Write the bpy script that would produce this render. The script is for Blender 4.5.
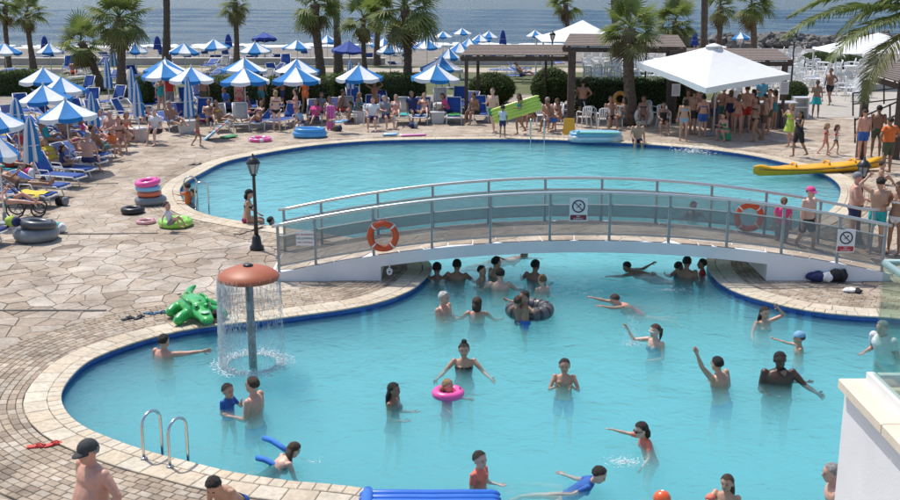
import bpy, bmesh, math, random
import numpy as np
from mathutils import Vector, Matrix, geometry
R = math.radians
for o in list(bpy.data.objects): bpy.data.objects.remove(o)
scene = bpy.context.scene
col = scene.collection
rng = random.Random(7)

# ------------------------------------------------------------------ camera
FPX = 1100.0; PITCH = math.atan(283/1100); CH = 6.5            # focal length in px of a 900 px wide frame, tilt, eye height
cam_d = bpy.data.cameras.new('camera'); cam_d.sensor_width = 36; cam_d.sensor_fit = 'HORIZONTAL'
cam_d.lens = FPX / 900 * 36; cam_d.clip_end = 6000; cam_d.clip_start = 0.1
cam = bpy.data.objects.new('camera', cam_d); col.objects.link(cam)
cam.location = (0, 0, CH); cam.rotation_euler = (math.pi/2 - PITCH, 0, 0)
scene.camera = cam
# ------------------------------------------------------------------ sky, sun, exposure
SUN_EL = R(62); SUN_AZ = R(-42)                    # azimuth from +Y (the sea), negative = to the left
sun_dir = Vector((math.sin(SUN_AZ)*math.cos(SUN_EL), math.cos(SUN_AZ)*math.cos(SUN_EL), math.sin(SUN_EL)))
w = bpy.data.worlds.new('World'); scene.world = w; w.use_nodes = True
nt = w.node_tree; nt.nodes.clear()
sky = nt.nodes.new('ShaderNodeTexSky'); sky.sky_type = 'NISHITA'; sky.sun_disc = False
sky.sun_elevation = SUN_EL; sky.sun_rotation = SUN_AZ; sky.dust_density = 1.6; sky.ozone_density = 1.2
bg = nt.nodes.new('ShaderNodeBackground'); bg.inputs['Strength'].default_value = 0.145
wo = nt.nodes.new('ShaderNodeOutputWorld')
nt.links.new(sky.outputs[0], bg.inputs[0]); nt.links.new(bg.outputs[0], wo.inputs[0])
sun_d = bpy.data.lights.new('sun', 'SUN'); sun_d.energy = 3.6; sun_d.angle = R(0.5); sun_d.color = (1.0, 0.95, 0.87)
sun = bpy.data.objects.new('sun', sun_d); col.objects.link(sun); sun.location = (-30, 60, 80)
sun.rotation_euler = (-sun_dir).to_track_quat('-Z', 'Y').to_euler()
scene.view_settings.view_transform = 'Standard'; scene.view_settings.look = 'None'
scene.view_settings.exposure = 0.13; scene.view_settings.gamma = 1.0
scene.render.engine = 'CYCLES'
scene.cycles.max_bounces = 10; scene.cycles.volume_bounces = 6; scene.cycles.transparent_max_bounces = 16
scene.cycles.caustics_reflective = False; scene.cycles.caustics_refractive = False
try: scene.cycles.use_denoising = True
except Exception: pass

# ------------------------------------------------------------------ photo to place
_c, _s = math.cos(PITCH), math.sin(PITCH)
def ray(x, y):
    u = (x-450)/FPX; v = -(y-250)/FPX
    return Vector((u, _c+v*_s, -_s+v*_c))
def at(x, y, z=0.0):
    d = ray(x, y); t = (z-CH)/d.z
    return Vector((d.x*t, d.y*t, z))
def atY(x, y, Y):
    d = ray(x, y); t = Y/d.y
    return Vector((d.x*t, Y, CH+d.z*t))
def px_of(X, Y, Z=0.0):
    dz = Z-CH; depth = Y*_c - dz*_s; up = Y*_s + dz*_c
    return 450+FPX*X/depth, 250-FPX*up/depth

# ------------------------------------------------------------------ materials
MATS = {}
def mat(name, c, rough=0.6, var=0.0, scale=6.0, bump=0.0, bscale=40.0, metal=0.0, spec=0.5, trans=0.0, alpha=None, c2=None, sss=0.0, coat=0.0):
    if name in MATS: return MATS[name]
    m = bpy.data.materials.new(name); m.use_nodes = True; MATS[name] = m
    n = m.node_tree.nodes; l = m.node_tree.links; p = n['Principled BSDF']
    p.inputs['Roughness'].default_value = rough; p.inputs['Metallic'].default_value = metal
    p.inputs['Specular IOR Level'].default_value = spec
    if coat: p.inputs['Coat Weight'].default_value = coat
    c = tuple(c)+(1,)
    p.inputs['Base Color'].default_value = c
    tc = n.new('ShaderNodeTexCoord')
    if var > 0 or c2:
        nz = n.new('ShaderNodeTexNoise'); nz.inputs['Scale'].default_value = scale; nz.inputs['Detail'].default_value = 5
        l.new(tc.outputs['Object'], nz.inputs['Vector'])
        mx = n.new('ShaderNodeMix'); mx.data_type = 'RGBA'
        a = [max(0, v*(1-var)) for v in c[:3]]+[1]; b = [min(1, v*(1+var)) for v in c[:3]]+[1]
        if c2: a = c; b = tuple(c2)+(1,)
        mr = n.new('ShaderNodeMapRange'); mr.inputs[1].default_value = .32; mr.inputs[2].default_value = .68
        l.new(nz.outputs[0], mr.inputs[0]); l.new(mr.outputs[0], mx.inputs[0])
        mx.inputs[6].default_value = a; mx.inputs[7].default_value = b
        l.new(mx.outputs[2], p.inputs['Base Color'])
    if bump > 0:
        nb = n.new('ShaderNodeTexNoise'); nb.inputs['Scale'].default_value = bscale; nb.inputs['Detail'].default_value = 4
        l.new(tc.outputs['Object'], nb.inputs['Vector'])
        bp = n.new('ShaderNodeBump'); bp.inputs['Strength'].default_value = bump; bp.inputs['Distance'].default_value = 0.02
        l.new(nb.outputs[0], bp.inputs['Height']); l.new(bp.outputs[0], p.inputs['Normal'])
    if trans > 0:                                   # thin see-through sheet
        out = n['Material Output']; ts = n.new('ShaderNodeBsdfTransparent'); ms = n.new('ShaderNodeMixShader')
        ts.inputs[0].default_value = (alpha or (1, 1, 1))+(1,)
        ms.inputs[0].default_value = trans
        l.new(p.outputs[0], ms.inputs[1]); l.new(ts.outputs[0], ms.inputs[2]); l.new(ms.outputs[0], out.inputs[0])
    return m
def mat_attr(name, dark, light, rough=0.85, bump=0.35, bscale=25, stain=0.25):
    """stone pieces: colour follows each piece's own tint, with grain, stains and relief"""
    m = bpy.data.materials.new(name); m.use_nodes = True; MATS[name] = m
    n = m.node_tree.nodes; l = m.node_tree.links; p = n['Principled BSDF']; p.inputs['Roughness'].default_value = rough
    p.inputs['Specular IOR Level'].default_value = 0.25
    at_ = n.new('ShaderNodeAttribute'); at_.attribute_name = 'tint'
    cr = n.new('ShaderNodeValToRGB'); cr.color_ramp.elements[0].color = tuple(dark)+(1,); cr.color_ramp.elements[1].color = tuple(light)+(1,)
    e = cr.color_ramp.elements.new(0.45); e.color = tuple((a*.35+b*.65)*k for a, b, k in zip(dark, light, (1.03, .97, .9)))+(1,)
    l.new(at_.outputs['Fac'], cr.inputs[0])
    g = n.new('ShaderNodeNewGeometry')
    nz = n.new('ShaderNodeTexNoise'); nz.inputs['Scale'].default_value = 1.3; nz.inputs['Detail'].default_value = 8; nz.inputs['Roughness'].default_value = .65
    l.new(g.outputs['Position'], nz.inputs['Vector'])
    mr = n.new('ShaderNodeMapRange'); mr.inputs[1].default_value = .3; mr.inputs[2].default_value = .7; mr.inputs[3].default_value = 1-stain; mr.inputs[4].default_value = 1+stain*.4
    l.new(nz.outputs[0], mr.inputs[0])
    nf = n.new('ShaderNodeTexNoise'); nf.inputs['Scale'].default_value = 14; nf.inputs['Detail'].default_value = 6
    l.new(g.outputs['Position'], nf.inputs['Vector'])
    m2 = n.new('ShaderNodeMapRange'); m2.inputs[1].default_value = .3; m2.inputs[2].default_value = .7; m2.inputs[3].default_value = .82; m2.inputs[4].default_value = 1.12
    l.new(nf.outputs[0], m2.inputs[0])
    mu = n.new('ShaderNodeMath'); mu.operation = 'MULTIPLY'; l.new(mr.outputs[0], mu.inputs[0]); l.new(m2.outputs[0], mu.inputs[1])
    nl_ = n.new('ShaderNodeTexNoise'); nl_.inputs['Scale'].default_value = .33; nl_.inputs['Detail'].default_value = 7; nl_.inputs['Roughness'].default_value = .6; nl_.inputs['Distortion'].default_value = .4
    l.new(g.outputs['Position'], nl_.inputs['Vector'])
    m3 = n.new('ShaderNodeMapRange'); m3.inputs[1].default_value = .48; m3.inputs[2].default_value = .66; m3.inputs[3].default_value = 0; m3.inputs[4].default_value = stain*1.5
    l.new(nl_.outputs[0], m3.inputs[0])
    dm = n.new('ShaderNodeMix'); dm.data_type = 'RGBA'; dm.inputs[7].default_value = (.26, .195, .15, 1); l.new(m3.outputs[0], dm.inputs[0]); l.new(cr.outputs[0], dm.inputs[6])
    vm = n.new('ShaderNodeVectorMath'); vm.operation = 'SCALE'; l.new(dm.outputs[2], vm.inputs[0]); l.new(mu.outputs[0], vm.inputs['Scale'])
    l.new(vm.outputs[0], p.inputs['Base Color'])
    bp = n.new('ShaderNodeBump'); bp.inputs['Strength'].default_value = bump; bp.inputs['Distance'].default_value = .02
    nb = n.new('ShaderNodeTexNoise'); nb.inputs['Scale'].default_value = bscale; l.new(g.outputs['Position'], nb.inputs['Vector'])
    l.new(nb.outputs[0], bp.inputs['Height']); l.new(bp.outputs[0], p.inputs['Normal'])
    return m

M_STONE = mat_attr('crazy_paving_stone', (.27, .21, .165), (.58, .51, .43), stain=.38)
M_BRICK = mat_attr('ring_paver', (.33, .26, .20), (.55, .48, .39), stain=.36)
M_COPE = mat_attr('coping_stone', (.50, .425, .325), (.665, .595, .48), stain=.16, bump=.2)
M_MORTAR = mat('mortar', (.33, .275, .22), .9, .25, 3.0, .4, 30)
M_WHITEPAINT = mat('white_render', (.80, .805, .82), .75, .06, 1.4, .10, 40)
M_CREAM = mat('cream_cap_stone', (.72, .64, .52), .7, .08, 5, .15, 50)
M_STEEL = mat('stainless_steel', (.62, .63, .63), .22, metal=1.0)
M_GREYMETAL = mat('painted_grey_metal', (.30, .34, .35), .45, .05, 8, spec=.4)
M_RAIL = mat('handrail_metal', (.60, .62, .62), .3, .04, 8, metal=.6)
M_MESH = mat('perforated_metal_sheet', (.17, .19, .195), .5, .08, 6, trans=.34)
M_BLACKMETAL = mat('black_cast_iron', (.02, .022, .025), .4, .1, 12, spec=.5)
M_WOODDARK = mat('dark_stained_timber', (.085, .058, .044), .7, .25, 5, .3, 20)
M_SHINGLE = mat('brown_roof_shingle', (.21, .165, .14), .85, .2, 9, .4, 30)
M_PLASTIC = mat('white_resin', (.78, .79, .80), .4, .04, 5)
M_CANVAS = mat('white_canvas', (.82, .82, .81), .85, .03, 4, .15, 12)
M_UBLUE = mat('parasol_blue', (.012, .19, .50), .8, .08, 5, .2, 20)
M_UWHITE = mat('parasol_white', (.80, .81, .82), .8, .04, 5, .2, 20)
M_UPLAIN = mat('parasol_royal_blue', (.03, .07, .33), .8, .1, 5, .2, 20)
M_POLE = mat('white_pole', (.70, .71, .72), .4)
M_SLING = mat('blue_sling_fabric', (.018, .075, .31), .75, .15, 6, .2, 60)
M_SLINGD = mat('dark_blue_cushion', (.012, .035, .17), .8, .12, 6, .2, 40)
M_BLACKRUB = mat('black_rubber', (.018, .018, .02), .35, .15, 6)
M_GREYRUB = mat('grey_vinyl', (.20, .22, .24), .35, .1, 5, coat=.3)
M_TRUNK = mat('palm_bark', (.13, .095, .07), .95, .35, 9, .8, 18)
def vinyl(name, c): return mat('vinyl_'+name, c, .28, .05, 4, coat=.4)

# ------------------------------------------------------------------ object helpers
def tag(o, label=None, cat=None, group=None, kind=None):
    if label: o['label'] = label
    if cat: o['category'] = cat
    if group: o['group'] = group
    if kind: o['kind'] = kind
    return o
def raw(name, me, parent=None, loc=None, rz=0.0):
    o = bpy.data.objects.new(name, me); col.objects.link(o)
    if parent: o.parent = parent
    if loc is not None: o.location = loc
    if rz: o.rotation_euler = (0, 0, rz)
    return o
def thing(name, label, cat, loc=(0, 0, 0), rz=0.0, group=None):
    return tag(raw(name, None, None, loc, rz), label, cat, group)
def mk(name, V, Fc, m, smooth=False, fm=None):
    me = bpy.data.meshes.new(name)
    me.from_pydata([tuple(v) for v in V], [], Fc)
    for x in (m if isinstance(m, (list, tuple)) else [m]): me.materials.append(x)
    if smooth: me.polygons.foreach_set('use_smooth', [True]*len(me.polygons))
    if fm is not None: me.polygons.foreach_set('material_index', fm)
    me.update()
    return me
def tint(me, vals):
    a = me.attributes.new('tint', 'FLOAT', 'FACE'); a.data.foreach_set('value', vals)
def copy_tree(o, parent=None):
    c = o.copy(); col.objects.link(c); c.parent = parent
    for ch in o.children:
        copy_tree(ch, c)
    return c
ORD = ['first', 'second', 'third', 'fourth', 'fifth', 'sixth', 'seventh', 'eighth', 'ninth', 'tenth', 'eleventh', 'twelfth', 'thirteenth', 'fourteenth', 'fifteenth', 'sixteenth', 'seventeenth', 'eighteenth', 'nineteenth', 'twentieth',
       'twenty-first', 'twenty-second', 'twenty-third', 'twenty-fourth', 'twenty-fifth', 'twenty-sixth', 'twenty-seventh', 'twenty-eighth', 'twenty-ninth', 'thirtieth']

class MB:
    """collects shapes into one mesh"""
    def __init__(s): s.V = []; s.F = []; s.M = []; s.mi = 0
    def add(s, V, F):
        b = len(s.V); s.V += [Vector(v) for v in V]; s.F += [tuple(i+b for i in f) for f in F]; s.M += [s.mi]*len(F); return s
    def box(s, c, d, rz=0.0, bev=0.0):
        x, y, z = d[0]/2, d[1]/2, d[2]/2
        if bev <= 0:
            V = [(sx*x, sy*y, sz*z) for sz in (-1, 1) for sx, sy in ((-1, -1), (1, -1), (1, 1), (-1, 1))]
            F = [(0, 3, 2, 1), (4, 5, 6, 7), (0, 1, 5, 4), (1, 2, 6, 5), (2, 3, 7, 6), (3, 0, 4, 7)]
        else:
            b = min(bev, x*.9, y*.9, z*.9); V = []; F = []
            for zz, i in ((-z, b), (-z+b, 0), (z-b, 0), (z, b)):
                xx, yy = x-i, y-i
                V += [(-xx+b, -yy, zz), (xx-b, -yy, zz), (xx, -yy+b, zz), (xx, yy-b, zz), (xx-b, yy, zz), (-xx+b, yy, zz), (-xx, yy-b, zz), (-xx, -yy+b, zz)]
            for k in range(3):
                for i in range(8): F.append((k*8+i, k*8+(i+1) % 8, k*8+8+(i+1) % 8, k*8+8+i))
            F.append(tuple(range(7, -1, -1))); F.append(tuple(range(24, 32)))
        m = Matrix.Translation(c) @ Matrix.Rotation(rz, 4, 'Z')
        return s.add([m @ Vector(v) for v in V], F)
    def obox(s, a, b, w, h, up=(0, 0, 1)):
        """bar of width w, height h from a to b"""
        a, b = Vector(a), Vector(b); d = (b-a).normalized(); up = Vector(up)
        r = d.cross(up)
        if r.length < 1e-4: r = d.cross(Vector((0, 1, 0)))
        r.normalize(); u = r.cross(d)
        V = []
        for p in (a, b):
            for i, j in ((-1, -1), (1, -1), (1, 1), (-1, 1)): V.append(p + r*(i*w/2) + u*(j*h/2))
        return s.add(V, [(3, 2, 1, 0), (4, 5, 6, 7), (0, 1, 5, 4), (1, 2, 6, 5), (2, 3, 7, 6), (3, 0, 4, 7)])
    def tube(s, pts, r, n=8, ry=None, side=None, cap=True):
        """tube through pts with radius r (number or list), ry the second radius, side the lateral axis"""
        pts = [Vector(p) for p in pts]; k = len(pts)
        rx = r if isinstance(r, (list, tuple)) else [r]*k
        ry = rx if ry is None else (ry if isinstance(ry, (list, tuple)) else [ry]*k)
        V = []; F = []; prev = Vector(side) if side is not None else None
        for i, p in enumerate(pts):
            d = (pts[min(i+1, k-1)]-pts[max(i-1, 0)])
            d = d.normalized() if d.length > 1e-9 else Vector((0, 0, 1))
            a = prev if prev is not None else (Vector((1, 0, 0)) if abs(d.x) < .9 else Vector((0, 1, 0)))
            a = a - d*a.dot(d)
            a = a.normalized() if a.length > 1e-6 else d.orthogonal().normalized()
            b = d.cross(a); prev = a
            for j in range(n):
                t = 2*math.pi*j/n; V.append(p + a*(math.cos(t)*rx[i]) + b*(math.sin(t)*ry[i]))
        for i in range(k-1):
            for j in range(n): F.append((i*n+j, i*n+(j+1) % n, (i+1)*n+(j+1) % n, (i+1)*n+j))
        if cap: F.append(tuple(range(n-1, -1, -1))); F.append(tuple((k-1)*n+j for j in range(n)))
        return s.add(V, F)
    def ell(s, c, r, n=12, m=8, rot=None):
        c = Vector(c); V = []; F = []
        rr = (r, r, r) if isinstance(r, (int, float)) else r
        V.append(Vector((0, 0, -rr[2])))
        for i in range(1, m):
            a = -math.pi/2 + math.pi*i/m
            for j in range(n):
                t = 2*math.pi*j/n; V.append(Vector((rr[0]*math.cos(a)*math.cos(t), rr[1]*math.cos(a)*math.sin(t), rr[2]*math.sin(a))))
        V.append(Vector((0, 0, rr[2])))
        for j in range(n): F.append((0, 1+(j+1) % n, 1+j))
        for i in range(m-2):
            for j in range(n): F.append((1+i*n+j, 1+i*n+(j+1) % n, 1+(i+1)*n+(j+1) % n, 1+(i+1)*n+j))
        L = len(V)-1
        for j in range(n): F.append((L, 1+(m-2)*n+j, 1+(m-2)*n+(j+1) % n))
        if rot is not None: V = [rot @ v for v in V]
        return s.add([v+c for v in V], F)
    def torus(s, c, Rr, r, n=28, m=10, rot=None, sq=1.0):
        V = []; F = []; c = Vector(c)
        for i in range(n):
            a = 2*math.pi*i/n
            for j in range(m):
                b = 2*math.pi*j/m; q = Rr + r*math.cos(b)
                v = Vector((q*math.cos(a), q*math.sin(a), r*math.sin(b)*sq)); V.append((rot @ v if rot is not None else v)+c)
        for i in range(n):
            for j in range(m): F.append((i*m+j, ((i+1) % n)*m+j, ((i+1) % n)*m+(j+1) % m, i*m+(j+1) % m))
        return s.add(V, F)
    def lathe(s, prof, n=16, c=(0, 0, 0)):
        V = []; F = []; k = len(prof); c = Vector(c)
        for r, z in prof:
            for j in range(n):
                t = 2*math.pi*j/n; V.append(Vector((r*math.cos(t), r*math.sin(t), z))+c)
        for i in range(k-1):
            for j in range(n): F.append((i*n+j, i*n+(j+1) % n, (i+1)*n+(j+1) % n, (i+1)*n+j))
        F.append(tuple(range(n-1, -1, -1))); F.append(tuple((k-1)*n+j for j in range(n)))
        return s.add(V, F)
    def prism(s, poly, z0, z1):
        n = len(poly); V = [(p[0], p[1], z0) for p in poly]+[(p[0], p[1], z1) for p in poly]
        F = [tuple(range(n-1, -1, -1)), tuple(range(n, 2*n))]+[(i, (i+1) % n, n+(i+1) % n, n+i) for i in range(n)]
        return s.add(V, F)
    def mesh(s, name, m, smooth=False):
        multi = isinstance(m, (list, tuple))
        return mk(name, s.V, s.F, m, smooth, s.M if multi else None)
    def build(s, name, m, parent=None, smooth=False, loc=None, rz=0.0):
        return raw(name, s.mesh(name, m, smooth), parent, loc, rz)
# ================================================================== the pool outline (traced on the deck plane)
WDENS = 0.78; WATER_Z = -0.075; FLOOR_Z = -1.3
PX = [(262,226),(237,222),(207,216),(187,207),(179,195),(182,185),(200,174),(225,162),(262,154),(300,147.5),(337,143.5),(375,141),(412,140),(450,139.5),(487,139.3),(525,139.5),(562,140.5),(600,142),(650,145),(700,149),(750,155.5),(785,163),(812,170),(830,177),(841,187),(840,200),(830,212),(800,228),(755,243),(715,254),
      (707,263),(717,280),(731,290),(752,298),(800,310),(850,316),(895,319)]
PXL = [(362,491),(297,485),(275,482),(225,474),(187,464),(150,455),(112,442),(82,429),(65,415),(59,402),(60,392),(70,377),(87,362),(112,351),(150,338.5),(200,328),(262,321),(300,316),(337,311),(375,304),(408,292),(424,279),(431,268),(420,257),(390,247),(350,239),(305,232)]
ctrl = [at(*p) for p in PX] + [Vector((11.6, 18.8, 0)), Vector((12.4, 16.0, 0)), Vector((11.0, 13.0, 0)), Vector((7.5, 11.4, 0)), Vector((3.0, 11.5, 0)), Vector((.3, 12.2, 0))] + [at(*p) for p in PXL]
def catmull(c, step=0.12):
    n = len(c); out = []
    for i in range(n):
        p0, p1, p2, p3 = c[i-1], c[i], c[(i+1) % n], c[(i+2) % n]
        k = max(2, int((p2-p1).length/step))
        for j in range(k):
            t = j/k
            out.append(0.5*((2*p1)+(p2-p0)*t+(2*p0-5*p1+4*p2-p3)*t*t+(3*p1-p0-3*p2+p3)*t**3))
    return out
def resample(pts, step):
    P = np.array([(p[0], p[1]) for p in pts]); P = np.vstack([P, P[:1]])
    L = np.concatenate([[0], np.cumsum(np.hypot(*np.diff(P, axis=0).T))]); n = int(L[-1]/step)
    t = np.linspace(0, L[-1], n, endpoint=False)
    return np.stack([np.interp(t, L, P[:, 0]), np.interp(t, L, P[:, 1])], 1)
OUT = resample(catmull(ctrl), 0.10)
for _ in range(6): OUT = .5*OUT + .25*(np.roll(OUT, 1, 0)+np.roll(OUT, -1, 0))
area = 0.5*np.sum(OUT[:, 0]*np.roll(OUT[:, 1], -1)-np.roll(OUT[:, 0], -1)*OUT[:, 1])
if area < 0: OUT = OUT[::-1].copy()                      # counter-clockwise: outward is to the right
T = np.roll(OUT, -1, 0)-np.roll(OUT, 1, 0); T /= np.linalg.norm(T, axis=1)[:, None]
NRM = np.stack([T[:, 1], -T[:, 0]], 1)
for _ in range(8):
    NRM = .5*NRM+.25*(np.roll(NRM, 1, 0)+np.roll(NRM, -1, 0)); NRM /= np.linalg.norm(NRM, axis=1)[:, None]
def dist_out(P):
    """distance to the outline and the nearest index"""
    P = np.atleast_2d(P); d = np.full(len(P), 1e9); k = np.zeros(len(P), int)
    for a in range(0, len(P), 400):
        D = np.hypot(P[a:a+400, None, 0]-OUT[None, :, 0], P[a:a+400, None, 1]-OUT[None, :, 1])
        k[a:a+400] = D.argmin(1); d[a:a+400] = D.min(1)
    return d, k
def inside(P):
    P = np.atleast_2d(P); c = np.zeros(len(P), bool); A = OUT; B = np.roll(OUT, -1, 0)
    for i in range(len(A)):
        cond = ((A[i, 1] > P[:, 1]) != (B[i, 1] > P[:, 1]))
        with np.errstate(divide='ignore', invalid='ignore'):
            c ^= cond & (P[:, 0] < (B[i, 0]-A[i, 0])*(P[:, 1]-A[i, 1])/(B[i, 1]-A[i, 1]+1e-12)+A[i, 0])
    return c
def fill(name, loops, z, m):
    """flat sheet from an outer loop and holes"""
    tris = geometry.tessellate_polygon([[Vector((p[0], p[1], 0)) for p in lp] for lp in loops])
    V = [(p[0], p[1], z) for lp in loops for p in lp]
    F = []
    for t in tris:
        a, b, c = (Vector(V[i]) for i in t)
        F.append(t if (b-a).cross(c-a).z > 0 else (t[0], t[2], t[1]))
    return raw(name, mk(name, V, F, m))

# ------------------------------------------------------------------ ground
DECK_Y = 50.5
coarse = OUT[::3]
g = fill('deck_ground', [[(-60, -12), (70, -12), (70, DECK_Y), (-60, DECK_Y)], [tuple(p) for p in coarse]], -0.022, M_MORTAR)
tag(g, kind='structure')
lawn_m = mat('lawn_grass', (.07, .095, .032), .95, c2=(.135, .14, .06), scale=.9, bump=.6, bscale=15)
sand_m = mat('sandy_paving', (.29, .25, .205), .95, .18, .8, .4, 18)
tag(raw('path', MB().box((-16, 54.2, -.012), (46, 7.4, .05)).mesh('path', sand_m)), kind='structure')
tag(raw('terrace_ground', MB().box((26, 62, -.010), (23, 26, .05)).mesh('terrace_ground', mat('pale_terrace', (.42, .385, .34), .9, .12, 1.2, .3, 20))), kind='structure')
lawn = tag(raw('lawn', MB().box((5, 63, -.25), (150, 25, .5)).mesh('lawn', lawn_m)), kind='structure')
path_m = mat('sandy_path', (.42, .36, .29), .95, .2, 1.5, .4, 20)
tag(raw('path', MB().box((5, 72.2, -.006), (150, 3.2, .04)).mesh('path', path_m)), kind='structure')
for i, (x0, x1) in enumerate(((-60, -4.5), (-1.0, 7.2))):
    tag(raw('promenade_wall', MB().box(((x0+x1)/2, 77.0, .02), (x1-x0, .5, .66)).box(((x0+x1)/2, 77.0, .38), (x1-x0+.1, .62, .08)).mesh('promenade_wall', mat('pale_concrete', (.55, .52, .47), .85, .12, 2, .3, 20))),
        ['long pale low promenade wall between lawn and beach on the left', 'short pale low promenade wall behind the middle hedges'][i], 'wall')
# terrain: lawn level, then beach falling to the sea, then far sea bed
prof = [(75.4, -.02), (77.0, -.05), (78.5, -.7), (98, -1.2), (118, -1.85), (130, -2.5), (150, -3.2), (400, -6)]
V = []; F = []
for i, (y, z) in enumerate(prof): V += [(-150, y, z), (170, y, z)]
for i in range(len(prof)-1): F.append((2*i, 2*i+1, 2*i+3, 2*i+2))
tag(raw('beach', mk('beach', V, F, mat('pebble_sand', (.27, .235, .195), .95, c2=(.17, .15, .135), scale=.8, bump=.7, bscale=14))), kind='structure')
V = []
# sea: gently heaving grid
sea_m = bpy.data.materials.new('sea_water'); sea_m.use_nodes = True
n = sea_m.node_tree.nodes; l = sea_m.node_tree.links; p = n['Principled BSDF']
p.inputs['Base Color'].default_value = (.016, .062, .118, 1); p.inputs['Roughness'].default_value = .18; p.inputs['Specular IOR Level'].default_value = .24; p.inputs['IOR'].default_value = 1.33
gm = n.new('ShaderNodeNewGeometry'); mp = n.new('ShaderNodeMapping'); mp.inputs['Scale'].default_value = (.22, .55, 1)
l.new(gm.outputs['Position'], mp.inputs[0])
nz = n.new('ShaderNodeTexNoise'); nz.inputs['Scale'].default_value = 1.0; nz.inputs['Detail'].default_value = 7; nz.inputs['Roughness'].default_value = .62
l.new(mp.outputs[0], nz.inputs['Vector'])
bp = n.new('ShaderNodeBump'); bp.inputs['Strength'].default_value = 1.0; bp.inputs['Distance'].default_value = .9
l.new(nz.outputs[0], bp.inputs['Height']); l.new(bp.outputs[0], p.inputs['Normal'])
def grid(name, xs, ys, zf, m, smooth=True):
    V = [(x, y, zf(x, y)) for y in ys for x in xs]; nx = len(xs)
    F = [(j*nx+i, j*nx+i+1, (j+1)*nx+i+1, (j+1)*nx+i) for j in range(len(ys)-1) for i in range(nx-1)]
    return raw(name, mk(name, V, F, m, smooth))
def seaz(x, y):
    a = min(1, max(0, (y-113)/25)); q = .16*math.sin(y*.42+1.3*math.sin(x*.045+.4)+.6*math.sin(x*.013)) + .09*math.sin(y*.83+x*.11+2*math.sin(x*.03)) + .06*math.sin(x*.5+y*.37)
    return -1.95 + q*a
ys = list(np.arange(113, 230, 1.2))+list(np.geomspace(231, 4200, 30))
tag(grid('sea', list(np.linspace(-200, 220, 150)), ys, seaz, sea_m), kind='structure')
for xs_, xe in ((-4200, -200), (220, 4200)):
    tag(grid('sea', [xs_, xe], [113, 4200], lambda x, y: -2.02, sea_m), kind='structure')
# surf: broken lines of foam lying on the waves
foam_m = mat('sea_foam', (.80, .82, .83), .9, .08, 1.0, .8, 6)
def surf(y0, x0, x1, wd, seed):
    r = random.Random(seed); mb = MB(); x = x0
    while x < x1:
        L = r.uniform(2.5, 10); y = y0+1.6*math.sin(x*.06+seed)+.7*math.sin(x*.23+seed*2); h = wd*r.uniform(.35, 1.1)
        k = 10; top = []; bot = []
        for i in range(k+1):
            t = i/k; xx = x+L*t; yy = y+.5*math.sin(xx*.8+seed)+r.uniform(-.12, .12); e = math.sin(math.pi*t)**.5*h+.03
            top.append((xx, yy+e, seaz(xx, yy+e)+.05)); bot.append((xx, yy-e, seaz(xx, yy-e)+.05))
        mid = [((a[0]+b[0])/2, (a[1]+b[1])/2, max(a[2], b[2])+.10+.12*r.random()) for a, b in zip(top, bot)]
        F = []
        for i in range(k): F += [(i, i+1, k+1+i+1, k+1+i), (k+1+i, k+1+i+1, 2*k+2+i+1, 2*k+2+i)]
        mb.add(bot+mid+top, F); x += L*r.uniform(.55, 1.5)
    tag(mb.build('surf_foam', foam_m, None, True), kind='stuff')
surf(123.5, -75, 30, 1.0, 1); surf(120.5, -75, 75, .45, 2); 

# ------------------------------------------------------------------ pool shell and water
floor_m = bpy.data.materials.new('pool_floor_render'); floor_m.use_nodes = True
n = floor_m.node_tree.nodes; l = floor_m.node_tree.links; p = n['Principled BSDF']; p.inputs['Roughness'].default_value = .7
gm = n.new('ShaderNodeNewGeometry'); nz = n.new('ShaderNodeTexNoise'); nz.inputs['Scale'].default_value = .5; nz.inputs['Detail'].default_value = 6
l.new(gm.outputs['Position'], nz.inputs['Vector'])
cr = n.new('ShaderNodeValToRGB'); cr.color_ramp.elements[0].position = .35; cr.color_ramp.elements[1].position = .7
cr.color_ramp.elements[0].color = (.30, .80, .93, 1); cr.color_ramp.elements[1].color = (.38, .88, .96, 1)
l.new(nz.outputs[0], cr.inputs[0]); l.new(cr.outputs[0], p.inputs['Base Color'])
pf = fill('pool_floor', [[tuple(q) for q in coarse]], FLOOR_Z, floor_m); tag(pf, kind='structure')
tile_m = bpy.data.materials.new('pool_tile_blue'); tile_m.use_nodes = True
n = tile_m.node_tree.nodes; l = tile_m.node_tree.links; p = n['Principled BSDF']; p.inputs['Roughness'].default_value = .25
uv = n.new('ShaderNodeUVMap'); bk = n.new('ShaderNodeTexBrick'); bk.offset = 0; bk.inputs['Scale'].default_value = 1
bk.inputs['Brick Width'].default_value = .1; bk.inputs['Row Height'].default_value = .1; bk.inputs['Mortar Size'].default_value = .006
bk.inputs['Color1'].default_value = (.02, .07, .36, 1); bk.inputs['Color2'].default_value = (.035, .12, .45, 1); bk.inputs['Mortar'].default_value = (.04, .10, .36, 1)
l.new(uv.outputs[0], bk.inputs['Vector']); l.new(bk.outputs[0], p.inputs['Base Color'])
def wall_strip(name, z0, z1, m, off=0.0):
    n_ = len(OUT); V = [(OUT[i, 0]+NRM[i, 0]*off, OUT[i, 1]+NRM[i, 1]*off, z) for z in (z0, z1) for i in range(n_)]
    F = [(i, n_+i, n_+(i+1) % n_, (i+1) % n_) for i in range(n_)]
    me = mk(name, V, F, m, True); uvl = me.uv_layers.new(name='UVMap')
    for k, pl in enumerate(me.polygons):
        i = k; q = [(i*.1, z0), (i*.1, z1), (i*.1+.1, z1), (i*.1+.1, z0)]
        for li, c in zip(pl.loop_indices, q): uvl.data[li].uv = c
    return raw(name, me)
tag(wall_strip('pool_wall_tile', -.20, .0, tile_m), kind='structure')
tag(wall_strip('pool_wall', FLOOR_Z-.02, -.20, floor_m), kind='structure')
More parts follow.
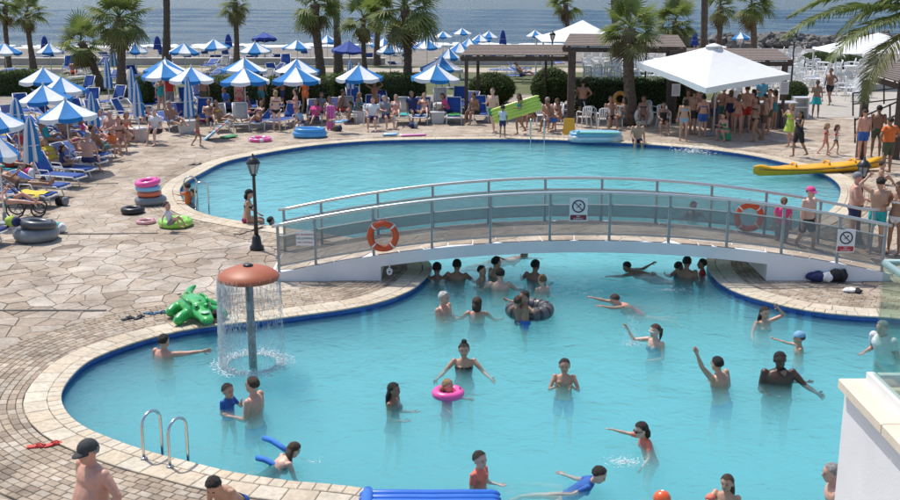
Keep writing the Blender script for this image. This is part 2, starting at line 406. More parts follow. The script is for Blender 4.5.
wm = bpy.data.materials.new('pool_water'); wm.use_nodes = True
n = wm.node_tree.nodes; l = wm.node_tree.links; n.clear()
o_ = n.new('ShaderNodeOutputMaterial'); mix = n.new('ShaderNodeMixShader'); tr = n.new('ShaderNodeBsdfTransparent'); gl = n.new('ShaderNodeBsdfGlossy'); fr = n.new('ShaderNodeLayerWeight'); fr.inputs[0].default_value = .5
tr.inputs[0].default_value = (.97, 1, 1, 1); gl.inputs['Roughness'].default_value = .06
pw = n.new('ShaderNodeMath'); pw.operation = 'POWER'; pw.inputs[1].default_value = 5; l.new(fr.outputs['Facing'], pw.inputs[0])
sk = n.new('ShaderNodeMath'); sk.operation = 'MULTIPLY_ADD'; sk.inputs[1].default_value = .9; sk.inputs[2].default_value = .02; l.new(pw.outputs[0], sk.inputs[0])
rf = n.new('ShaderNodeBsdfRefraction'); rf.inputs['IOR'].default_value = 1.3; rf.inputs['Roughness'].default_value = .0; rf.inputs[0].default_value = (.97, 1, 1, 1)
mr_ = n.new('ShaderNodeMixShader'); mr_.inputs[0].default_value = .15
gm = n.new('ShaderNodeNewGeometry')
na = n.new('ShaderNodeTexNoise'); na.inputs['Scale'].default_value = 1.15; na.inputs['Detail'].default_value = 5; na.inputs['Roughness'].default_value = .6; na.inputs['Distortion'].default_value = .6
l.new(gm.outputs['Position'], na.inputs['Vector'])
nb = n.new('ShaderNodeTexNoise'); nb.inputs['Scale'].default_value = 4.5; nb.inputs['Detail'].default_value = 3; nb.inputs['Distortion'].default_value = .8
l.new(gm.outputs['Position'], nb.inputs['Vector'])
ad = n.new('ShaderNodeMath'); ad.operation = 'MULTIPLY_ADD'; ad.inputs[1].default_value = .30; l.new(nb.outputs[0], ad.inputs[0]); l.new(na.outputs[0], ad.inputs[2])
bp = n.new('ShaderNodeBump'); bp.inputs['Strength'].default_value = .8; bp.inputs['Distance'].default_value = .08; l.new(ad.outputs[0], bp.inputs['Height'])
for q in (gl, fr, rf): l.new(bp.outputs[0], q.inputs['Normal'])
l.new(tr.outputs[0], mr_.inputs[1]); l.new(rf.outputs[0], mr_.inputs[2])
l.new(sk.outputs[0], mix.inputs[0]); l.new(mr_.outputs[0], mix.inputs[1]); l.new(gl.outputs[0], mix.inputs[2]); l.new(mix.outputs[0], o_.inputs[0])
# the water body: wavy top sheet, sides and bottom just inside the shell, slightly milky blue inside
vol = n.new('ShaderNodeVolumePrincipled'); vol.inputs['Color'].default_value = (.50, .981, .9999, 1); vol.inputs['Density'].default_value = WDENS; vol.inputs['Anisotropy'].default_value = .0
l.new(vol.outputs[0], o_.inputs['Volume'])
wside = bpy.data.materials.new('pool_water_side'); wside.use_nodes = True; n = wside.node_tree.nodes; l = wside.node_tree.links; n.clear()
o2 = n.new('ShaderNodeOutputMaterial'); t2 = n.new('ShaderNodeBsdfTransparent'); v2 = n.new('ShaderNodeVolumePrincipled')
v2.inputs['Color'].default_value = vol.inputs['Color'].default_value; v2.inputs['Density'].default_value = WDENS; v2.inputs['Anisotropy'].default_value = .0
l.new(t2.outputs[0], o2.inputs[0]); l.new(v2.outputs[0], o2.inputs['Volume'])
lp = coarse-NRM[::3]*.004; nl = len(lp)
tris = geometry.tessellate_polygon([[Vector((q[0], q[1], 0)) for q in lp]])
V = [(q[0], q[1], WATER_Z) for q in lp]+[(q[0], q[1], FLOOR_Z+.01) for q in lp]; F = []; fmi = []
for t_ in tris:
    a, b, c = (Vector(V[i]) for i in t_); up_ = (b-a).cross(c-a).z > 0
    t_ = tuple(t_) if up_ else (t_[0], t_[2], t_[1])
    F += [t_, (nl+t_[0], nl+t_[2], nl+t_[1])]; fmi += [0, 1]
for i in range(nl): F.append((i, nl+i, nl+(i+1) % nl, (i+1) % nl)); fmi.append(1)
tag(raw('pool_water', mk('pool_water', V, F, [wm, wside], False, fmi)), kind='structure')

# ------------------------------------------------------------------ paving pieces
def place_pieces(pieces, mt, single, rest, parent, limit=300):
    """pieces: (poly, z0, z1, tint); the ones that show largest become objects, the rest one part"""
    sc = []
    for i, (poly, z0, z1, tn) in enumerate(pieces):
        cx = sum(p[0] for p in poly)/len(poly); cy = sum(p[1] for p in poly)/len(poly)
        zz = z1 if not callable(z1) else z1(cx, cy)
        x, y = px_of(cx, cy, zz) if cy > 3 else (-999, -999)
        vis = -20 < x < 920 and -5 < y < 512
        a = abs(sum(poly[k-1][0]*poly[k][1]-poly[k][0]*poly[k-1][1] for k in range(len(poly))))/2
        s = a*(y+44)**3 if vis else 0
        sc.append((s, i))
    sc.sort(reverse=True); keep = {i for s, i in sc[:limit] if s > 0}
    mb = MB(); tv = []
    for i, (poly, z0, z1, tn) in enumerate(pieces):
        m_ = mb if i not in keep else MB(); nf = len(m_.F)
        n_ = len(poly); cx = sum(p[0] for p in poly)/n_; cy = sum(p[1] for p in poly)/n_
        zf = z1 if callable(z1) else (lambda x, y, z=z1: z)
        ins = .012
        top = []
        for p_ in poly:
            d = math.hypot(cx-p_[0], cy-p_[1])+1e-6; top.append((p_[0]+(cx-p_[0])/d*min(ins, d*.3), p_[1]+(cy-p_[1])/d*min(ins, d*.3), zf(*p_)))
        V_ = [(p_[0], p_[1], zf(*p_)-.008) for p_ in poly]+top+[(p_[0], p_[1], zf(*p_)+z0) for p_ in poly]
        F_ = [tuple(range(n_, 2*n_))]+[(k, (k+1) % n_, n_+(k+1) % n_, n_+k) for k in range(n_)]+[(2*n_+k, 2*n_+(k+1) % n_, (k+1) % n_, k) for k in range(n_)]
        m_.add(V_, F_)
        if i in keep:
            me = m_.mesh(single, mt); tint(me, [tn]*len(me.polygons)); raw(single, me, parent)
        else: tv += [tn]*(len(m_.F)-nf)
    if mb.F:
        me = mb.mesh(rest, mt); tint(me, tv); tag(raw(rest, me, parent), kind='stuff')

# coping stones (two rings) and ring pavers
def rows(d0, d1, length, gap, rg, z1, jit=.02, sel=None, tj=(0, 1)):
    out = []
    A = OUT+NRM*d0; B = OUT+NRM*d1; Mid = OUT+NRM*(d0+d1)/2
    seg = np.hypot(*(np.roll(Mid, -1, 0)-Mid).T); L = np.concatenate([[0], np.cumsum(seg)])
    nbk = int(L[-1]/length); ph = rg.random()*length
    idx = np.interp(np.clip(np.arange(nbk+1)*length+ph, 0, L[-1]), L, np.arange(len(L)))
    def g_(Q, t):
        i = int(t) % len(Q); f = t-int(t); return Q[i]*(1-f)+Q[(i+1) % len(Q)]*f
    gi = gap/.1/2
    C = []
    for k in range(nbk):
        a, b = idx[k]+gi, idx[k+1]-gi
        if b-a < .3: continue
        m_ = (a+b)/2
        if length > .5: poly = [g_(A, a), g_(A, m_), g_(A, b), g_(B, b), g_(B, m_), g_(B, a)]
        else: poly = [g_(A, a), g_(A, b), g_(B, b), g_(B, a)]
        C.append((poly, (poly[0]+poly[len(poly)//2])/2))
    if not C: return out
    cen = np.array([c for _, c in C]); dd, _ = dist_out(cen)
    ok = dd > (d0+d1)/2-.05
    if sel is not None: ok &= sel(cen)
    for (poly, c), k in zip(C, ok):
        if k:
            poly = [tuple(p) for p in poly]
            a = sum(poly[i-1][0]*poly[i][1]-poly[i][0]*poly[i-1][1] for i in range(len(poly)))
            if a < 0: poly = poly[::-1]
            out.append((poly, -.03, z1+rg.uniform(-.002, .002), rg.uniform(*tj)))
    return out
view = lambda c: np.array([(-60 < px_of(x, y)[0] < 960 and -20 < px_of(x, y)[1] < 560) for x, y in c])
rg = random.Random(3)
cope = rows(-.035, .17, .20, .008, rg, .034, sel=view, tj=(.45, 1)) + rows(.180, .52, .42, .010, rg, .030, sel=view, tj=(.5, 1))
pc = raw('pool_coping', None); tag(pc, kind='structure')
near_c = [c for c in cope]
place_pieces(near_c, M_COPE, 'coping_stone', 'coping_stones', pc, 300)
NEAR = lambda c: c[:, 1] < 25.2
def bandw(y): return 1.78 if y < 25 else (1.78-(y-25)*.35 if y < 27.5 else .9)
bricks = []
d = .535; k = 0
while d < 1.78:
    h = .125 if k % 5 else .10
    sel = (lambda c, d=d: view(c) & np.array([d < bandw(y) for _, y in c]))
    bricks += rows(d, d+h-.009, .21, .009, rg, .012, sel=sel, tj=(0, 1)); d += h; k += 1
# straight pavers in the near left corner, beyond the rings
ang = R(-14); ca, sa = math.cos(ang), math.sin(ang)
cand = []
for j in range(-40, 60):
    for i in range(-40, 40):
        u = i*.30+(j % 2)*.15; v = j*.165
        cand.append((u, v))
cand = np.array(cand); org = np.array([-6.5, 15.0])
cen = org+np.stack([cand[:, 0]*ca-cand[:, 1]*sa, cand[:, 0]*sa+cand[:, 1]*ca], 1)
dd, _ = dist_out(cen); ins = inside(cen)
pxs = np.array([px_of(*c) if c[1] > 3 else (-999, -999) for c in cen])
ok = (dd > 1.80+.1) & (~ins) & (cen[:, 1] < 17.2) & (pxs[:, 0] > -40) & (pxs[:, 1] < 560) & (cen[:, 0] < 3)
for c in cen[ok]:
    w2, h2 = .145, .0775
    poly = [(c[0]+u*ca-v*sa, c[1]+u*sa+v*ca) for u, v in ((-w2, -h2), (w2, -h2), (w2, h2), (-w2, h2))]
    bricks.append((poly, -.03, .008+rg.uniform(-.002, .002), rg.uniform(.2, 1)))
rp = raw('ring_paving', None); tag(rp, kind='structure')
place_pieces(bricks, M_BRICK, 'paver', 'pavers', rp, 300)

# crazy paving
def clip(poly, px, py, nx, ny):
    out = []; n_ = len(poly)
    for i in range(n_):
        a = poly[i]; b = poly[(i+1) % n_]; da = (a[0]-px)*nx+(a[1]-py)*ny; db = (b[0]-px)*nx+(b[1]-py)*ny
        if da >= 0: out.append(a)
        if (da >= 0) != (db >= 0):
            t = da/(da-db); out.append((a[0]+(b[0]-a[0])*t, a[1]+(b[1]-a[1])*t))
    return out
def voronoi(x0, x1, y0, y1, g, rg, keep, joint0=.022, sx=1.25):
    nx = int((x1-x0)/(g*sx))+1; ny = int((y1-y0)/g)+1
    P = {(i, j): (x0+(i+.5+rg.uniform(-.48, .48))*g*sx, y0+(j+.5+rg.uniform(-.48, .48))*g) for i in range(-2, nx+2) for j in range(-2, ny+2)}
    out = []
    for i in range(nx):
        for j in range(ny):
            c = P[i, j]
            if not keep(c): continue
            joint = joint0*(1 if c[1] < 26 else .55 if c[1] < 29 or rg.random() < .25 else .28)
            poly = [(c[0]-2*g, c[1]-2*g), (c[0]+2*g, c[1]-2*g), (c[0]+2*g, c[1]+2*g), (c[0]-2*g, c[1]+2*g)]
            for di in range(-2, 3):
                for dj in range(-2, 3):
                    if di or dj:
                        q = P[i+di, j+dj]; dx, dy = c[0]-q[0], c[1]-q[1]; L = math.hypot(dx, dy)+1e-9
                        poly = clip(poly, (c[0]+q[0])/2+dx/L*joint/2, (c[1]+q[1])/2+dy/L*joint/2, dx/L, dy/L)
                        if len(poly) < 3: break
                if len(poly) < 3: break
            if len(poly) >= 3: out.append(poly)
    return out
inview = lambda c: (-70 < px_of(*c)[0] < 970) and c[1] < DECK_Y-.2
rg = random.Random(11)
cells = voronoi(-26, 26, 16.9, DECK_Y, .385, rg, inview, .018, 1.35)
cells = [c for c in cells if max(math.hypot(p[0]-c[0][0], p[1]-c[0][1]) for p in c) > .1]
cc = np.array([np.mean(np.array(c), 0) for c in cells]); dd, kk = dist_out(cc); ins = inside(cc)
stones = []
for c, ce, d, k, i_ in zip(cells, cc, dd, kk, ins):
    bw = bandw(ce[1])+.02
    if i_ : continue
    if d < bw+1.0:
        q = OUT[k]+NRM[k]*bw
        c = clip(c, q[0], q[1], NRM[k, 0], NRM[k, 1])
        if len(c) < 3: continue
        m_ = np.mean(np.array(c), 0)
        if math.hypot(*(m_-ce)) > 1: continue
        ar = abs(sum(c[a-1][0]*c[a][1]-c[a][0]*c[a-1][1] for a in range(len(c))))/2
        if ar < .006: continue
    # grade: paler and worn towards the left, browner near the pool
    stones.append((c, -.04, rg.uniform(-.004, .006), min(1, max(0, rg.gauss(.70 if ce[1] < 26 else .60, .24 if ce[1] < 26 else .15)))))
place_pieces(stones, M_STONE, 'paving_stone', 'paving_stones', g, 300)
# expansion joints: dark strips across the paving
jm = mat('expansion_joint', (.14, .125, .11), .9, .25, 3)
for (xa, ya, xb, yb) in ((-20, 310, 106, 310), (55, 234, 158, 233), (70, 184, 118, 183)):
    a, b = at(xa, ya, .012), at(xb, yb, .012)
    tag(MB().obox(a, b, .07, .006).build('expansion_joint', jm, g))
# ================================================================== footbridge
BYN = at(277, 281).y; BYF = BYN+2.0
BXL = at(270, 281).x; BXR = at(893, 283).x; BXC = at(582, 281).x; BH = (BXR-BXL)/2
def deckz(x, y=0): return .14+.74*max(0, 1-((x-BXC)/BH)**2)
bridge = thing('footbridge', 'white arched footbridge with stone deck and grey mesh railings over the pool neck', 'bridge')
XA, XB = at(381, 281).x, at(762, 277).x
xs = np.linspace(BXL, BXR, 61)
xs = np.sort(np.concatenate([xs, [XA, XA+.002, XB-.002, XB]]))
V = []; F = []
for x in xs:
    zt = deckz(x); zb = -.05 if (x <= XA or x >= XB) else zt-.25
    V += [(x, BYN, zt), (x, BYN, zb), (x, BYF, zt), (x, BYF, zb)]
for i in range(len(xs)-1):
    a = 4*i; b = a+4
    F += [(a+1, b+1, b, a), (a, b, b+2, a+2), (a+2, b+2, b+3, a+3), (a+3, b+3, b+1, a+1)]
F += [(0, 2, 3, 1), (4*len(xs)-4, 4*len(xs)-3, 4*len(xs)-1, 4*len(xs)-2)]
raw('bridge_slab', mk('bridge_slab', V, F, M_WHITEPAINT), bridge)
rg = random.Random(5)
bc = voronoi(BXL+.05, BXR-.05, BYN+.02, BYF-.02, .42, rg, lambda c: True, .02)
bst = []
for c in bc:
    for q in ((BXL+.03, 0, 1, 0), (BXR-.03, 0, -1, 0), (0, BYN+.03, 0, 1), (0, BYF-.03, 0, -1)):
        if len(c) >= 3: c = clip(c, *q)
    if len(c) >= 3: bst.append((c, -.02, (lambda x, y: deckz(x)+.016), min(1, max(.2, rg.gauss(.8, .15)))))
place_pieces(bst, M_STONE, 'deck_stone', 'deck_stones', bridge, 200)
POSTX = [279, 316, 374, 432, 490, 549, 608, 667, 725, 780, 836, 882]
def railing(Yr, xsp, hgt):
    X = [at(p, 281).x for p in xsp]
    pts = [(x, Yr, deckz(x)+hgt) for x in np.linspace(X[0]-.12, X[-1]+.12, 60)]
    MB().tube(pts, .035, 8).build('handrail', M_RAIL, bridge, True)
    for x in X: MB().box((x, Yr, deckz(x)+hgt/2-.03), (.055, .055, hgt+.06)).build('post', M_GREYMETAL, bridge)
    for a, b in zip(X[:-1], X[1:]):
        a += .032; b -= .032
        za, zb = deckz(a), deckz(b); lo, hi = .13, hgt-.26
        k = 4; xx = [a+(b-a)*i/k for i in range(k+1)]
        V = []; 
        for x in xx: V += [(x, Yr-.006, deckz(x)+lo), (x, Yr-.006, deckz(x)+hi), (x, Yr+.006, deckz(x)+lo), (x, Yr+.006, deckz(x)+hi)]
        F = []
        for i in range(k): q = 4*i; F += [(q, q+4, q+5, q+1)]
        pn = raw('infill_panel', mk('infill_panel', V, F, M_MESH), bridge)
        for h in (lo, hi): MB().tube([(x, Yr, deckz(x)+h) for x in xx], .019, 4).build('frame_bar', M_GREYMETAL, pn)
railing(BYN+.08, POSTX, 1.03)
fx = [px_of(at(p, 281).x, BYF)[0] for p in POSTX]
def far_x(pxs):  # far rail posts, read where they meet the far edge of the deck
    return [450+(p-450)*at(450, 281).y/BYF*1.0 for p in pxs]
railing(BYF-.08, [450+(p-450)*(BYF*_c+CH*_s)/(BYN*_c+CH*_s) for p in (286, 323, 379, 433, 488, 543.5, 599, 653, 707, 761, 815, 868)], 1.0)

# text helper: lettering as thin mesh
def text_mesh(s, size, m, ext=.001):
    cu = bpy.data.curves.new('t', 'FONT'); cu.body = s; cu.size = size; cu.align_x = 'CENTER'; cu.align_y = 'CENTER'; cu.extrude = ext
    ob = bpy.data.objects.new('t', cu); col.objects.link(ob)
    me = bpy.data.meshes.new_from_object(ob.evaluated_get(bpy.context.evaluated_depsgraph_get()))
    bpy.data.objects.remove(ob); me.materials.clear(); me.materials.append(m); return me
M_SIGNW = mat('sign_white', (.78, .78, .78), .5); M_SIGNB = mat('sign_ink', (.03, .03, .06), .6); M_SIGNR = mat('sign_dark_red', (.20, .02, .03), .5); M_INKR = mat('sign_red_ink', (.45, .03, .05), .5)
def front(o):  o.rotation_euler = (math.pi/2, 0, 0)
YS = BYN+.02
def sign_at(px, py):
    return atY(px, py, YS)
s = thing('rules_sign', 'white sign with three lines of writing on the left end of the bridge railing', 'sign', sign_at(305, 238.5))
MB().box((0, 0, 0), (.38, .012, .30)).build('board', M_SIGNW, s)
for i, tx in enumerate(('NO RUNNING', 'NO JUMPING', 'NO DIVING')):
    o = raw('lettering', text_mesh(tx, .062, M_INKR if i % 2 == 0 else M_SIGNB), s, (0, -.0085, .085-.085*i)); front(o)
def no_dive(px, py, red, lab):
    s = thing('no_diving_sign', lab, 'sign', sign_at(px, py))
    MB().box((0, 0, 0), (.38, .012, .50)).build('board', M_SIGNW, s)
    rx = Matrix.Rotation(math.pi/2, 3, 'X')
    mb = MB().torus((0, -.009, .07), .125, .014, 24, 6, rx); mb.obox((-.088, -.010, .158), (.088, -.010, -.018), .016, .024, (0, 1, 0))
    mb.build('prohibition_ring', M_SIGNB, s)
    mb = MB().ell((.035, -.008, .11), (.018, .004, .02), 8, 6).obox((.03, -.009, .095), (-.04, -.009, .04), .008, .022, (0, 1, 0)).obox((-.005, -.0085, .066), (.045, -.0085, .03), .006, .014, (0, 1, 0))
    mb.build('diver_pictogram', M_SIGNB, s)
    MB().box((0, -.008, -.17), (.34, .006, .11)).build('caption_plate', red, s)
    for i, tx in enumerate(('NO', 'JUMPING')):
        o = raw('lettering', text_mesh(tx, .05, M_SIGNW), s, (0, -.0125, -.146-.05*i)); front(o)
no_dive(578.5, 209.5, M_SIGNR, 'white no diving sign with dark caption at the middle of the bridge railing')
no_dive(846, 241, M_INKR, 'white no diving sign with red caption at the right end of the bridge railing')
M_ORANGE = mat('lifebuoy_orange', (.62, .085, .02), .4, .05, 5)
def lifebuoy(px, py, Y, lab, r=.275):
    t = thing('lifebuoy', lab, 'lifebuoy', atY(px, py, Y)); rx = Matrix.Rotation(math.pi/2, 3, 'X')
    MB().torus((0, 0, 0), r, .068, 36, 12, rx).build('ring', M_ORANGE, t, True)
    for k in range(4):
        a = R(45+90*k); mb = MB(); pts = [(math.cos(a+q)*r, 0, math.sin(a+q)*r) for q in (-.06, -.02, .02, .06)]
        mb.tube(pts, .072, 12).build('band', M_SIGNW, t, True)
    mb = MB()
    for k in range(4):
        a = R(45+90*k); mb.tube([(math.cos(a+q*math.pi/2)*(r+.085-.03*math.sin(q*math.pi)), -.02, math.sin(a+q*math.pi/2)*(r+.085-.03*math.sin(q*math.pi))) for q in np.linspace(0, 1, 7)], .009, 5)
    mb.build('grab_line', mat('rope', (.6, .55, .48), .9), t, True)
    MB().tube([(-.12, .02, .25), (0, .05, .42), (.12, .02, .25)], .008, 5).build('hanger', M_STEEL, t)
    return t
lifebuoy(383, 236, BYN-.02, 'orange lifebuoy with pale bands on the near bridge railing')
lifebuoy(749, 217, BYF-.19, 'orange lifebuoy seen through the mesh on the far bridge railing')
t = thing('rope_coil', 'white rope coil hanging on the bridge face below the lifebuoy', 'rope', atY(389.5, 270, BYN-.03))
MB().torus((0, 0, -.02), .05, .016, 16, 6, Matrix.Rotation(math.pi/2, 3, 'X')).torus((0, -.02, -.05), .045, .014, 16, 6, Matrix.Rotation(R(80), 3, 'X')).build('coil', M_SIGNW, t, True)
MB().tube([(0, 0, .02), (.01, 0, .22)], .012, 5).build('tail', M_SIGNW, t)

# ================================================================== white terrace block with glass balustrade, near right
tb = thing('terrace_block', 'white rendered terrace block with cream cap stones at the right edge', 'building')
WY = 9.0; WX, WZ = atY(846, 379, WY).x, atY(846, 379, WY).z
MB().box((WX+4, WY-6, WZ/2-.06), (8, 12, WZ-.04)).build('wall', M_WHITEPAINT, tb)
for k in range(6):
    MB().box((WX+.10, WY-.50-1.0*k, WZ-.04+.004), (.34, .992, .09), 0, .008).build('cap_stone', M_CREAM, tb)
for k in range(7):
    MB().box((WX+.28+.55+1.1*k, WY-.13, WZ-.04), (1.09, .30, .09), 0, .008).build('cap_stone', M_CREAM, tb)
MB().box((WX+4.5, WY-6.2, WZ-.06), (7.6, 11.6, .03)).build('terrace_floor', mat('terrace_tile', (.33, .27, .22), .7, .1, 2), tb)
gb = thing('glass_balustrade', 'clear greenish glass balustrade with metal top rail on the white terrace', 'balustrade')
glass_m = bpy.data.materials.new('glass_sheet'); glass_m.use_nodes = True
n = glass_m.node_tree.nodes; l = glass_m.node_tree.links; n.clear()
o_ = n.new('ShaderNodeOutputMaterial'); mix = n.new('ShaderNodeMixShader'); tr = n.new('ShaderNodeBsdfTransparent'); gl = n.new('ShaderNodeBsdfGlossy'); fr = n.new('ShaderNodeLayerWeight'); fr.inputs[0].default_value = .5
tr.inputs[0].default_value = (.86, .92, .885, 1); gl.inputs['Roughness'].default_value = .01
pw = n.new('ShaderNodeMath'); pw.operation = 'POWER'; pw.inputs[1].default_value = 5; l.new(fr.outputs['Facing'], pw.inputs[0])
sk = n.new('ShaderNodeMath'); sk.operation = 'MULTIPLY_ADD'; sk.inputs[1].default_value = .8; sk.inputs[2].default_value = .04; l.new(pw.outputs[0], sk.inputs[0])
l.new(sk.outputs[0], mix.inputs[0]); l.new(tr.outputs[0], mix.inputs[1]); l.new(gl.outputs[0], mix.inputs[2]); l.new(mix.outputs[0], o_.inputs[0])
GY = WY-.14; GX = atY(873, 371, GY).x
MB().box((GX, GY-1.6, WZ+.57), (.012, 3.2, 1.0)).build('glass_pane', glass_m, gb)
MB().box((GX+1.6+.01, GY, WZ+.57), (3.2, .012, 1.0)).build('glass_pane', glass_m, gb)
MB().box((GX, GY-2.0, WZ+.05), (.07, 4.1, .10)).build('base_rail', M_PLASTIC, gb)
MB().box((GX+2.1, GY, WZ+.05), (4.1, .07, .10)).build('base_rail', M_PLASTIC, gb)
MB().tube([(GX, GY-4, WZ+1.09), (GX, GY-.02, WZ+1.09)], .028, 8).build('top_rail', mat('rail_teal', (.35, .5, .5), .35, metal=.4), gb, True)
MB().tube([(GX, GY, WZ+1.09), (GX+4, GY, WZ+1.09)], .027, 8).build('top_rail', MATS['rail_teal'], gb, True)

# ================================================================== parasols
def parasol_meshes():
    me = {}
    for nm, m, parity in (('blue', M_UBLUE, 0), ('white', M_UWHITE, 1)):
        V = []; F = []; a0, a1 = -math.pi/8, math.pi/8; k = 4
        prf = [(0.035, .0), (.36, -.165), (.70, -.32), (1.0, -.44)]
        for r, z in prf:
            for i in range(k+1):
                a = a0+(a1-a0)*i/k; s = math.cos(math.pi/8)/math.cos(a)
                V.append((r*s*math.cos(a), r*s*math.sin(a), z-.03*r*(1-abs(2*i/k-1)**2)))
        for j in range(len(prf)-1):
            for i in range(k): q = j*(k+1)+i; F.append((q, q+1, q+k+2, q+k+1))
        b = len(V); j = (len(prf)-1)*(k+1)                   # scalloped valance
        for i in range(k+1):
            v = V[j+i]; V.append((v[0]*1.01, v[1]*1.01, v[2]-.10-.035*math.sin(math.pi*i/k)))
        for i in range(k): F.append((j+i, j+i+1, b+i+1, b+i))
        me[nm] = mk('canopy_panel', V, F, m)
    return me
PM = parasol_meshes()
def parasol(px, py, wpx, label, group, zg=None, hgt=2.35, rot=None, tilt=0.0, plain=False, table=False):
    zg = 0.0 if zg is None else zg
    P = at(px, py, zg+hgt); dep = P.y*_c-(P.z-CH)*_s; r = wpx/FPX*dep/2
    t = thing('beach_parasol', label, 'parasol', (P.x, P.y, zg), rng.uniform(0, 6.28) if rot is None else rot, group)
    MB().tube([(0, 0, 0), (0, 0, hgt-.02)], .024, 8).build('pole', M_POLE, t, True)
    hd = raw('canopy', MB().lathe([(.02, -.04), (.05, 0), (.045, .04), (.02, .10), (.0, .12)], 8).mesh('canopy', M_POLE), t, (0, 0, hgt)); 
    hd.rotation_euler = (tilt+rng.uniform(-.05, .05), rng.uniform(-.06, .06), 0)
    for k in range(8):
        c = raw('canopy_panel', PM['blue' if k % 2 == 0 else 'white'] if not plain else PMP, hd, (0, 0, .0)); c.scale = (r, r, max(1.0, r)*1.05+.1); c.rotation_euler = (0, 0, k*math.pi/4)
    MB().lathe([(.02, 0), (.26, 0), (.26, .05), (.06, .09), (.05, .3)], 12).build('base', M_GREYMETAL, t)
    return t
PMP = PM['blue'].copy(); PMP.materials.clear(); PMP.materials.append(M_UPLAIN)
def closed_parasol(px, py0, py1, label, group, zg=0.0, hgt=2.3, striped=True, wid=.24):
    P = at(px, py0, zg+hgt); dep = P.y*_c-(P.z-CH)*_s; L = min(hgt-.35, (py1-py0)/FPX*dep)
    t = thing('closed_parasol', label, 'parasol', (P.x, P.y, zg), 0, group)
    MB().tube([(0, 0, 0), (0, 0, hgt)], .022, 8).build('pole', M_POLE, t, True)
    mb = MB(); n_ = 32; r_ = random.Random(px*7+py0); ks = [0, .03, .12, .35, .6, .8, .93, 1.0]; rr = [.03, .05, .10, .16, .19, .215, .235, .22]
    ph = [r_.uniform(-.04, .04) for _ in range(n_)]; V = []; F = []; Ms = []
    for k, rad in zip(ks, rr):
        for j in range(n_):
            a = 2*math.pi*j/n_; q = rad*wid/.24*(.75+.25*math.cos(4*a*2))+ph[j]*k*.4
            V.append((q*math.cos(a), q*math.sin(a), hgt-k*L*(1+ph[j]*1.2)))
    for i in range(len(ks)-1):
        for j in range(n_):
            F.append((i*n_+j, i*n_+(j+1) % n_, (i+1)*n_+(j+1) % n_, (i+1)*n_+j)); Ms.append(((j+2)//4) % 2 if striped else 0)
    raw('folded_canopy', mk('folded_canopy', V, F, [M_UBLUE if striped else M_UPLAIN, M_UWHITE], True, Ms), t)
    MB().torus((0, 0, hgt-L*.62), .17*wid/.24, .012, 16, 5).build('tie_strap', M_UWHITE, t)
    MB().lathe([(.02, 0), (.26, 0), (.26, .05), (.06, .09), (.05, .3)], 12).build('base', M_GREYMETAL, t)
GP = 'striped parasols round the pool'; GS = 'striped parasols on the beach'; GC = 'folded parasols among the loungers'
left = [(43,68,50,'farther of the two pale-backed parasols by the left hedge'), (61,77,47,'second from the back in the left cluster'), (43,85,53,'third from the back in the left cluster'), (65,100,60,'nearest whole one of the left cluster, over sunbathers'), (-7,108,58,'cut by the left picture edge'), (-4,134,44,'low pale one cut by the left edge, beside folded parasol')]
labs = ['blue and white parasol at the back of the left cluster by the hedge', 'blue and white parasol second from the back in the left cluster', 'blue and white parasol in the left cluster, directly behind the nearest one', 'largest blue and white parasol in front of the left cluster, over sunbathers', 'blue and white parasol cut off by the left picture edge', 'low white-sided parasol at the left edge beside the folded parasol']
for (x, y, wd, _), lb in zip(left, labs): parasol(x, y, wd, lb, GP, rot=rng.uniform(0, 1))
row = [(165,59,44,0), (163,63,46,1), (191,67,47,1), (244,58,46,0), (244,68,50,1), (297,59,46,0), (296,67,50,1), (359,65,48,1), (442,57,44,0), (436,65,50,1)]
fr_ = 0; bk_ = 0
for x, y, wd, f in sorted(row):
    if f: lb = 'blue and white parasol, %s from the left in the front row behind the far pool' % ORD[fr_]; fr_ += 1
    else: lb = 'blue and white parasol, %s from the left in the second row, half hidden' % ORD[bk_]; bk_ += 1
    parasol(x, y, wd, lb, GP, rot=rng.choice((0, math.pi/4, .2, -.15, .5)))
def beachz(Y): return float(np.interp(Y, [q[0] for q in prof], [q[1] for q in prof]))
def beach_at(x, y, hgt):
    z = -1.0
    for _ in range(4): z = beachz(at(x, y, z+hgt).y)
    return z
bs = [(4,43,34), (49,43,27), (135,42,26), (184,43,31), (214,39,31), (255,42,33), (297,40,30), (327,35,22), (367,32,20), (384,38,27), (390,42,30), (402,37,24), (394,31,18), (427,39,30), (443,31,20), (462,28,20), (489,31,20), (480,34,21), (469,38,22), (460,42,27), (535,30,20), (741,32,19), (449,48,22)]
for i, (x, y, wd) in enumerate(sorted(bs)):
    parasol(x, y, wd, 'small blue and white parasol on the beach, %s from the left by the sea' % ORD[i], GS, zg=beach_at(x, y, 2.2), hgt=2.2)
parasol(264, 32, 26, 'tilted plain blue parasol on the beach near a palm trunk', None, zg=beach_at(264, 32, 2.2), hgt=2.2, tilt=R(9), plain=True)
parasol(349, 41, 35, 'plain royal blue parasol beside the thick double palm trunks', None, zg=0, hgt=2.3, plain=True)
cl = [(112,46,66), (106,58,88), (131,67,100), (136,81,116), (91,92,126), (187,76,116), (350,60,88)]
for i, (x, a, b) in enumerate(sorted(cl)):
    closed_parasol(x, a, b, 'folded blue and white parasol standing upright, %s folded one from the left behind the deck' % ORD[i], GC)
closed_parasol(15, 98, 124, 'folded parasol behind the left loungers, mostly blue', GC, wid=.30)
closed_parasol(29, 117, 162, 'nearest folded blue and white parasol, over the left loungers', GC, wid=.30)
for i, (x, a, b) in enumerate([(44,36,49), (157,36,49), (228,34,46), (503,30,44), (695,32,45)]):
    closed_parasol(x, a, b, 'folded dark blue parasol on the beach, %s of five from the left' % ORD[i], 'folded beach parasols', zg=beach_at(x, a, 2.2), hgt=2.2, striped=False, wid=.36)

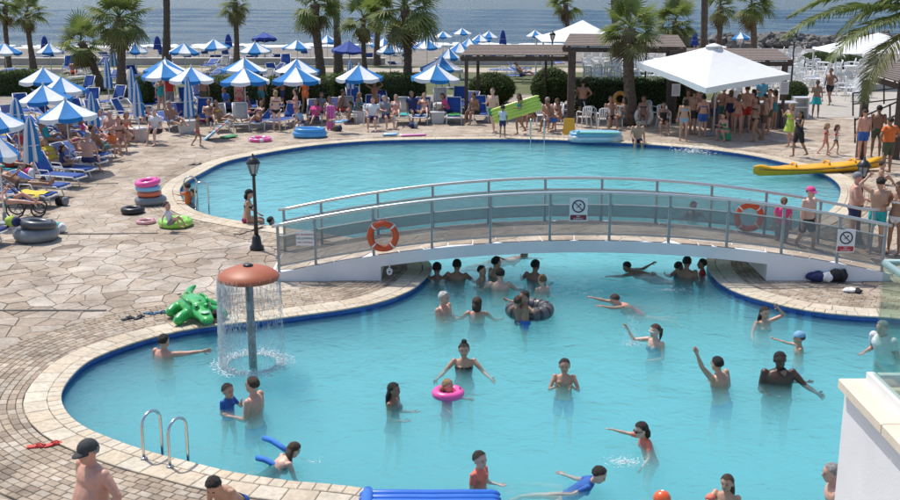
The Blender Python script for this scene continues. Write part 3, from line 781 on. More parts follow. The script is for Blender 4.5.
# big white square parasol
Pb = at(713, 135)
t = thing('square_parasol', 'large white square canvas parasol over the crowd at the bar', 'parasol', (Pb.x, Pb.y, 0))
dY = Pb.y
def wp(px, py, Y): v = atY(px, py, Y); return v-Vector((Pb.x, Pb.y, 0))
apex = wp(714, 45, dY+.2); cL = wp(637, 62, dY+1.2); cF = wp(706, 88, dY-2.6); cR = wp(791, 74, dY-.6); cB = wp(722, 56, dY+3.6)
cs = [cL, cF, cR, cB]; hub = apex
MB().tube([(0, 0, 0), (0, 0, apex.z)], .04, 10).build('pole', M_POLE, t, True)
for i in range(4):
    a, b = cs[i], cs[(i+1) % 4]; V = []; F = []; k = 8
    for j in range(k+1):
        s_ = j/k
        for i2 in range(k+1):
            u = i2/k; e = a.lerp(b, u)+Vector((0, 0, .0)); e.z += .03*4*u*(1-u)
            v = hub.lerp(e, s_); v.z -= .045*math.sin(math.pi*s_); V.append(v)
    for j in range(k):
        for i2 in range(k): q = j*(k+1)+i2; F.append((q, q+k+1, q+k+2, q+1))
    pn = raw('canopy_panel', mk('canopy_panel', V, F, M_CANVAS, True), t)
    V = []; F = []
    for i2 in range(k+1):
        u = i2/k; e = a.lerp(b, u); e.z += .03*4*u*(1-u); V += [e+Vector((0, 0, .0)), e-Vector((0, 0, .22+.03*math.sin(i2*2.1)))]
    for i2 in range(k): F.append((2*i2, 2*i2+1, 2*i2+3, 2*i2+2))
    raw('valance', mk('valance', V, F, M_CANVAS), t)
MB().lathe([(.0, -.1), (.34, -.08), (.30, -.02), (.1, .05), (0, .07)], 12, hub).build('vent_cap', M_CANVAS, t, True)
MB().box((0, 0, .05), (.7, .7, .10), 0, .02).build('base', M_GREYMETAL, t)
# white pavilion tent by the beach
Pt = atY(582, 44, 66)
t = thing('pavilion_tent', 'white pointed canvas pavilion behind the middle pergola', 'tent', (Pt.x, Pt.y, 0))
zt = atY(582, 20, 66).z; ze = atY(544, 41, 64).z; hw = 2.6
for i in range(4):
    c_ = [(-hw, -hw), (hw, -hw), (hw, hw), (-hw, hw)]; a = Vector(c_[i]+(ze,)); b = Vector(c_[(i+1) % 4]+(ze,)); V = []; F = []
    for j in range(6):
        for u in (0, .25, .5, .75, 1): v = Vector((0, 0, zt)).lerp(a.lerp(b, u), j/5); v.z -= .12*math.sin(math.pi*j/5); V.append(v)
    for j in range(5):
        for u in range(4): q = j*5+u; F.append((q, q+5, q+6, q+1))
    raw('roof_panel', mk('roof_panel', V, F, M_CANVAS, True), t)
for sx in (-1, 1):
    for sy in (-1, 1): MB().tube([(sx*(hw-.1), sy*(hw-.1), 0), (sx*(hw-.1), sy*(hw-.1), ze)], .05, 8).build('leg', M_POLE, t)
# two more white canvas roofs at far right
for px, py, Y, lab in ((878, 40, 62, 'white canvas awning half behind the palm fronds at upper right'), (660, 62, 70, None)):
    if not lab: continue
    P = atY(px, py, Y); t = thing('awning', lab, 'awning', (P.x, P.y, 0)); z0 = P.z
    for i in range(4):
        c_ = [(-3, -2), (3, -2), (3, 2), (-3, 2)]; a = Vector(c_[i]+(z0-.6,)); b = Vector(c_[(i+1) % 4]+(z0-.6,))
        raw('roof_panel', mk('roof_panel', [(0, 0, z0+.4), a, b], [(0, 1, 2)], M_CANVAS), t)
    for sx in (-1, 1):
        for sy in (-1, 1): MB().tube([(sx*2.9, sy*1.9, 0), (sx*2.9, sy*1.9, z0-.6)], .05, 8).build('leg', M_POLE, t)

# ================================================================== pergolas with shingled roofs
def pergola(label, corners, Yf, Yb, posts, slats=9):
    """corners: eave left, eave right, top right, top left in photo px; Yf, Yb depths of eave and top edge"""
    a, b = atY(*corners[0], Yf), atY(*corners[1], Yf); c, d = atY(*corners[2], Yb), atY(*corners[3], Yb)
    org = Vector(((a.x+b.x)/2, Yf, 0)); t = thing('pergola', label, 'pergola', org)
    a, b, c, d = a-org, b-org, c-org, d-org
    for k in range(slats):                                # shingle courses, each lapping the one below
        f0, f1 = k/slats, (k+1)/slats
        p0, p1, p2, p3 = a.lerp(d, f0), b.lerp(c, f0), b.lerp(c, f1), a.lerp(d, f1)
        up = Vector((0, 0, .02))
        V = [p0+up, p1+up, p2+up*.2, p3+up*.2, p0-up, p1-up, p2-up, p3-up]
        raw('roof_course', mk('roof_course', V, [(0, 1, 2, 3), (7, 6, 5, 4), (4, 5, 1, 0), (5, 6, 2, 1), (6, 7, 3, 2), (7, 4, 0, 3)], M_SHINGLE), t)
    lo = Vector((0, 0, -.16))
    MB().obox(a+lo, b+lo, .12, .20).build('beam', M_WOODDARK, t); MB().obox(d+lo, c+lo, .12, .20).build('beam', M_WOODDARK, t)
    k = max(4, int((b-a).length/.9))
    for i in range(k+1):
        f = i/k; MB().obox(a.lerp(b, f)+lo*.75, d.lerp(c, f)+lo*.75, .06, .12).build('rafter', M_WOODDARK, t)
    for (px, y, w_) in posts:
        P = atY(px, 60, Yf if y == 'f' else Yb)-org; zt_ = (a.z if y == 'f' else d.z)-.2
        MB().box((P.x, P.y, zt_/2), (w_, w_, zt_)).build('post', M_WOODDARK, t)
    return t
pergola('low brown pergola over the hedges, left of the taller one', [(461, 55), (571, 55), (567, 44.5), (470, 44.5)], 48.5, 52.5, [(466.5, 'f', .16), (478, 'b', .14), (546, 'b', .10)])
pergola('taller brown pergola with palm trunk in front, behind the far pool', [(563, 45.5), (686, 47), (678, 35), (570, 33.5)], 47.5, 51.5, [(572, 'f', .30), (673, 'f', .38), (668, 'b', .2)])
pergola('brown shingled bar roof partly behind the white square parasol', [(676, 61), (793, 60), (776, 48.5), (680, 48)], 49.5, 54, [(785.5, 'f', .22), (690, 'f', .2)])
pergola('brown shingled roof with timber post at the right edge', [(873, 74), (960, 100), (960, 62), (878, 62)], 38, 42, [(868.5, 'f', .22), (905, 'f', .22)])
# bar counter under the square parasol and small white box on the deck
P = at(748, 128); t = thing('bar_counter', 'dark grey bar counter in the shade of the white parasol', 'bar', (P.x, P.y, 0))
MB().box((0, .3, .5), (3.8, .6, 1.0)).build('front_panel', mat('grey_laminate', (.16, .165, .17), .6, .15, 3), t)
MB().box((0, .3, 1.03), (4.0, .8, .06)).build('counter_top', mat('pale_laminate', (.45, .46, .48), .4), t)
P = at(799, 118); t = thing('white_cabinet', 'white open-fronted cabinet standing on the deck beside the bar', 'cabinet', (P.x, P.y, 0))
for c_, d_ in (((0, 0, .92), (.66, .6, .05)), ((-.3, 0, .45), (.05, .56, .9)), ((.3, 0, .45), (.05, .56, .9)), ((0, .26, .45), (.55, .04, .9)), ((0, 0, .5), (.55, .5, .04))):
    MB().box(c_, d_).build('board', M_PLASTIC, t)
def notice(px, py, Y, lab):
    P = atY(px, py, Y); t = thing('notice_board', lab, 'sign', (P.x, P.y, 0))
    MB().box((0, 0, P.z), (.36, .03, .52)).build('board', M_SIGNW, t); MB().box((0, .06, P.z/2), (.12, .07, P.z)).build('post', M_WOODDARK, t)
    for k in range(5): MB().box((0, -.018, P.z+.17-.075*k), (.26-.04*(k % 2), .004, .022)).build('text_line', mat('faded_print', (.35, .36, .38), .7), t)
notice(676, 90, 47.0, 'white notice on the dark pergola post left of the parasol pole')
notice(784.5, 88, 45.5, 'white notice on a dark post right of the white parasol')
# yellow warning board
P = at(569, 134); t = thing('warning_board', 'yellow A-shaped wet floor board at the far pool edge', 'sign', (P.x, P.y, 0))
M_YEL = mat('warning_yellow', (.78, .42, .03), .45)
for s_ in (-1, 1): MB().add([(-.2, s_*.02, .62), (.2, s_*.02, .62), (.24, s_*.2, 0), (-.24, s_*.2, 0), (-.2, s_*.02+.01, .63), (.2, s_*.02+.01, .63), (.24, s_*.2+.015, 0), (-.24, s_*.2+.015, 0)], [(0, 1, 2, 3), (7, 6, 5, 4), (0, 4, 5, 1), (2, 6, 7, 3), (1, 5, 6, 2), (0, 3, 7, 4)]).build('leaf', M_YEL, t)
MB().add([(-.09, -.12, .2), (.09, -.12, .2), (0, -.072, .42)], [(0, 1, 2)]).build('warning_triangle', M_SIGNB, t)

# ================================================================== lamp posts
def lamp_post(px, py_base, py_top, lab, Y=None):
    P = at(px, py_base) if Y is None else atY(px, 60, Y); P.z = 0
    top = atY(px, py_top, P.y).z
    t = thing('lamp_post', lab, 'lamp post', (P.x, P.y, 0)); h = top-.5
    MB().lathe([(.17, 0), (.17, .08), (.12, .12), (.10, .3), (.06, .36)], 12).build('base', M_BLACKMETAL, t, True)
    MB().lathe([(.055, .3), (.042, h*.6), (.036, h), (.075, h+.02), (.05, h+.06)], 10).build('pole', M_BLACKMETAL, t, True)
    MB().lathe([(.07, h+.06), (.14, h+.30)], 6).build('glass', mat('lamp_glass', (.45, .47, .48), .2, trans=.35), t)
    mb = MB()
    for k in range(6):
        a = k*math.pi/3; mb.obox((.072*math.cos(a), .072*math.sin(a), h+.06), (.143*math.cos(a), .143*math.sin(a), h+.31), .016, .016)
    mb.build('cage', M_BLACKMETAL, t)
    MB().lathe([(.17, h+.30), (.16, h+.34), (.09, h+.43), (.03, h+.46), (.022, h+.52), (0, h+.54)], 12).build('cap', M_BLACKMETAL, t, True)
lamp_post(257, 249.5, 155, 'black lantern lamp post on the deck at the left end of the bridge')
lamp_post(856.5, 244, 158, 'black lantern lamp post among bathers at the right end of the bridge')
lamp_post(793, 84, 33, 'black lantern lamp post in front of the white plastic chairs', 56)
lamp_post(552, 90, 31, 'black lantern lamp post rising behind the low pergola', 57)
lamp_post(646, 90, 40, 'thin lamp post between palm crowns behind the tall pergola', 60)

# ================================================================== stair railing at right
t = thing('stair_railing', 'black metal stair railing with two bars at the right edge', 'railing', at(853, 128))
O_ = at(853, 128); O2 = O_.copy()
def rp_(px, py, Y, dz=0): return atY(px, py, Y)-O_
for a, b in (((853, 116), (853, 93)), ((866, 112), (866, 88)), ((884, 104), (884, 78)), ((855, 143), (855, 118)), ((872, 137), (872, 113)), ((890, 131), (890, 104)), ((902, 126), (902, 98))):
    Yp = at(853, 128).y if a[1] < 117 else at(855, 146).y
    MB().obox(rp_(*a, Yp), rp_(*b, Yp), .05, .05, (0, 1, 0)).build('baluster', M_BLACKMETAL, t)
Yp, Yq = at(853, 128).y, at(855, 146).y
for (a, b, Y_) in (((853, 93), (915, 86), Yp), ((853, 104), (915, 97), Yp), ((855, 120), (915, 94), Yq), ((855, 133), (915, 107), Yq)):
    MB().obox(rp_(*a, Y_), rp_(*b, Y_), .05, .05).build('rail', M_BLACKMETAL, t)
# ================================================================== planting
def leafmat(name, c, c2):
    m = mat(name, c, .6, c2=c2, scale=3.0, spec=.3)
    n = m.node_tree.nodes; l = m.node_tree.links; p = n['Principled BSDF']; out = n['Material Output']
    tl = n.new('ShaderNodeBsdfTranslucent'); tl.inputs[0].default_value = (c[0]*1.5, c[1]*1.6, c[2]*.8, 1)
    ms = n.new('ShaderNodeMixShader'); ms.inputs[0].default_value = .32
    l.new(p.outputs[0], ms.inputs[1]); l.new(tl.outputs[0], ms.inputs[2]); l.new(ms.outputs[0], out.inputs[0]); return m
M_FROND = leafmat('palm_frond', (.15, .19, .07), (.25, .275, .11)); M_FRONDY = leafmat('palm_frond_old', (.20, .19, .09), (.16, .17, .07)); M_DEAD = leafmat('palm_frond_dead', (.20, .15, .09), (.14, .10, .06))
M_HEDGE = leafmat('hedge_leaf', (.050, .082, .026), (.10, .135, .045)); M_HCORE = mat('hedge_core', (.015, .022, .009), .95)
def fan_frond(m, seed, droop):
    r = random.Random(seed); V = []; F = []
    pts = [Vector((t*.5, 0, -.10*t*t)) for t in (0, .33, .66, 1)]
    mb = MB().tube(pts, [.018, .014, .012, .01], 4)
    c = pts[-1]; nb = 22
    for k in range(nb):
        a = R(-118+236*k/(nb-1)); L = (.62-.16*abs(a)/2)*r.uniform(.85, 1.08); wd = .025
        dx, dy = math.cos(a), math.sin(a); sx, sy = -dy, dx; prev = None
        for j, f in enumerate((.0, .5, .8, 1.0)):
            z = -droop*(f**2)*L*(.6+.4*r.random())+.06*abs(math.sin(a))*f*(1-f)*2
            q = c+Vector((dx*L*f, dy*L*f, z)); hw = wd*(.25, 1, .65, .04)[j]
            pr = (q+Vector((sx*hw, sy*hw, .012)), q-Vector((sx*hw, sy*hw, -.012)))
            if prev: mb.add([prev[0], prev[1], pr[1], pr[0]], [(0, 1, 2, 3)])
            prev = pr
    return mb.mesh('frond', m)
FAN = [fan_frond(M_FROND, 1, .35), fan_frond(M_FROND, 2, .6), fan_frond(M_FROND, 3, .2), fan_frond(M_FRONDY, 4, .7)]
FAND = fan_frond(M_DEAD, 9, 1.0)
def palm(px, pyc, Y, rpx, label, tw=.20, base_px=None, nf=34, skirt=6, seed=0, crown=True, top=None):
    r = random.Random(seed*31+px); cz = atY(px, pyc, Y); bx = atY(base_px if base_px else px, 80, Y).x; zg = beachz(Y) if Y > 76 else 0
    t = thing('palm_tree', label, 'palm tree', (bx, Y, zg)); H_ = cz.z-zg; lean = cz.x-bx
    k = max(10, int(H_/.22)); pts = []; rr = []
    for i in range(k+1):
        f = i/k; pts.append((lean*(f**1.6)+.05*math.sin(f*5+seed), .04*math.sin(f*4), H_*f)); rr.append(tw*(1.25-.45*min(1, f*2.5)+.12*max(0, f-.8)*5)*(1+.10*(i % 2)))
    MB().tube(pts, rr, 10).build('trunk', M_TRUNK, t, True)
    if not crown: return t
    rad = rpx/FPX*(Y*_c+3)
    top_ = Vector(pts[-1])
    nf = int(nf*.68); skirt = int(skirt*.7)
    for i in range(nf+skirt):
        dead = i >= nf; az = r.uniform(0, 6.283); f = i/nf
        el = R(-85+r.uniform(-8, 25)) if dead else R(82-125*f**.9+r.uniform(-9, 9))
        me = FAND if dead else FAN[3 if f > .85 else r.randrange(3)]
        o = raw('frond', me, t, top_+Vector((0, 0, -.25 if dead else .12-.22*f)))
        s_ = rad*r.uniform(.85, 1.08)*(1.0 if not dead else .8); o.scale = (s_, s_*.95, s_)
        o.rotation_euler = (r.uniform(-.5, .5), -el, az)
    return t
# crown px, depth, crown radius px
palm(6, 6, 74, 22, 'slim palm at the upper left corner', .19, 9, 32, 5, 1)
palm(27, 12, 73, 22, 'palm with curved trunk, second from the left', .20, 34, 34, 6, 2)
palm(80, 42, 60, 27, 'short leaning palm in front of the taller one at left', .24, 101, 34, 8, 3)
palm(119, 18, 57, 36, 'full-crowned palm behind the left folded parasols', .26, 122, 46, 9, 4)
palm(166, -36, 71, 30, 'bare palm trunk crossing the sea left of the middle, crown out of frame', .26, 168, 30, 6, 5)
palm(236, 2, 74, 22, 'solitary palm above the small beach parasols at centre left', .20, 237, 32, 9, 6)
palm(315, 4, 60, 30, 'palm with thick shaggy trunk, left of the three clustered palms', .27, 320, 40, 9, 7)
palm(337, -40, 70, 30, 'tall straight palm trunk between shaggy palms, crown out of frame', .25, 338, 30, 6, 8)
palm(362, 18, 63, 24, 'small drooping palm behind the plain blue parasol', .16, 366, 28, 10, 9)
palm(377, 12, 76, 22, 'palm half hidden behind the big central palm', .22, 378, 30, 10, 10)
palm(405, 8, 55, 40, 'big central palm with thick brown trunk behind the loungers', .24, 408, 50, 9, 11)
palm(566, 4, 92, 20, 'distant palm right of centre against the sea', .22, 567, 32, 5, 12)
palm(614, -26, 72, 24, 'tall palm trunk above the tall pergola, crown out of frame', .24, 614, 28, 5, 13)
palm(629, 28, 46.5, 33, 'bushy palm growing through in front of the tall pergola', .27, 631, 46, 9, 14)
palm(675, 21, 56, 26, 'low palm crown behind the right end of the tall pergola', .22, 675, 34, 8, 15)
palm(703, -30, 66, 26, 'tall bare palm trunk behind the white square parasol', .24, 704, 28, 5, 16)
palm(720, 6, 75, 22, 'palm with forked shadowed crown right of the bare trunk', .22, 717, 32, 9, 17)
palm(752, 4, 72, 26, 'palm standing among the distant white furniture at right', .24, 752, 36, 9, 18)
# date palm at right edge: arching feather fronds
DY = 31.0; Pd = atY(955, 60, DY)
t = thing('palm_tree', 'date palm with long arching feather fronds hanging in at upper right', 'palm tree', (Pd.x, DY, 0))
cz = atY(945, -12, DY).z
MB().tube([(.05*math.sin(i), 0, cz*i/24) for i in range(25)], [.30*(1+.12*(i % 2)) for i in range(25)], 12).build('trunk', M_TRUNK, t, True)
def feather(ctrl_, w0, seed, m):
    r = random.Random(seed); c = [Vector(q) for q in ctrl_]; N = 64; pts = []
    for i in range(N+1):
        f = i/N*(len(c)-1); k = min(int(f), len(c)-2); u = f-k
        p0, p1, p2, p3 = c[max(k-1, 0)], c[k], c[k+1], c[min(k+2, len(c)-1)]
        pts.append(.5*((2*p1)+(p2-p0)*u+(2*p0-5*p1+4*p2-p3)*u*u+(3*p1-p0-3*p2+p3)*u**3))
    mb = MB().tube(pts, [.032*(1-.8*i/N) for i in range(N+1)], 5)
    for i in range(3, N+1):
        d = (pts[min(i+1, N)]-pts[i-1]).normalized(); s_ = d.cross(Vector((0, 0, 1)))
        s_ = s_.normalized() if s_.length > .05 else Vector((0, 1, 0)); u_ = s_.cross(d); f = i/N
        L = w0*(.45+1.1*math.sin(math.pi*min(1, f*.8+.12)))*r.uniform(.85, 1.1)*(1-.45*f*f)
        for sg in (-1, 1):
            for q in range(2):
                e = (d*.75+s_*sg*.85+u_*r.uniform(-.1, .45)-Vector((0, 0, .25))).normalized()*L*r.uniform(.85, 1.05)
                b = pts[i]-d*.035*q; hw = d*.02; mid = b+e*.55+Vector((0, 0, .02)); tip = b+e-Vector((0, 0, .10*L))
                mb.add([b-hw*.5, b+hw*.5, mid+hw, tip, mid-hw], [(0, 1, 2, 3, 4)])
    return mb.mesh('frond', m)
def dp(px, py, dy): v = atY(px, py, DY+dy); return (v.x-Pd.x, v.y-DY, v.z)
FR = [[dp(950, -4, 0), dp(903, 5, -.2), dp(855, 6, -.5), dp(815, 18, -.8), dp(786, 36, -1.0)],
      [dp(950, -2, 0), dp(908, 14, -.6), dp(872, 25, -1.1), dp(848, 40, -1.4), dp(830, 60, -1.6)],
      [dp(950, -2, 0), dp(918, 28, -.9), dp(889, 46, -1.5), dp(873, 70, -1.9), dp(864, 100, -2.1)],
      [dp(950, -6, 0), dp(905, -12, .4), dp(858, -10, .7), dp(820, 0, .9), dp(790, 16, 1.0)],
      [dp(950, -6, 0), dp(900, -4, .1), dp(862, 14, .2), dp(838, 34, .3)],
      [dp(945, -8, 0), dp(985, -20, -.5), dp(1020, 10, -1), dp(1035, 50, -1.2)], [dp(945, -8, 0), dp(960, -40, 1), dp(950, -60, 2.4), dp(940, -40, 3.6)],
      [dp(945, -8, 0), dp(965, -30, -1), dp(975, -30, -2.4), dp(980, 0, -3.6)]]
for i, c_ in enumerate(FR): raw('frond', feather(c_, .55, i, M_FROND if i != 2 else M_FRONDY), t)
# hedges and shrubs: dark core plus thousands of small leaves
def hedge(px0, px1, ytop, ybase, depth, label, seed, name='hedge', rnd=0.0, z0=0.0, cat='hedge'):
    r = np.random.default_rng(seed); a, b = at(px0, ybase), at(px1, ybase); Y = a.y; top = atY((px0+px1)/2, ytop, Y).z
    W = b.x-a.x; t = thing(name, label, cat, ((a.x+b.x)/2, Y+depth/2, 0)); hx, hy = W/2, depth/2
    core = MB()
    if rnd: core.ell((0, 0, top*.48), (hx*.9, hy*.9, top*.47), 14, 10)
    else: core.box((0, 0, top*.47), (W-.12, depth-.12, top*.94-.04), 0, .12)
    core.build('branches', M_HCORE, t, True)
    N = int(min(9000, 900*(W*top+W*depth+depth*top*2)))
    V = np.zeros((N, 4, 3))
    if rnd:
        d = r.normal(size=(N, 3)); d /= np.linalg.norm(d, axis=1)[:, None]; C = d*np.array([hx, hy, top/2])*(1+r.normal(0, .05, (N, 1)))+np.array([0, 0, top/2])
        nrm = d
    else:
        ar = np.array([W*depth, W*top, W*top, depth*top, depth*top]); s_ = r.choice(5, N, p=ar/ar.sum()); u = r.uniform(-1, 1, (N, 2)); C = np.zeros((N, 3)); nrm = np.zeros((N, 3))
        bumpy = lambda q: .05*np.sin(q*3.1)+.04*np.sin(q*7.7+1)
        for k, (ax, sg) in enumerate(((2, 1), (1, -1), (1, 1), (0, -1), (0, 1))):
            i = s_ == k
            if ax == 2: C[i] = np.stack([u[i, 0]*hx, u[i, 1]*hy, np.full(i.sum(), top)+bumpy(u[i, 0]*hx)], 1)
            elif ax == 1: C[i] = np.stack([u[i, 0]*hx, np.full(i.sum(), sg*hy), (u[i, 1]+1)/2*top], 1)
            else: C[i] = np.stack([np.full(i.sum(), sg*hx), u[i, 0]*hy, (u[i, 1]+1)/2*top], 1)
            nrm[i, ax] = sg
        C += r.normal(0, .045, (N, 3))
    nn = nrm+r.normal(0, .6, (N, 3)); nn /= np.linalg.norm(nn, axis=1)[:, None]; t1 = np.cross(nn, r.normal(size=(N, 3))); t1 /= np.linalg.norm(t1, axis=1)[:, None]; t2 = np.cross(nn, t1)
    s1 = r.uniform(.035, .07, (N, 1))
    V[:, 0] = C-t1*s1; V[:, 1] = C+t2*s1*.45; V[:, 2] = C+t1*s1; V[:, 3] = C-t2*s1*.45
    me = bpy.data.meshes.new('foliage'); me.vertices.add(4*N); me.vertices.foreach_set('co', V.reshape(-1)); me.loops.add(4*N); me.loops.foreach_set('vertex_index', np.arange(4*N, dtype=np.int32))
    me.polygons.add(N); me.polygons.foreach_set('loop_start', np.arange(0, 4*N, 4, dtype=np.int32)); me.polygons.foreach_set('loop_total', np.full(N, 4, dtype=np.int32)); me.update(); me.materials.append(M_HEDGE)
    raw('foliage', me, t)
hedge(-20, 42, 73, 96, 1.2, 'clipped light green hedge at the left edge behind the parasols', 1)
hedge(128, 152, 78, 112, 1.0, 'dark shrub behind the left folded parasols', 2, 'shrub', 1, cat='shrub')
hedge(205, 330, 80, 112, 1.3, 'long dark hedge behind the front row of parasols', 3)
hedge(332, 424, 76, 108, 1.3, 'dark hedge behind the sunbathers at the big palm', 4)
hedge(470, 515, 75, 106, 1.8, 'rounded dark hedge left of the lawn gap', 5, 'hedge', 1)
hedge(533, 572, 70, 108, 1.8, 'rounded dark hedge right of the lawn gap', 6, 'hedge', 1)
hedge(578, 672, 82, 115, 1.2, 'clipped dark hedge behind the chairs under the tall pergola', 7)
hedge(672, 700, 84, 112, 1.0, 'dark hedge stub behind the white notice', 8)
hedge(786, 810, 83, 104, 1.2, 'small rounded hedge beside the white cabinet', 9, 'hedge', 1)
hedge(803, 838, 53, 70, 1.5, 'dark shrub among the distant white chairs', 10, 'shrub', 1, cat='shrub')
hedge(838, 868, 56, 70, 1.5, 'dark shrub near the right palm fronds', 12, 'shrub', 1, cat='shrub')
# rocks of the breakwater at right
rk = MB(); r_ = random.Random(4)
for i in range(620):
    f = r_.random(); x = 20+f*75; y = 116+r_.uniform(0, 9)+f*8; s_ = r_.uniform(.3, .85)
    n0 = len(rk.V); rk.ell((x, y, -2.0+r_.uniform(0, 1.0)), (s_*r_.uniform(.8, 1.3), s_, s_*.7), 8, 6, Matrix.Rotation(r_.uniform(0, 6), 3, (r_.random(), r_.random(), 1)))
    for v in rk.V[n0:]: v += Vector((r_.uniform(-.2, .2), r_.uniform(-.2, .2), r_.uniform(-.2, .2)))*s_
tag(rk.build('breakwater_rocks', mat('breakwater_rock', (.19, .175, .16), .9, .3, .8, .6, 6)), kind='stuff')

# ================================================================== loungers
def lounger_proto(fab, back_el, nm):
    t = raw('sun_lounger', None)
    L1, L2, W_, hz = 1.22, .72, .60, .34                 # foot end at -Y, head end at +Y
    mb = MB()
    for s_ in (-1, 1): mb.tube([(s_*W_/2, -L1, hz-.02), (s_*W_/2, -L1+.06, hz+.03), (s_*W_/2, 0, hz+.03), (s_*W_/2, .55, hz+.02)], .026, 6)
    mb.tube([(-W_/2, -L1, hz-.02), (W_/2, -L1, hz-.02)], .026, 6).tube([(-W_/2, .55, hz+.02), (W_/2, .55, hz+.02)], .026, 6)
    mb.build('frame', M_PLASTIC, t, True)
    e = R(back_el); by = Vector((0, math.cos(e), math.sin(e))); o_ = Vector((0, 0, hz+.045)); mb = MB()
    for s_ in (-1, 1): mb.tube([o_+Vector((s_*W_/2, 0, 0)), o_+Vector((s_*W_/2, 0, 0))+by*L2], .024, 6)
    mb.tube([o_+Vector((-W_/2, 0, 0))+by*L2, o_+Vector((W_/2, 0, 0))+by*L2], .024, 6); mb.build('back_frame', M_PLASTIC, t, True)
    def slab(p, d, Ln, nn):
        V = []; F = []; k = 6; nd = Vector((0, -d.z, d.y))
        for i in range(k+1):
            for j in range(5):
                u = j/4*2-1; q = p+d*(Ln*i/k)+Vector((u*(W_/2-.01), 0, 0))-nd*(.02*(1-u*u)); V.append(q+nd*.018)
        b = len(V); V += [v-nd*.028 for v in V]
        for i in range(k):
            for j in range(4): q = i*5+j; F += [(q, q+1, q+6, q+5), (b+q+5, b+q+6, b+q+1, b+q)]
        for i in range(k): F += [(i*5, i*5+5, b+i*5+5, b+i*5), (b+i*5+4, b+i*5+9, i*5+9, i*5+4)]
        for j in range(4): F += [(j+1, j, b+j, b+j+1), (k*5+j, k*5+j+1, b+k*5+j+1, b+k*5+j)]
        return mk(nn, V, F, fab, True)
    raw('sling_seat', slab(Vector((0, -L1+.02, hz+.045)), Vector((0, 1, 0)), L1-.02, 'sling_seat'), t)
    raw('sling_back', slab(o_+by*.02, by, L2-.03, 'sling_back'), t)
    for s_ in (-1, 1):
        MB().tube([(s_*W_/2, -L1+.42, hz+.02), (s_*(W_/2+.02), -L1+.30, 0)], .022, 6).build('leg', M_PLASTIC, t)
        MB().tube([(s_*W_/2, .25, hz+.02), (s_*(W_/2+.02), .40, 0)], .022, 6).build('leg', M_PLASTIC, t)
        MB().tube([(s_*(W_/2+.02), -.38, hz+.03), (s_*(W_/2+.03), -.30, hz+.2), (s_*(W_/2+.03), .05, hz+.2), (s_*(W_/2+.01), .08, hz+.06)], .02, 6).build('armrest', M_PLASTIC, t, True)
    return t
M_SLING2 = mat('grey_sling_fabric', (.42, .40, .36), .8, .08, 6); M_GREENT = mat('green_towel', (.05, .30, .06), .9, .1, 6, .4, 60); M_TEALT = mat('teal_fabric', (.05, .22, .28), .85, .1, 6)
LP = {'flat': lounger_proto(M_SLING, 3, 'f'), 'low': lounger_proto(M_SLING, 24, 'l'), 'up': lounger_proto(M_SLING, 62, 'u'), 'greyup': lounger_proto(M_SLING2, 62, 'g'), 'mid': lounger_proto(M_SLINGD, 42, 'm')}
used = set()
def lounger(kind, x, y, rz, label, group, z=0.0):
    o = LP[kind] if kind not in used else copy_tree(LP[kind]); used.add(kind)
    o.location = (x, y, z); o.rotation_euler = (0, 0, rz); tag(o, label, 'sun lounger', group); return o
# left block: foot ends towards the pool (to the right), in files going back
GL = 'blue loungers in the left block'
feet = [(2, 246), (52, 208), (66, 198), (82, 188), (94, 180), (103, 172), (109, 165), (115, 158), (121, 152), (128, 146), (135, 141)]
lang = R(72)
LOUNGE_LEFT = []
for f_ in range(3):
    for i, (px, py) in enumerate(feet):
        P = at(px, py); d = Vector((math.sin(lang), -math.cos(lang), 0))     # foot direction
        c = P - d*(1.22+2.25*f_) + Vector((0, .35*f_, 0))
        q = px_of(c.x, c.y)
        if q[0] < -45: continue
        kind = ['mid', 'flat', 'low', 'up', 'flat', 'mid', 'low', 'flat', 'low', 'mid'][(i+f_*3) % 10]
        lounger(kind, c.x, c.y, lang+R(rng.uniform(-5, 5)), 'blue lounger in the left block, %s from the front, %s file from the pool' % (ORD[i], ORD[f_]), GL)
        LOUNGE_LEFT.append((c.x, c.y, kind))
# back row along the far pool, facing it
GB = 'loungers behind the far pool'
back = [(162, 133, 'low', 35), (172, 128, 'mid', 10), (199, 126, 'up', 0), (214, 133, 'greyup', 18), (236, 132, 'greyup', 12), (264, 131, 'low', -20), (287, 130, 'up', -25), (312, 124, 'mid', 5), (330, 122, 'mid', -5), (345, 124, 'greyup', 10), (371, 122, 'up', 0), (401, 125, 'greyup', 4), (422, 125, 'up', -6), (454, 125, 'up', 0), (480, 123, 'up', 3)]
for i, (px, py, k, rz) in enumerate(back):
    P = at(px, py); lounger(k, P.x, P.y+1.1, R(rz), 'lounger behind the far pool, %s from the left in the pool-side row' % ORD[i], GB)
mid_ = [(20, 118, 'up'), (36, 121, 'low'), (50, 128, 'mid'), (74, 124, 'up'), (92, 122, 'mid'), (120, 124, 'up'), (8, 128, 'mid'), (30, 136, 'low'), (140, 120, 'mid')]
for i, (px, py, k) in enumerate(sorted(mid_)):
    P = at(px, py); lounger(k, P.x, P.y+.4, R(rng.uniform(30, 80)), 'lounger between the left block and the hedge, %s from the left' % ORD[i], 'loungers behind the left block')
second = [(150, 112, 'up'), (182, 112, 'up'), (206, 113, 'greyup'), (228, 113, 'up'), (256, 111, 'up'), (272, 113, 'up'), (312, 110, 'up'), (334, 108, 'up'), (380, 112, 'mid'), (440, 113, 'greyup'), (460, 111, 'up'), (86, 113, 'up'), (112, 110, 'up'), (62, 118, 'up'), (196, 106, 'mid'), (216, 106, 'mid'), (242, 106, 'mid'), (286, 106, 'mid'), (300, 113, 'up'), (322, 115, 'mid'), (352, 112, 'up'), (366, 108, 'mid'), (412, 110, 'mid'), (470, 114, 'mid'), (246, 115, 'up')]
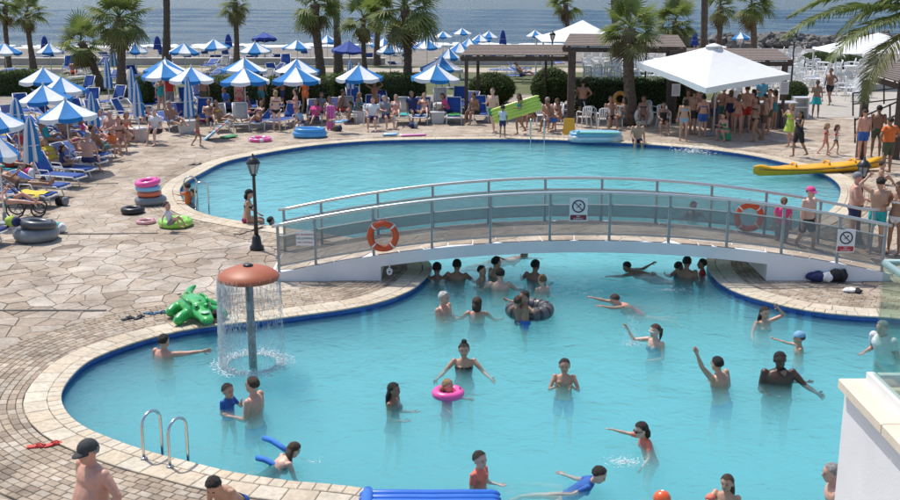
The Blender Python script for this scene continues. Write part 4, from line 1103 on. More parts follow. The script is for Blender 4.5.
for i, (px, py, k) in enumerate(sorted(second)):
    P = at(px, py); lounger(k, P.x, P.y+1.0, R(rng.uniform(-25, 25)), 'lounger in the second row back from the far pool, %s from the left' % ORD[i], GB)
lw = [(500, 76, 70), (512, 74, 80), (520, 79, 60), (508, 82, 95), (70, 72, 10), (84, 74, -20), (10, 76, 0), (168, 70, 15), (212, 70, -10), (222, 72, 20), (286, 70, 5)]
for i, (px, py, rz) in enumerate(lw):
    P = at(px, py); lounger(['flat', 'up', 'low'][i % 3], P.x, P.y, R(rz), ('blue lounger on the lawn seen through the low pergola, %s of four' % ORD[i]) if i < 4 else 'blue lounger on the lawn behind the parasols, %s of seven' % ORD[i-4], 'loungers on the lawn')
LR = random.Random(8)
for i in range(60):
    px = LR.uniform(-5, 560); Y = LR.uniform(79.5, 98); P = atY(px, 50, Y); z = beachz(Y)
    lounger(['up', 'low', 'flat'][i % 3], P.x, Y, R(LR.uniform(150, 210)), 'small blue lounger on the pebble beach among the beach parasols', 'loungers on the beach', z)
cl_ = [(LR.uniform(-5, 330), LR.uniform(70, 99)) for _ in range(30)]
for i, (px, py) in enumerate(sorted(cl_)):
    P = at(px, py); lounger(['mid', 'up', 'mid', 'low', 'greyup'][i % 5], P.x, P.y, R(LR.uniform(-70, 70)), 'lounger in the clutter before the promenade wall, %s from the left' % ORD[i], 'loungers before the promenade wall')
# white box tables at the parasol feet
M_BOX = mat('white_box_table', (.60, .60, .60), .6, .05, 4)
for i, (px, py) in enumerate(((140, 141), (187, 133), (235, 126), (360, 122), (437, 123), (442, 114))):
    P = at(px, py); t = thing('box_table', 'white box table at a parasol foot, %s from the left' % ORD[i], 'table', (P.x, P.y, 0), R(rng.uniform(-10, 10)), 'white box tables')
    MB().add([(-.24, -.24, 0), (.24, -.24, 0), (.24, .24, 0), (-.24, .24, 0), (-.29, -.29, .46), (.29, -.29, .46), (.29, .29, .46), (-.29, .29, .46)], [(3, 2, 1, 0), (4, 5, 6, 7), (0, 1, 5, 4), (1, 2, 6, 5), (2, 3, 7, 6), (3, 0, 4, 7)]).build('body', M_BOX, t)
    MB().box((0, 0, .485), (.64, .64, .045), 0, .01).build('top', M_BOX, t)

# ================================================================== white resin chairs
def chair_mesh(detail):
    t = raw('resin_chair', None); parts = {}
    mb = MB().box((0, 0, .43), (.44, .44, .03), 0, .01)
    parts['seat'] = mb
    mb = MB()
    for k in range(5): mb.tube([(-.17+.085*k, .21, .44), (-.17+.085*k, .30, .86)], .032, 5, [.010]*2, (1, 0, 0))
    mb.tube([(-.21, .30, .84), (-.12, .31, .89), (.12, .31, .89), (.21, .30, .84)], .022, 6); mb.tube([(-.21, .20, .44), (-.21, .30, .84)], .02, 6); mb.tube([(.21, .20, .44), (.21, .30, .84)], .02, 6)
    parts['backrest'] = mb
    if detail:
        for nm, m_ in parts.items(): m_.build(nm, M_PLASTIC, t, True)
        for s_ in (-1, 1):
            for f in (-1, 1): MB().tube([(s_*.20, f*.19, .43), (s_*.24, f*.25, 0)], .022, 6).build('leg', M_PLASTIC, t)
            MB().tube([(s_*.24, -.2, .0), (s_*.25, -.22, .60), (s_*.24, -.14, .66), (s_*.23, .26, .66)], .022, 6).build('armrest', M_PLASTIC, t, True)
        return t
    mb = MB()
    for m_ in parts.values(): mb.add(m_.V, m_.F)
    for s_ in (-1, 1):
        for f in (-1, 1): mb.tube([(s_*.20, f*.19, .43), (s_*.24, f*.25, 0)], .022, 5)
        mb.tube([(s_*.25, -.22, .3), (s_*.25, -.22, .60), (s_*.24, -.14, .66), (s_*.23, .26, .66)], .022, 5)
    bpy.data.objects.remove(t); return raw('resin_chair', mb.mesh('resin_chair', M_PLASTIC))
ch = chair_mesh(True); first = True
for i, (px, py, rz) in enumerate(((603, 129, 180), (618, 126, 160), (644, 124, 175), (663, 127, 5), (650, 122, 20), (590, 122, 90), (584, 127, 200), (371, 126, 30), (557, 124, -20), (540, 125, 15))):
    o = ch if i == 0 else copy_tree(ch); P = at(px, py); o.location = P; o.rotation_euler = (0, 0, R(rz))
    tag(o, 'white resin armchair under the pergolas, number %s listed from the yellow board' % ORD[i] if 0 else ['white resin armchair seen from behind, right of the float boats', 'white resin chair below the orange float', 'white resin chair behind the white swim ring', 'white resin armchair with dark seated woman by the pergola post', 'white resin chair just left of the seated woman by the post', 'white resin chair in deep shade left of the armchair seen from behind', 'white resin chair in shade under the pergola, nearest the yellow board', 'white resin chair of the sunbather in the dark top left of the big palm', 'white resin chair right of the green air mattress, nearest the yellow board', 'white resin chair directly behind the green air mattress tip'][i], 'chair', 'white resin chairs by the far pool')
far = chair_mesh(False); r_ = random.Random(21); cnt = 0
spots = []
for j in range(10):
    for i in range(11):
        spots.append((757+i*10.2+r_.uniform(-3, 3), 101-j*4.6+r_.uniform(-1.5, 1.5), 'right'))
for j in range(5):
    for i in range(9): spots.append((588+i*9.0+r_.uniform(-2, 2), 82-j*4.5+r_.uniform(-1.5, 1.5), 'mid'))
for px, py, w_ in spots:
    if w_ == 'right' and (py > 96 and px > 800 and px < 850 or px < 806 and py > 92): continue
    o = far if cnt == 0 else far.copy()
    if cnt: col.objects.link(o)
    P = at(px, py); o.location = P; o.rotation_euler = (0, 0, r_.choice((0, 1.57, 3.14, -1.57))+r_.uniform(-.4, .4)); cnt += 1
    tag(o, 'white plastic chair among the crowded chairs at far right' if w_ == 'right' else 'white plastic chair behind the hedge under the tall pergola', 'chair', 'white plastic chairs at far right' if w_ == 'right' else 'white plastic chairs behind the hedge')
tb_ = MB().lathe([(.03, .0), (.36, .70), (.40, .72), (.40, .75), (0, .752)], 12).mesh('round_table', M_PLASTIC)
tb_ = MB().lathe([(.40, .72), (.40, .75), (.0, .752)], 14).tube([(-.25, -.25, 0), (0, 0, .72), (.25, .25, 0)], .025, 5).tube([(-.25, .25, 0), (0, 0, .715), (.25, -.25, 0)], .025, 5).mesh('round_table', M_PLASTIC)
for i, (px, py) in enumerate(((775, 88), (812, 92), (838, 86), (790, 76), (822, 74), (850, 78), (612, 78), (640, 74), (655, 70))):
    o = raw('round_table', tb_, None, at(px, py)); tag(o, ('round white plastic table among the chairs at far right' if i < 6 else 'round white plastic table behind the hedge under the tall pergola'), 'table', 'white tables at far right' if i < 6 else 'white tables behind the hedge')
LR = random.Random(9)
wl = MB().box((0, 0, .3), (.6, 1.3, .05)).add([(-.3, .65, .28), (.3, .65, .28), (.3, 1.15, .75), (-.3, 1.15, .75), (-.3, .65, .33), (.3, .65, .33), (.3, 1.15, .8), (-.3, 1.15, .8)], [(3, 2, 1, 0), (4, 5, 6, 7), (0, 1, 5, 4), (1, 2, 6, 5), (2, 3, 7, 6), (3, 0, 4, 7)])
for a in (-.27, .27):
    for b in (-.5, .5): wl.tube([(a, b, .3), (a, b, 0)], .025, 5)
wlm = wl.mesh('white_lounger', M_PLASTIC)
for i in range(16):
    px = LR.uniform(765, 835); py = LR.uniform(40, 52); P = at(px, py, -.0); o = raw('white_lounger', wlm, None, (P.x, min(P.y, 84), beachz(min(P.y, 84)) if min(P.y, 84) > 76 else 0), LR.uniform(2, 4))
    tag(o, 'distant white plastic lounger near the breakwater at upper right', 'sun lounger', 'distant white loungers')
# ================================================================== people
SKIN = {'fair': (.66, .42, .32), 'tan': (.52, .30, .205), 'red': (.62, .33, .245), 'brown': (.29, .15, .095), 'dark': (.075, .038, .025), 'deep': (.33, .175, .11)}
HAIR = {'black': (.012, .011, .011), 'dark': (.028, .019, .014), 'brown': (.075, .042, .024), 'light': (.20, .12, .06), 'blond': (.38, .25, .12), 'grey': (.34, .33, .32), 'white': (.62, .61, .58), 'red': (.22, .07, .03)}
COL = {'navy': (.02, .03, .11), 'blue': (.03, .12, .42), 'black': (.015, .015, .018), 'red': (.55, .04, .03), 'orange': (.72, .16, .03), 'coral': (.80, .20, .14), 'pink': (.72, .07, .24), 'turq': (.02, .38, .40), 'green': (.03, .30, .14), 'lime': (.45, .60, .08), 'white': (.75, .75, .76), 'grey': (.22, .23, .25), 'aqua': (.10, .33, .45), 'yellow': (.70, .52, .06), 'purple': (.14, .06, .22), 'lblue': (.22, .42, .62), 'brown': (.10, .06, .04), 'flor': (.30, .22, .20), 'teal': (.04, .20, .22), 'olive': (.08, .09, .05), 'charcoal': (.045, .047, .052)}
def skin_m(k):
    m = mat('skin_'+k, SKIN[k], .42, .13, 5, .15, 60, spec=.5)
    p = m.node_tree.nodes['Principled BSDF']; p.inputs['Subsurface Weight'].default_value = .08; p.inputs['Subsurface Radius'].default_value = (.02, .008, .004); return m
def hair_m(k): return mat('hair_'+k, HAIR[k], .42, .45, 34, 1.0, 110, spec=.35)
def cloth_m(k): return mat('cloth_'+k, COL[k], .8, .12, 9, .35, 40)
M_EYE = mat('eye_dark', (.015, .012, .01), .3); M_LIP = mat('lips', (.36, .12, .10), .5)
ARM = {'down': ((.20, .02, -1), (.10, -.18, -1)), 'fwd': ((.15, -.9, -.35), (-.05, -1, .05)), 'up': ((.30, -.10, 1), (.05, -.1, 1)), 'upout': ((.6, -.3, .9), (.35, -.2, 1)), 'face': ((.35, -.55, -.8), (-.45, -.55, .85)),
       'hip': ((.65, .15, -.8), (-.6, -.45, -.55)), 'out': ((1, -.25, -.05), (1, -.35, .05)), 'bent': ((.20, -.05, -1), (-.05, -1, .10)), 'back': ((.35, .65, -.8), (.1, .35, -1)), 'head': ((.85, -.35, .45), (-.65, -.1, .65)),
       'lap': ((.22, -.30, -.9), (-.35, -.85, -.35)), 'wide': ((.65, -.45, -.65), (.45, -.8, -.15)), 'cross': ((.25, -.45, -.85), (-.9, -.45, .1)), 'crawl': ((.40, -.45, .9), (.15, -.30, 1)), 'trail': ((.4, .3, -.9), (.3, .6, -.6)), 'pray': ((.35, -.5, -.75), (-.5, -.75, .55)), 'knee': ((.15, -.65, -.75), (.0, -.8, -.55))}
LEG = {'stand': (((.06, 0, -1), (.03, .03, -1)),)*2, 'walk': (((.03, -.35, -1), (.02, .10, -1)), ((.03, .30, -1), (.02, .75, -1))), 'walk2': (((.03, .30, -1), (.02, .65, -1)), ((.03, -.32, -1), (.02, .05, -1))),
       'apart': (((.22, -.05, -1), (.10, .1, -1)),)*2, 'sit': (((.12, -1, .02), (.05, -.12, -1)),)*2, 'edge': (((.10, -1, -.10), (.05, .05, -1)),)*2, 'floor': (((.18, -.75, .62), (.05, -.62, -.80)),)*2,
       'long': (((.08, -1, .03), (.05, -1, -.05)),)*2, 'kneel': (((.14, -.55, -.85), (.05, 1, -.12)),)*2, 'swim': (((.12, 1, -.12), (.08, 1, -.22)), ((.12, 1, -.35), (.08, 1, .10))), 'float': (((.12, -.35, -1), (.1, .45, -1)), ((.14, -.1, -1), (.05, .35, -1))), 'recl': (((.10, -.88, .42), (.05, -.85, -.50)), ((.10, -1, .05), (.05, -1, -.08))),
       'wade': (((.08, -.15, -1), (.05, .15, -1)), ((.08, .12, -1), (.05, .2, -1))), 'crouch': (((.2, -.9, .25), (.05, .35, -1)),)*2}
QUEUE = []
def N3(v): v = np.array(v, float); return v/np.linalg.norm(v)
def skeleton(sp):
    k = sp['h']/1.75; child = sp['sex'] == 'c'; fem = sp['sex'] == 'f'
    hs = 1.09*k if not child else max(.98, 1.1*k)*(.93 if k < .65 else 1)    # children keep a large head
    up = N3(sp['lean']); X = np.array([1., 0, 0]); tw = sp['twist']
    Xr = np.array([math.cos(tw), math.sin(tw), 0]); Xr = N3(Xr-up*Xr.dot(up)); fw = np.cross(Xr, up)
    def tf(v, sg): v = N3(v); return Xr*v[0]*sg - fw*v[1] + up*v[2]       # torso frame, y axis = backwards
    J = {}; J['pelvis'] = np.zeros(3); J['up'] = up; J['fw'] = fw; J['X'] = Xr
    bend = N3(up*.8+np.array([0, 0, .25]) if sp['lean'][2] > .3 else up)
    def spn(s): return up*s*k
    J['spn'] = spn
    sw = (.170 if fem else .185)*(.9 if child else 1)*sp['build']**.5
    B = []
    for sg, nm, ar in ((1, 'L', sp['arms'][0]), (-1, 'R', sp['arms'][1])):
        a = ARM[ar] if isinstance(ar, str) else ar
        d1, d2 = tf(a[0], sg), tf(a[1], sg)
        lift = max(0, d1.dot(up))*.05*k
        s_ = spn(.485)+Xr*sg*sw*k+up*lift; e = s_+d1*.285*k; w = e+d2*.25*k
        J['sh'+nm], J['el'+nm], J['wr'+nm], J['hd'+nm] = s_, e, w, d2
        B += [('ua'+nm, s_, e, .046*k), ('fa'+nm, e, w, .036*k), ('ha'+nm, w, w+d2*.10*k, .035*k)]
    for sg, nm, lg in ((1, 'L', sp['legs'][0]), (-1, 'R', sp['legs'][1])):
        d1 = N3((lg[0][0]*sg, lg[0][1], lg[0][2])); d2 = N3((lg[1][0]*sg, lg[1][1], lg[1][2]))
        h_ = np.array([sg*.09*k, 0, -.03*k]) if sp['lean'][2] > .3 else (Xr*sg*.09*k-up*.03*k); kn = h_+d1*.43*k; an = kn+d2*.42*k
        J['hip'+nm], J['kn'+nm], J['an'+nm] = h_, kn, an
        B += [('th'+nm, h_, kn, .075*k), ('sn'+nm, kn, an, .048*k)]
        sole = np.array([0, -1., 0]) if abs(d2[2]) > .5 else N3(np.array([0, 0, 1.])-d2*d2[2]+d2*.25)
        if sp['legs'] is LEG['swim'] or (abs(d2[2]) <= .5 and d2[1] > 0): sole = d2
        J['ft'+nm] = sole
        B += [('ft'+nm, an, an+sole*.17*k, .04*k)]
    hu = N3(up*(.75 if sp['lean'][2] > .3 else .35)+np.array([0, 0, .55])); 
    hu = N3(hu+np.array(sp['nod']))
    hy = sp['hyaw']; f0 = fw*1.0; f0 = f0-hu*f0.dot(hu)
    if np.linalg.norm(f0) < .2: f0 = np.array([0, -1., 0])-hu*(-hu[1])
    f0 = N3(f0); r0 = np.cross(f0, hu); hf = f0*math.cos(hy)-r0*math.sin(hy)*-1
    hf = N3(hf); hr = np.cross(hf, hu)
    J['neck'] = spn(.52); J['head'] = spn(.545)+up*.02*k+hu*(.052*k+.075*hs)+hf*.02*hs; J['hu'], J['hf'], J['hr'], J['hs'], J['k'] = hu, hf, hr, hs, k
    B += [('to', spn(-.06), spn(.50), .13*k), ('ne', spn(.50), J['head'], .05*k), ('he', J['head']-hu*.04*hs, J['head']+hu*.05*hs, .10*hs)]
    J['bones'] = B
    return J
def body_prims(sp, J):
    k, up, fw, X, spn = J['k'], J['up'], J['fw'], J['X'], J['spn']; fem = sp['sex'] == 'f'; ch = sp['sex'] == 'c'; b = sp['build']
    mb = MB()
    if fem: sec = [(-.10, .10, .08), (-.04, .172, .112), (.03, .172, .112), (.10, .150, .10), (.19, .122, .088), (.30, .135, .096), (.38, .148, .105), (.45, .15, .09), (.50, .12, .07), (.54, .06, .055)]
    elif ch: sec = [(-.10, .09, .08), (-.04, .145, .105), (.05, .145, .105), (.14, .14, .105), (.22, .138, .10), (.32, .148, .10), (.40, .155, .10), (.46, .15, .085), (.50, .12, .07), (.54, .055, .05)]
    else: sec = [(-.10, .10, .08), (-.04, .160, .112), (.05, .160, .112), (.14, .152, .11), (.22, .150, .108), (.32, .168, .115), (.40, .180, .12), (.46, .172, .10), (.50, .135, .075), (.54, .065, .06)]
    bb = sp['belly']
    pts = []; rx = []; ry = []
    for s_, a, d in sec:
        g = math.exp(-((s_-.14)/.12)**2)*bb; pts.append(spn(s_)+fw*g*.5*k); rx.append(a*k*b*(1+g*.9)); ry.append((d*b**.7+g*.55)*k)
    mb.tube(pts, rx, 16, ry, X)
    if fem:
        for sg in (-1, 1): mb.ell(spn(.355)+X*sg*.068*k+fw*.085*k, .058*k*b, 10, 8)
    else:
        for sg in (-1, 1): mb.ell(spn(.385)+X*sg*.075*k+fw*.075*k, (.075*k, .045*k, .055*k), 10, 8)
    for sg in (-1, 1): mb.ell(np.array(J['hip'+('L' if sg > 0 else 'R')])*.9-fw*.05*k-up*.015*k, (.085*k*b, .085*k, .09*k), 10, 8)
    th = .9 if fem else (.84 if ch else 1.0); lt = (1.0 if not ch else .92)*(b**.6)
    for nm, sg in (('L', 1), ('R', -1)):
        s_, e, w, hd = J['sh'+nm], J['el'+nm], J['wr'+nm], J['hd'+nm]
        mb.ell(s_, .058*k*th*b**.4, 10, 8)
        mb.tube([s_+(e-s_)*t for t in (-.05, .25, .55, .85, 1.0)], [q*k*th*b**.5 for q in (.048, .052, .047, .039, .038)], 10)
        mb.tube([e+(w-e)*t for t in (-.06, .2, .5, .85, 1.0)], [q*k*th for q in (.037, .042, .037, .027, .025)], 10)
        pn = np.cross(hd, N3(np.cross(hd, (0.3, .2, 1)))) ; 
        side = N3(np.cross(hd, fw if abs(hd.dot(fw)) < .9 else up)); J['sd'+nm] = side
        mb.tube([w+hd*t*k for t in (-.01, .03, .07, .095)], [q*k for q in (.027, .036, .042, .036)], 10, [q*k for q in (.022, .018, .017, .014)], side)
        h_, kn, an, ft = J['hip'+nm], J['kn'+nm], J['an'+nm], J['ft'+nm]
        mb.tube([h_+(kn-h_)*t for t in (-.08, .12, .4, .7, .95, 1.03)], [q*k*lt for q in (.082, .090, .080, .064, .054, .053)], 12)
        mb.tube([kn+(an-kn)*t for t in (-.05, .12, .3, .55, .85, 1.0)], [q*k*lt for q in (.052, .052, .057, .047, .034, .035)], 12)
        dn = N3(an-kn); dn = N3(dn-ft*dn.dot(ft)) if abs(dn.dot(ft)) < .97 else np.array([0, 0, -1.])
        mb.tube([an+dn*.03*k-ft*.055*k, an+dn*.032*k, an+ft*.08*k+dn*.042*k, an+ft*.15*k+dn*.05*k, an+ft*.195*k+dn*.055*k], [q*k for q in (.028, .036, .042, .044, .026)], 10, [q*k for q in (.03, .042, .034, .022, .014)], N3(np.cross(ft, dn)))
    c, hu, hf, hr, hs = J['head'], J['hu'], J['hf'], J['hr'], J['hs']
    rot = Matrix((hr, hf, hu)).transposed()
    hp = lambda x, y, z: Vector(c+hr*x*hs+hf*y*hs+hu*z*hs)
    mb.tube([spn(.47), spn(.54), c-hu*.03*hs-hf*.01*hs], [.062*k*b**.3*(.85 if fem or ch else 1), .054*k*(.85 if fem or ch else 1), .05*hs], 12)
    S = lambda *a: tuple(q*hs for q in a)
    mb.ell(hp(0, -.008, .025), S(.085, .099, .094), 16, 12, rot); mb.ell(hp(0, .020, -.050), S(.067, .073, .070), 14, 10, rot); mb.ell(hp(0, .052, -.085), S(.034, .034, .030), 10, 8, rot)
    mb.ell(hp(0, .092, -.018), S(.014, .022, .028), 8, 6, rot); mb.ell(hp(0, .078, .018), S(.05, .016, .014), 10, 6, rot)
    for sg in (-1, 1): mb.ell(hp(.087*sg, -.008, -.008), S(.012, .022, .034), 8, 6, rot)
    return mb
def face_and_fingers(J, sp):
    """fingers rooted in the palm, eyes, brows and mouth: extra faces of the same body mesh"""
    mb = MB(); k = J['k']
    for nm, sg in (('L', 1), ('R', -1)):
        w, hd, side = J['wr'+nm], J['hd'+nm], J['sd'+nm]; nrm = N3(np.cross(side, hd)); 
        for i, L in enumerate((.068, .078, .073, .056)):
            o = (i-1.5)*.0205; b = w+hd*.085*k+side*o*k; d1 = N3(hd+side*o*3.0+nrm*.12); d2 = N3(hd+side*o*3+nrm*.45); m1 = b+d1*L*.55*k
            mb.tube([b, m1, m1+d2*L*.5*k], [.0098*k, .0092*k, .0070*k], 5)
        b = w+hd*.03*k-side*.034*k; d1 = N3(hd*.6-side*.75+nrm*.25); m1 = b+d1*.040*k; mb.tube([b, m1, m1+N3(hd*.9-side*.3+nrm*.3)*.034*k], [.0125*k, .011*k, .008*k], 5)
    c, hu, hf, hr, hs = J['head'], J['hu'], J['hf'], J['hr'], J['hs']; rot = Matrix((hr, hf, hu)).transposed()
    hp = lambda x, y, z: Vector(c+hr*x*hs+hf*y*hs+hu*z*hs)
    mb.mi = 1
    for sg in (-1, 1):
        mb.ell(hp(.032*sg, .0835, .002), tuple(q*hs for q in (.0115, .007, .0060)), 8, 5, rot)
        mb.tube([hp(.017*sg, .092, .024), hp(.034*sg, .088, .029), hp(.050*sg, .073, .023)], .003*hs, 4)
    mb.mi = 2; mb.ell(hp(0, .084, -.056), tuple(q*hs for q in (.024, .010, .009)), 8, 5, rot)
    return mb
def person(label, px, py, anchor='feet', z=0.0, h=1.72, yaw=0, sex='m', skin='tan', hair=('dark', 'short'), wear=(), arms=('down', 'down'), legs='stand', lean=(0, 0, 1), nod=(0, 0, 0), hyaw=0, twist=0, build=1.0, belly=0.0, extra=(), group=None, Y=None):
    QUEUE.append(dict(label=label, px=px, py=py, anchor=anchor, z=z, h=h, yaw=R(yaw), sex=sex, skin=skin, hair=hair, wear=wear, arms=arms, legs=LEG[legs], lean=lean, nod=nod, hyaw=R(hyaw), twist=R(twist), build=build*1.12, belly=belly, extra=extra, group=group, Y=Y))
def vnoise(P, f, s):
    return np.sin(P[:, 0]*f+s)*np.sin(P[:, 1]*f*1.3+s*2)*np.sin(P[:, 2]*f*.9+s*3)
def hair_mesh(J, sp):
    style = sp['hair'][1]; c, hu, hf, hr, hs = J['head'], J['hu'], J['hf'], J['hr'], J['hs']
    V = []; F = []; n_, m_ = 22, 16; q = 1.07 if style != 'crop' else 1.035; keep = {}
    for i in range(m_+1):
        a = math.pi/2-math.pi*i/m_
        for j in range(n_):
            t = 2*math.pi*j/n_; x, y, z_ = math.cos(a)*math.cos(t), math.cos(a)*math.sin(t), math.sin(a)
            nz = 1+.035*math.sin(9*t+3*z_)*math.cos(a)+.02*math.sin(17*t+z_*8)
            V.append(c+hr*x*.088*hs*q*nz+hf*(y*.100*q*nz-.010)*hs+hu*(z_*.098*q*nz+.026)*hs)
            lim = -.55+1.15*min(1, max(0, (y+.25)/.95))
            if style in ('long', 'bob', 'tail', 'bun'): lim = -.75+1.3*min(1, max(0, (y+.15)/.8))
            if style in ('bald',): lim = -.35+1.9*min(1, max(0, (y+.6)/.5)) if z_ < .25 else 2
            keep[len(V)-1] = z_ > lim
    for i in range(m_):
        for j in range(n_):
            f = (i*n_+j, (i+1)*n_+j, (i+1)*n_+(j+1) % n_, i*n_+(j+1) % n_)
            if all(keep[v] for v in f): F.append(f)
    mb = MB().add(V, F)
    hp = lambda x, y, z: Vector(c+hr*x*hs+hf*y*hs+hu*z*hs)
    dn = np.array([0, 0, -1.]) if abs(hu[2]) > .5 else -hu
    if style in ('long', 'bob'):
        L = .34 if style == 'long' else .13
        b0 = np.array(hp(0, -.05, -.02)); nb = J['spn'](.5)-J['fw']*.08*J['k']
        e = b0+dn*L*hs-J['fw']*.035*hs
        mb.tube([b0-dn*.03, b0+(e-b0)*.3-hf*.03*hs, b0+(e-b0)*.7-hf*.025*hs, e], [.085*hs, .092*hs, .085*hs, .045*hs], 14, [.055*hs, .05*hs, .04*hs, .02*hs], hr)
    if style == 'tail': mb.tube([hp(0, -.09, .03), hp(0, -.15, 0), hp(0, -.15, -.10), hp(0, -.13, -.2)], [.02*hs, .036*hs, .03*hs, .008*hs], 8)
    if style == 'bun': mb.ell(hp(0, -.03, .135), .048*hs, 10, 8)
    return mb
def cap_mesh(J, brim=True):
    c, hu, hf, hr, hs = J['head'], J['hu'], J['hf'], J['hr'], J['hs']; V = []; F = []; n_, m_ = 20, 7; mb = MB()
    for i in range(m_+1):
        a = math.pi/2*(1-i/m_)
        for j in range(n_):
            t = 2*math.pi*j/n_; V.append(c+hr*math.cos(a)*math.cos(t)*.097*hs+hf*(math.cos(a)*math.sin(t)*.108-.006)*hs+hu*(math.sin(a)*.098+.038)*hs)
    for i in range(m_):
        for j in range(n_): F.append((i*n_+j, (i+1)*n_+j, (i+1)*n_+(j+1) % n_, i*n_+(j+1) % n_))
    mb.add(V, F)
    if brim:
        V = []; F = []
        for i in range(4):
            for j in range(9):
                t = math.pi*(.14+.72*j/8); r = 1+.62*i/3*math.sin(t); V.append(c+hr*math.cos(t)*.097*hs+hf*(math.sin(t)*.108*r-.006)*hs+hu*(.036-.030*(i/3)*(1-.3*abs(math.cos(t))))*hs)
        b = len(V); V += [v-hu*.006*hs for v in V]
        for i in range(3):
            for j in range(8): q = i*9+j; F += [(q, q+1, q+10, q+9), (b+q+9, b+q+10, b+q+1, b+q)]
        for j in range(8): F.append((27+j, 27+j+1, b+27+j+1, b+27+j))
        mb.add(V, F)
    return mb
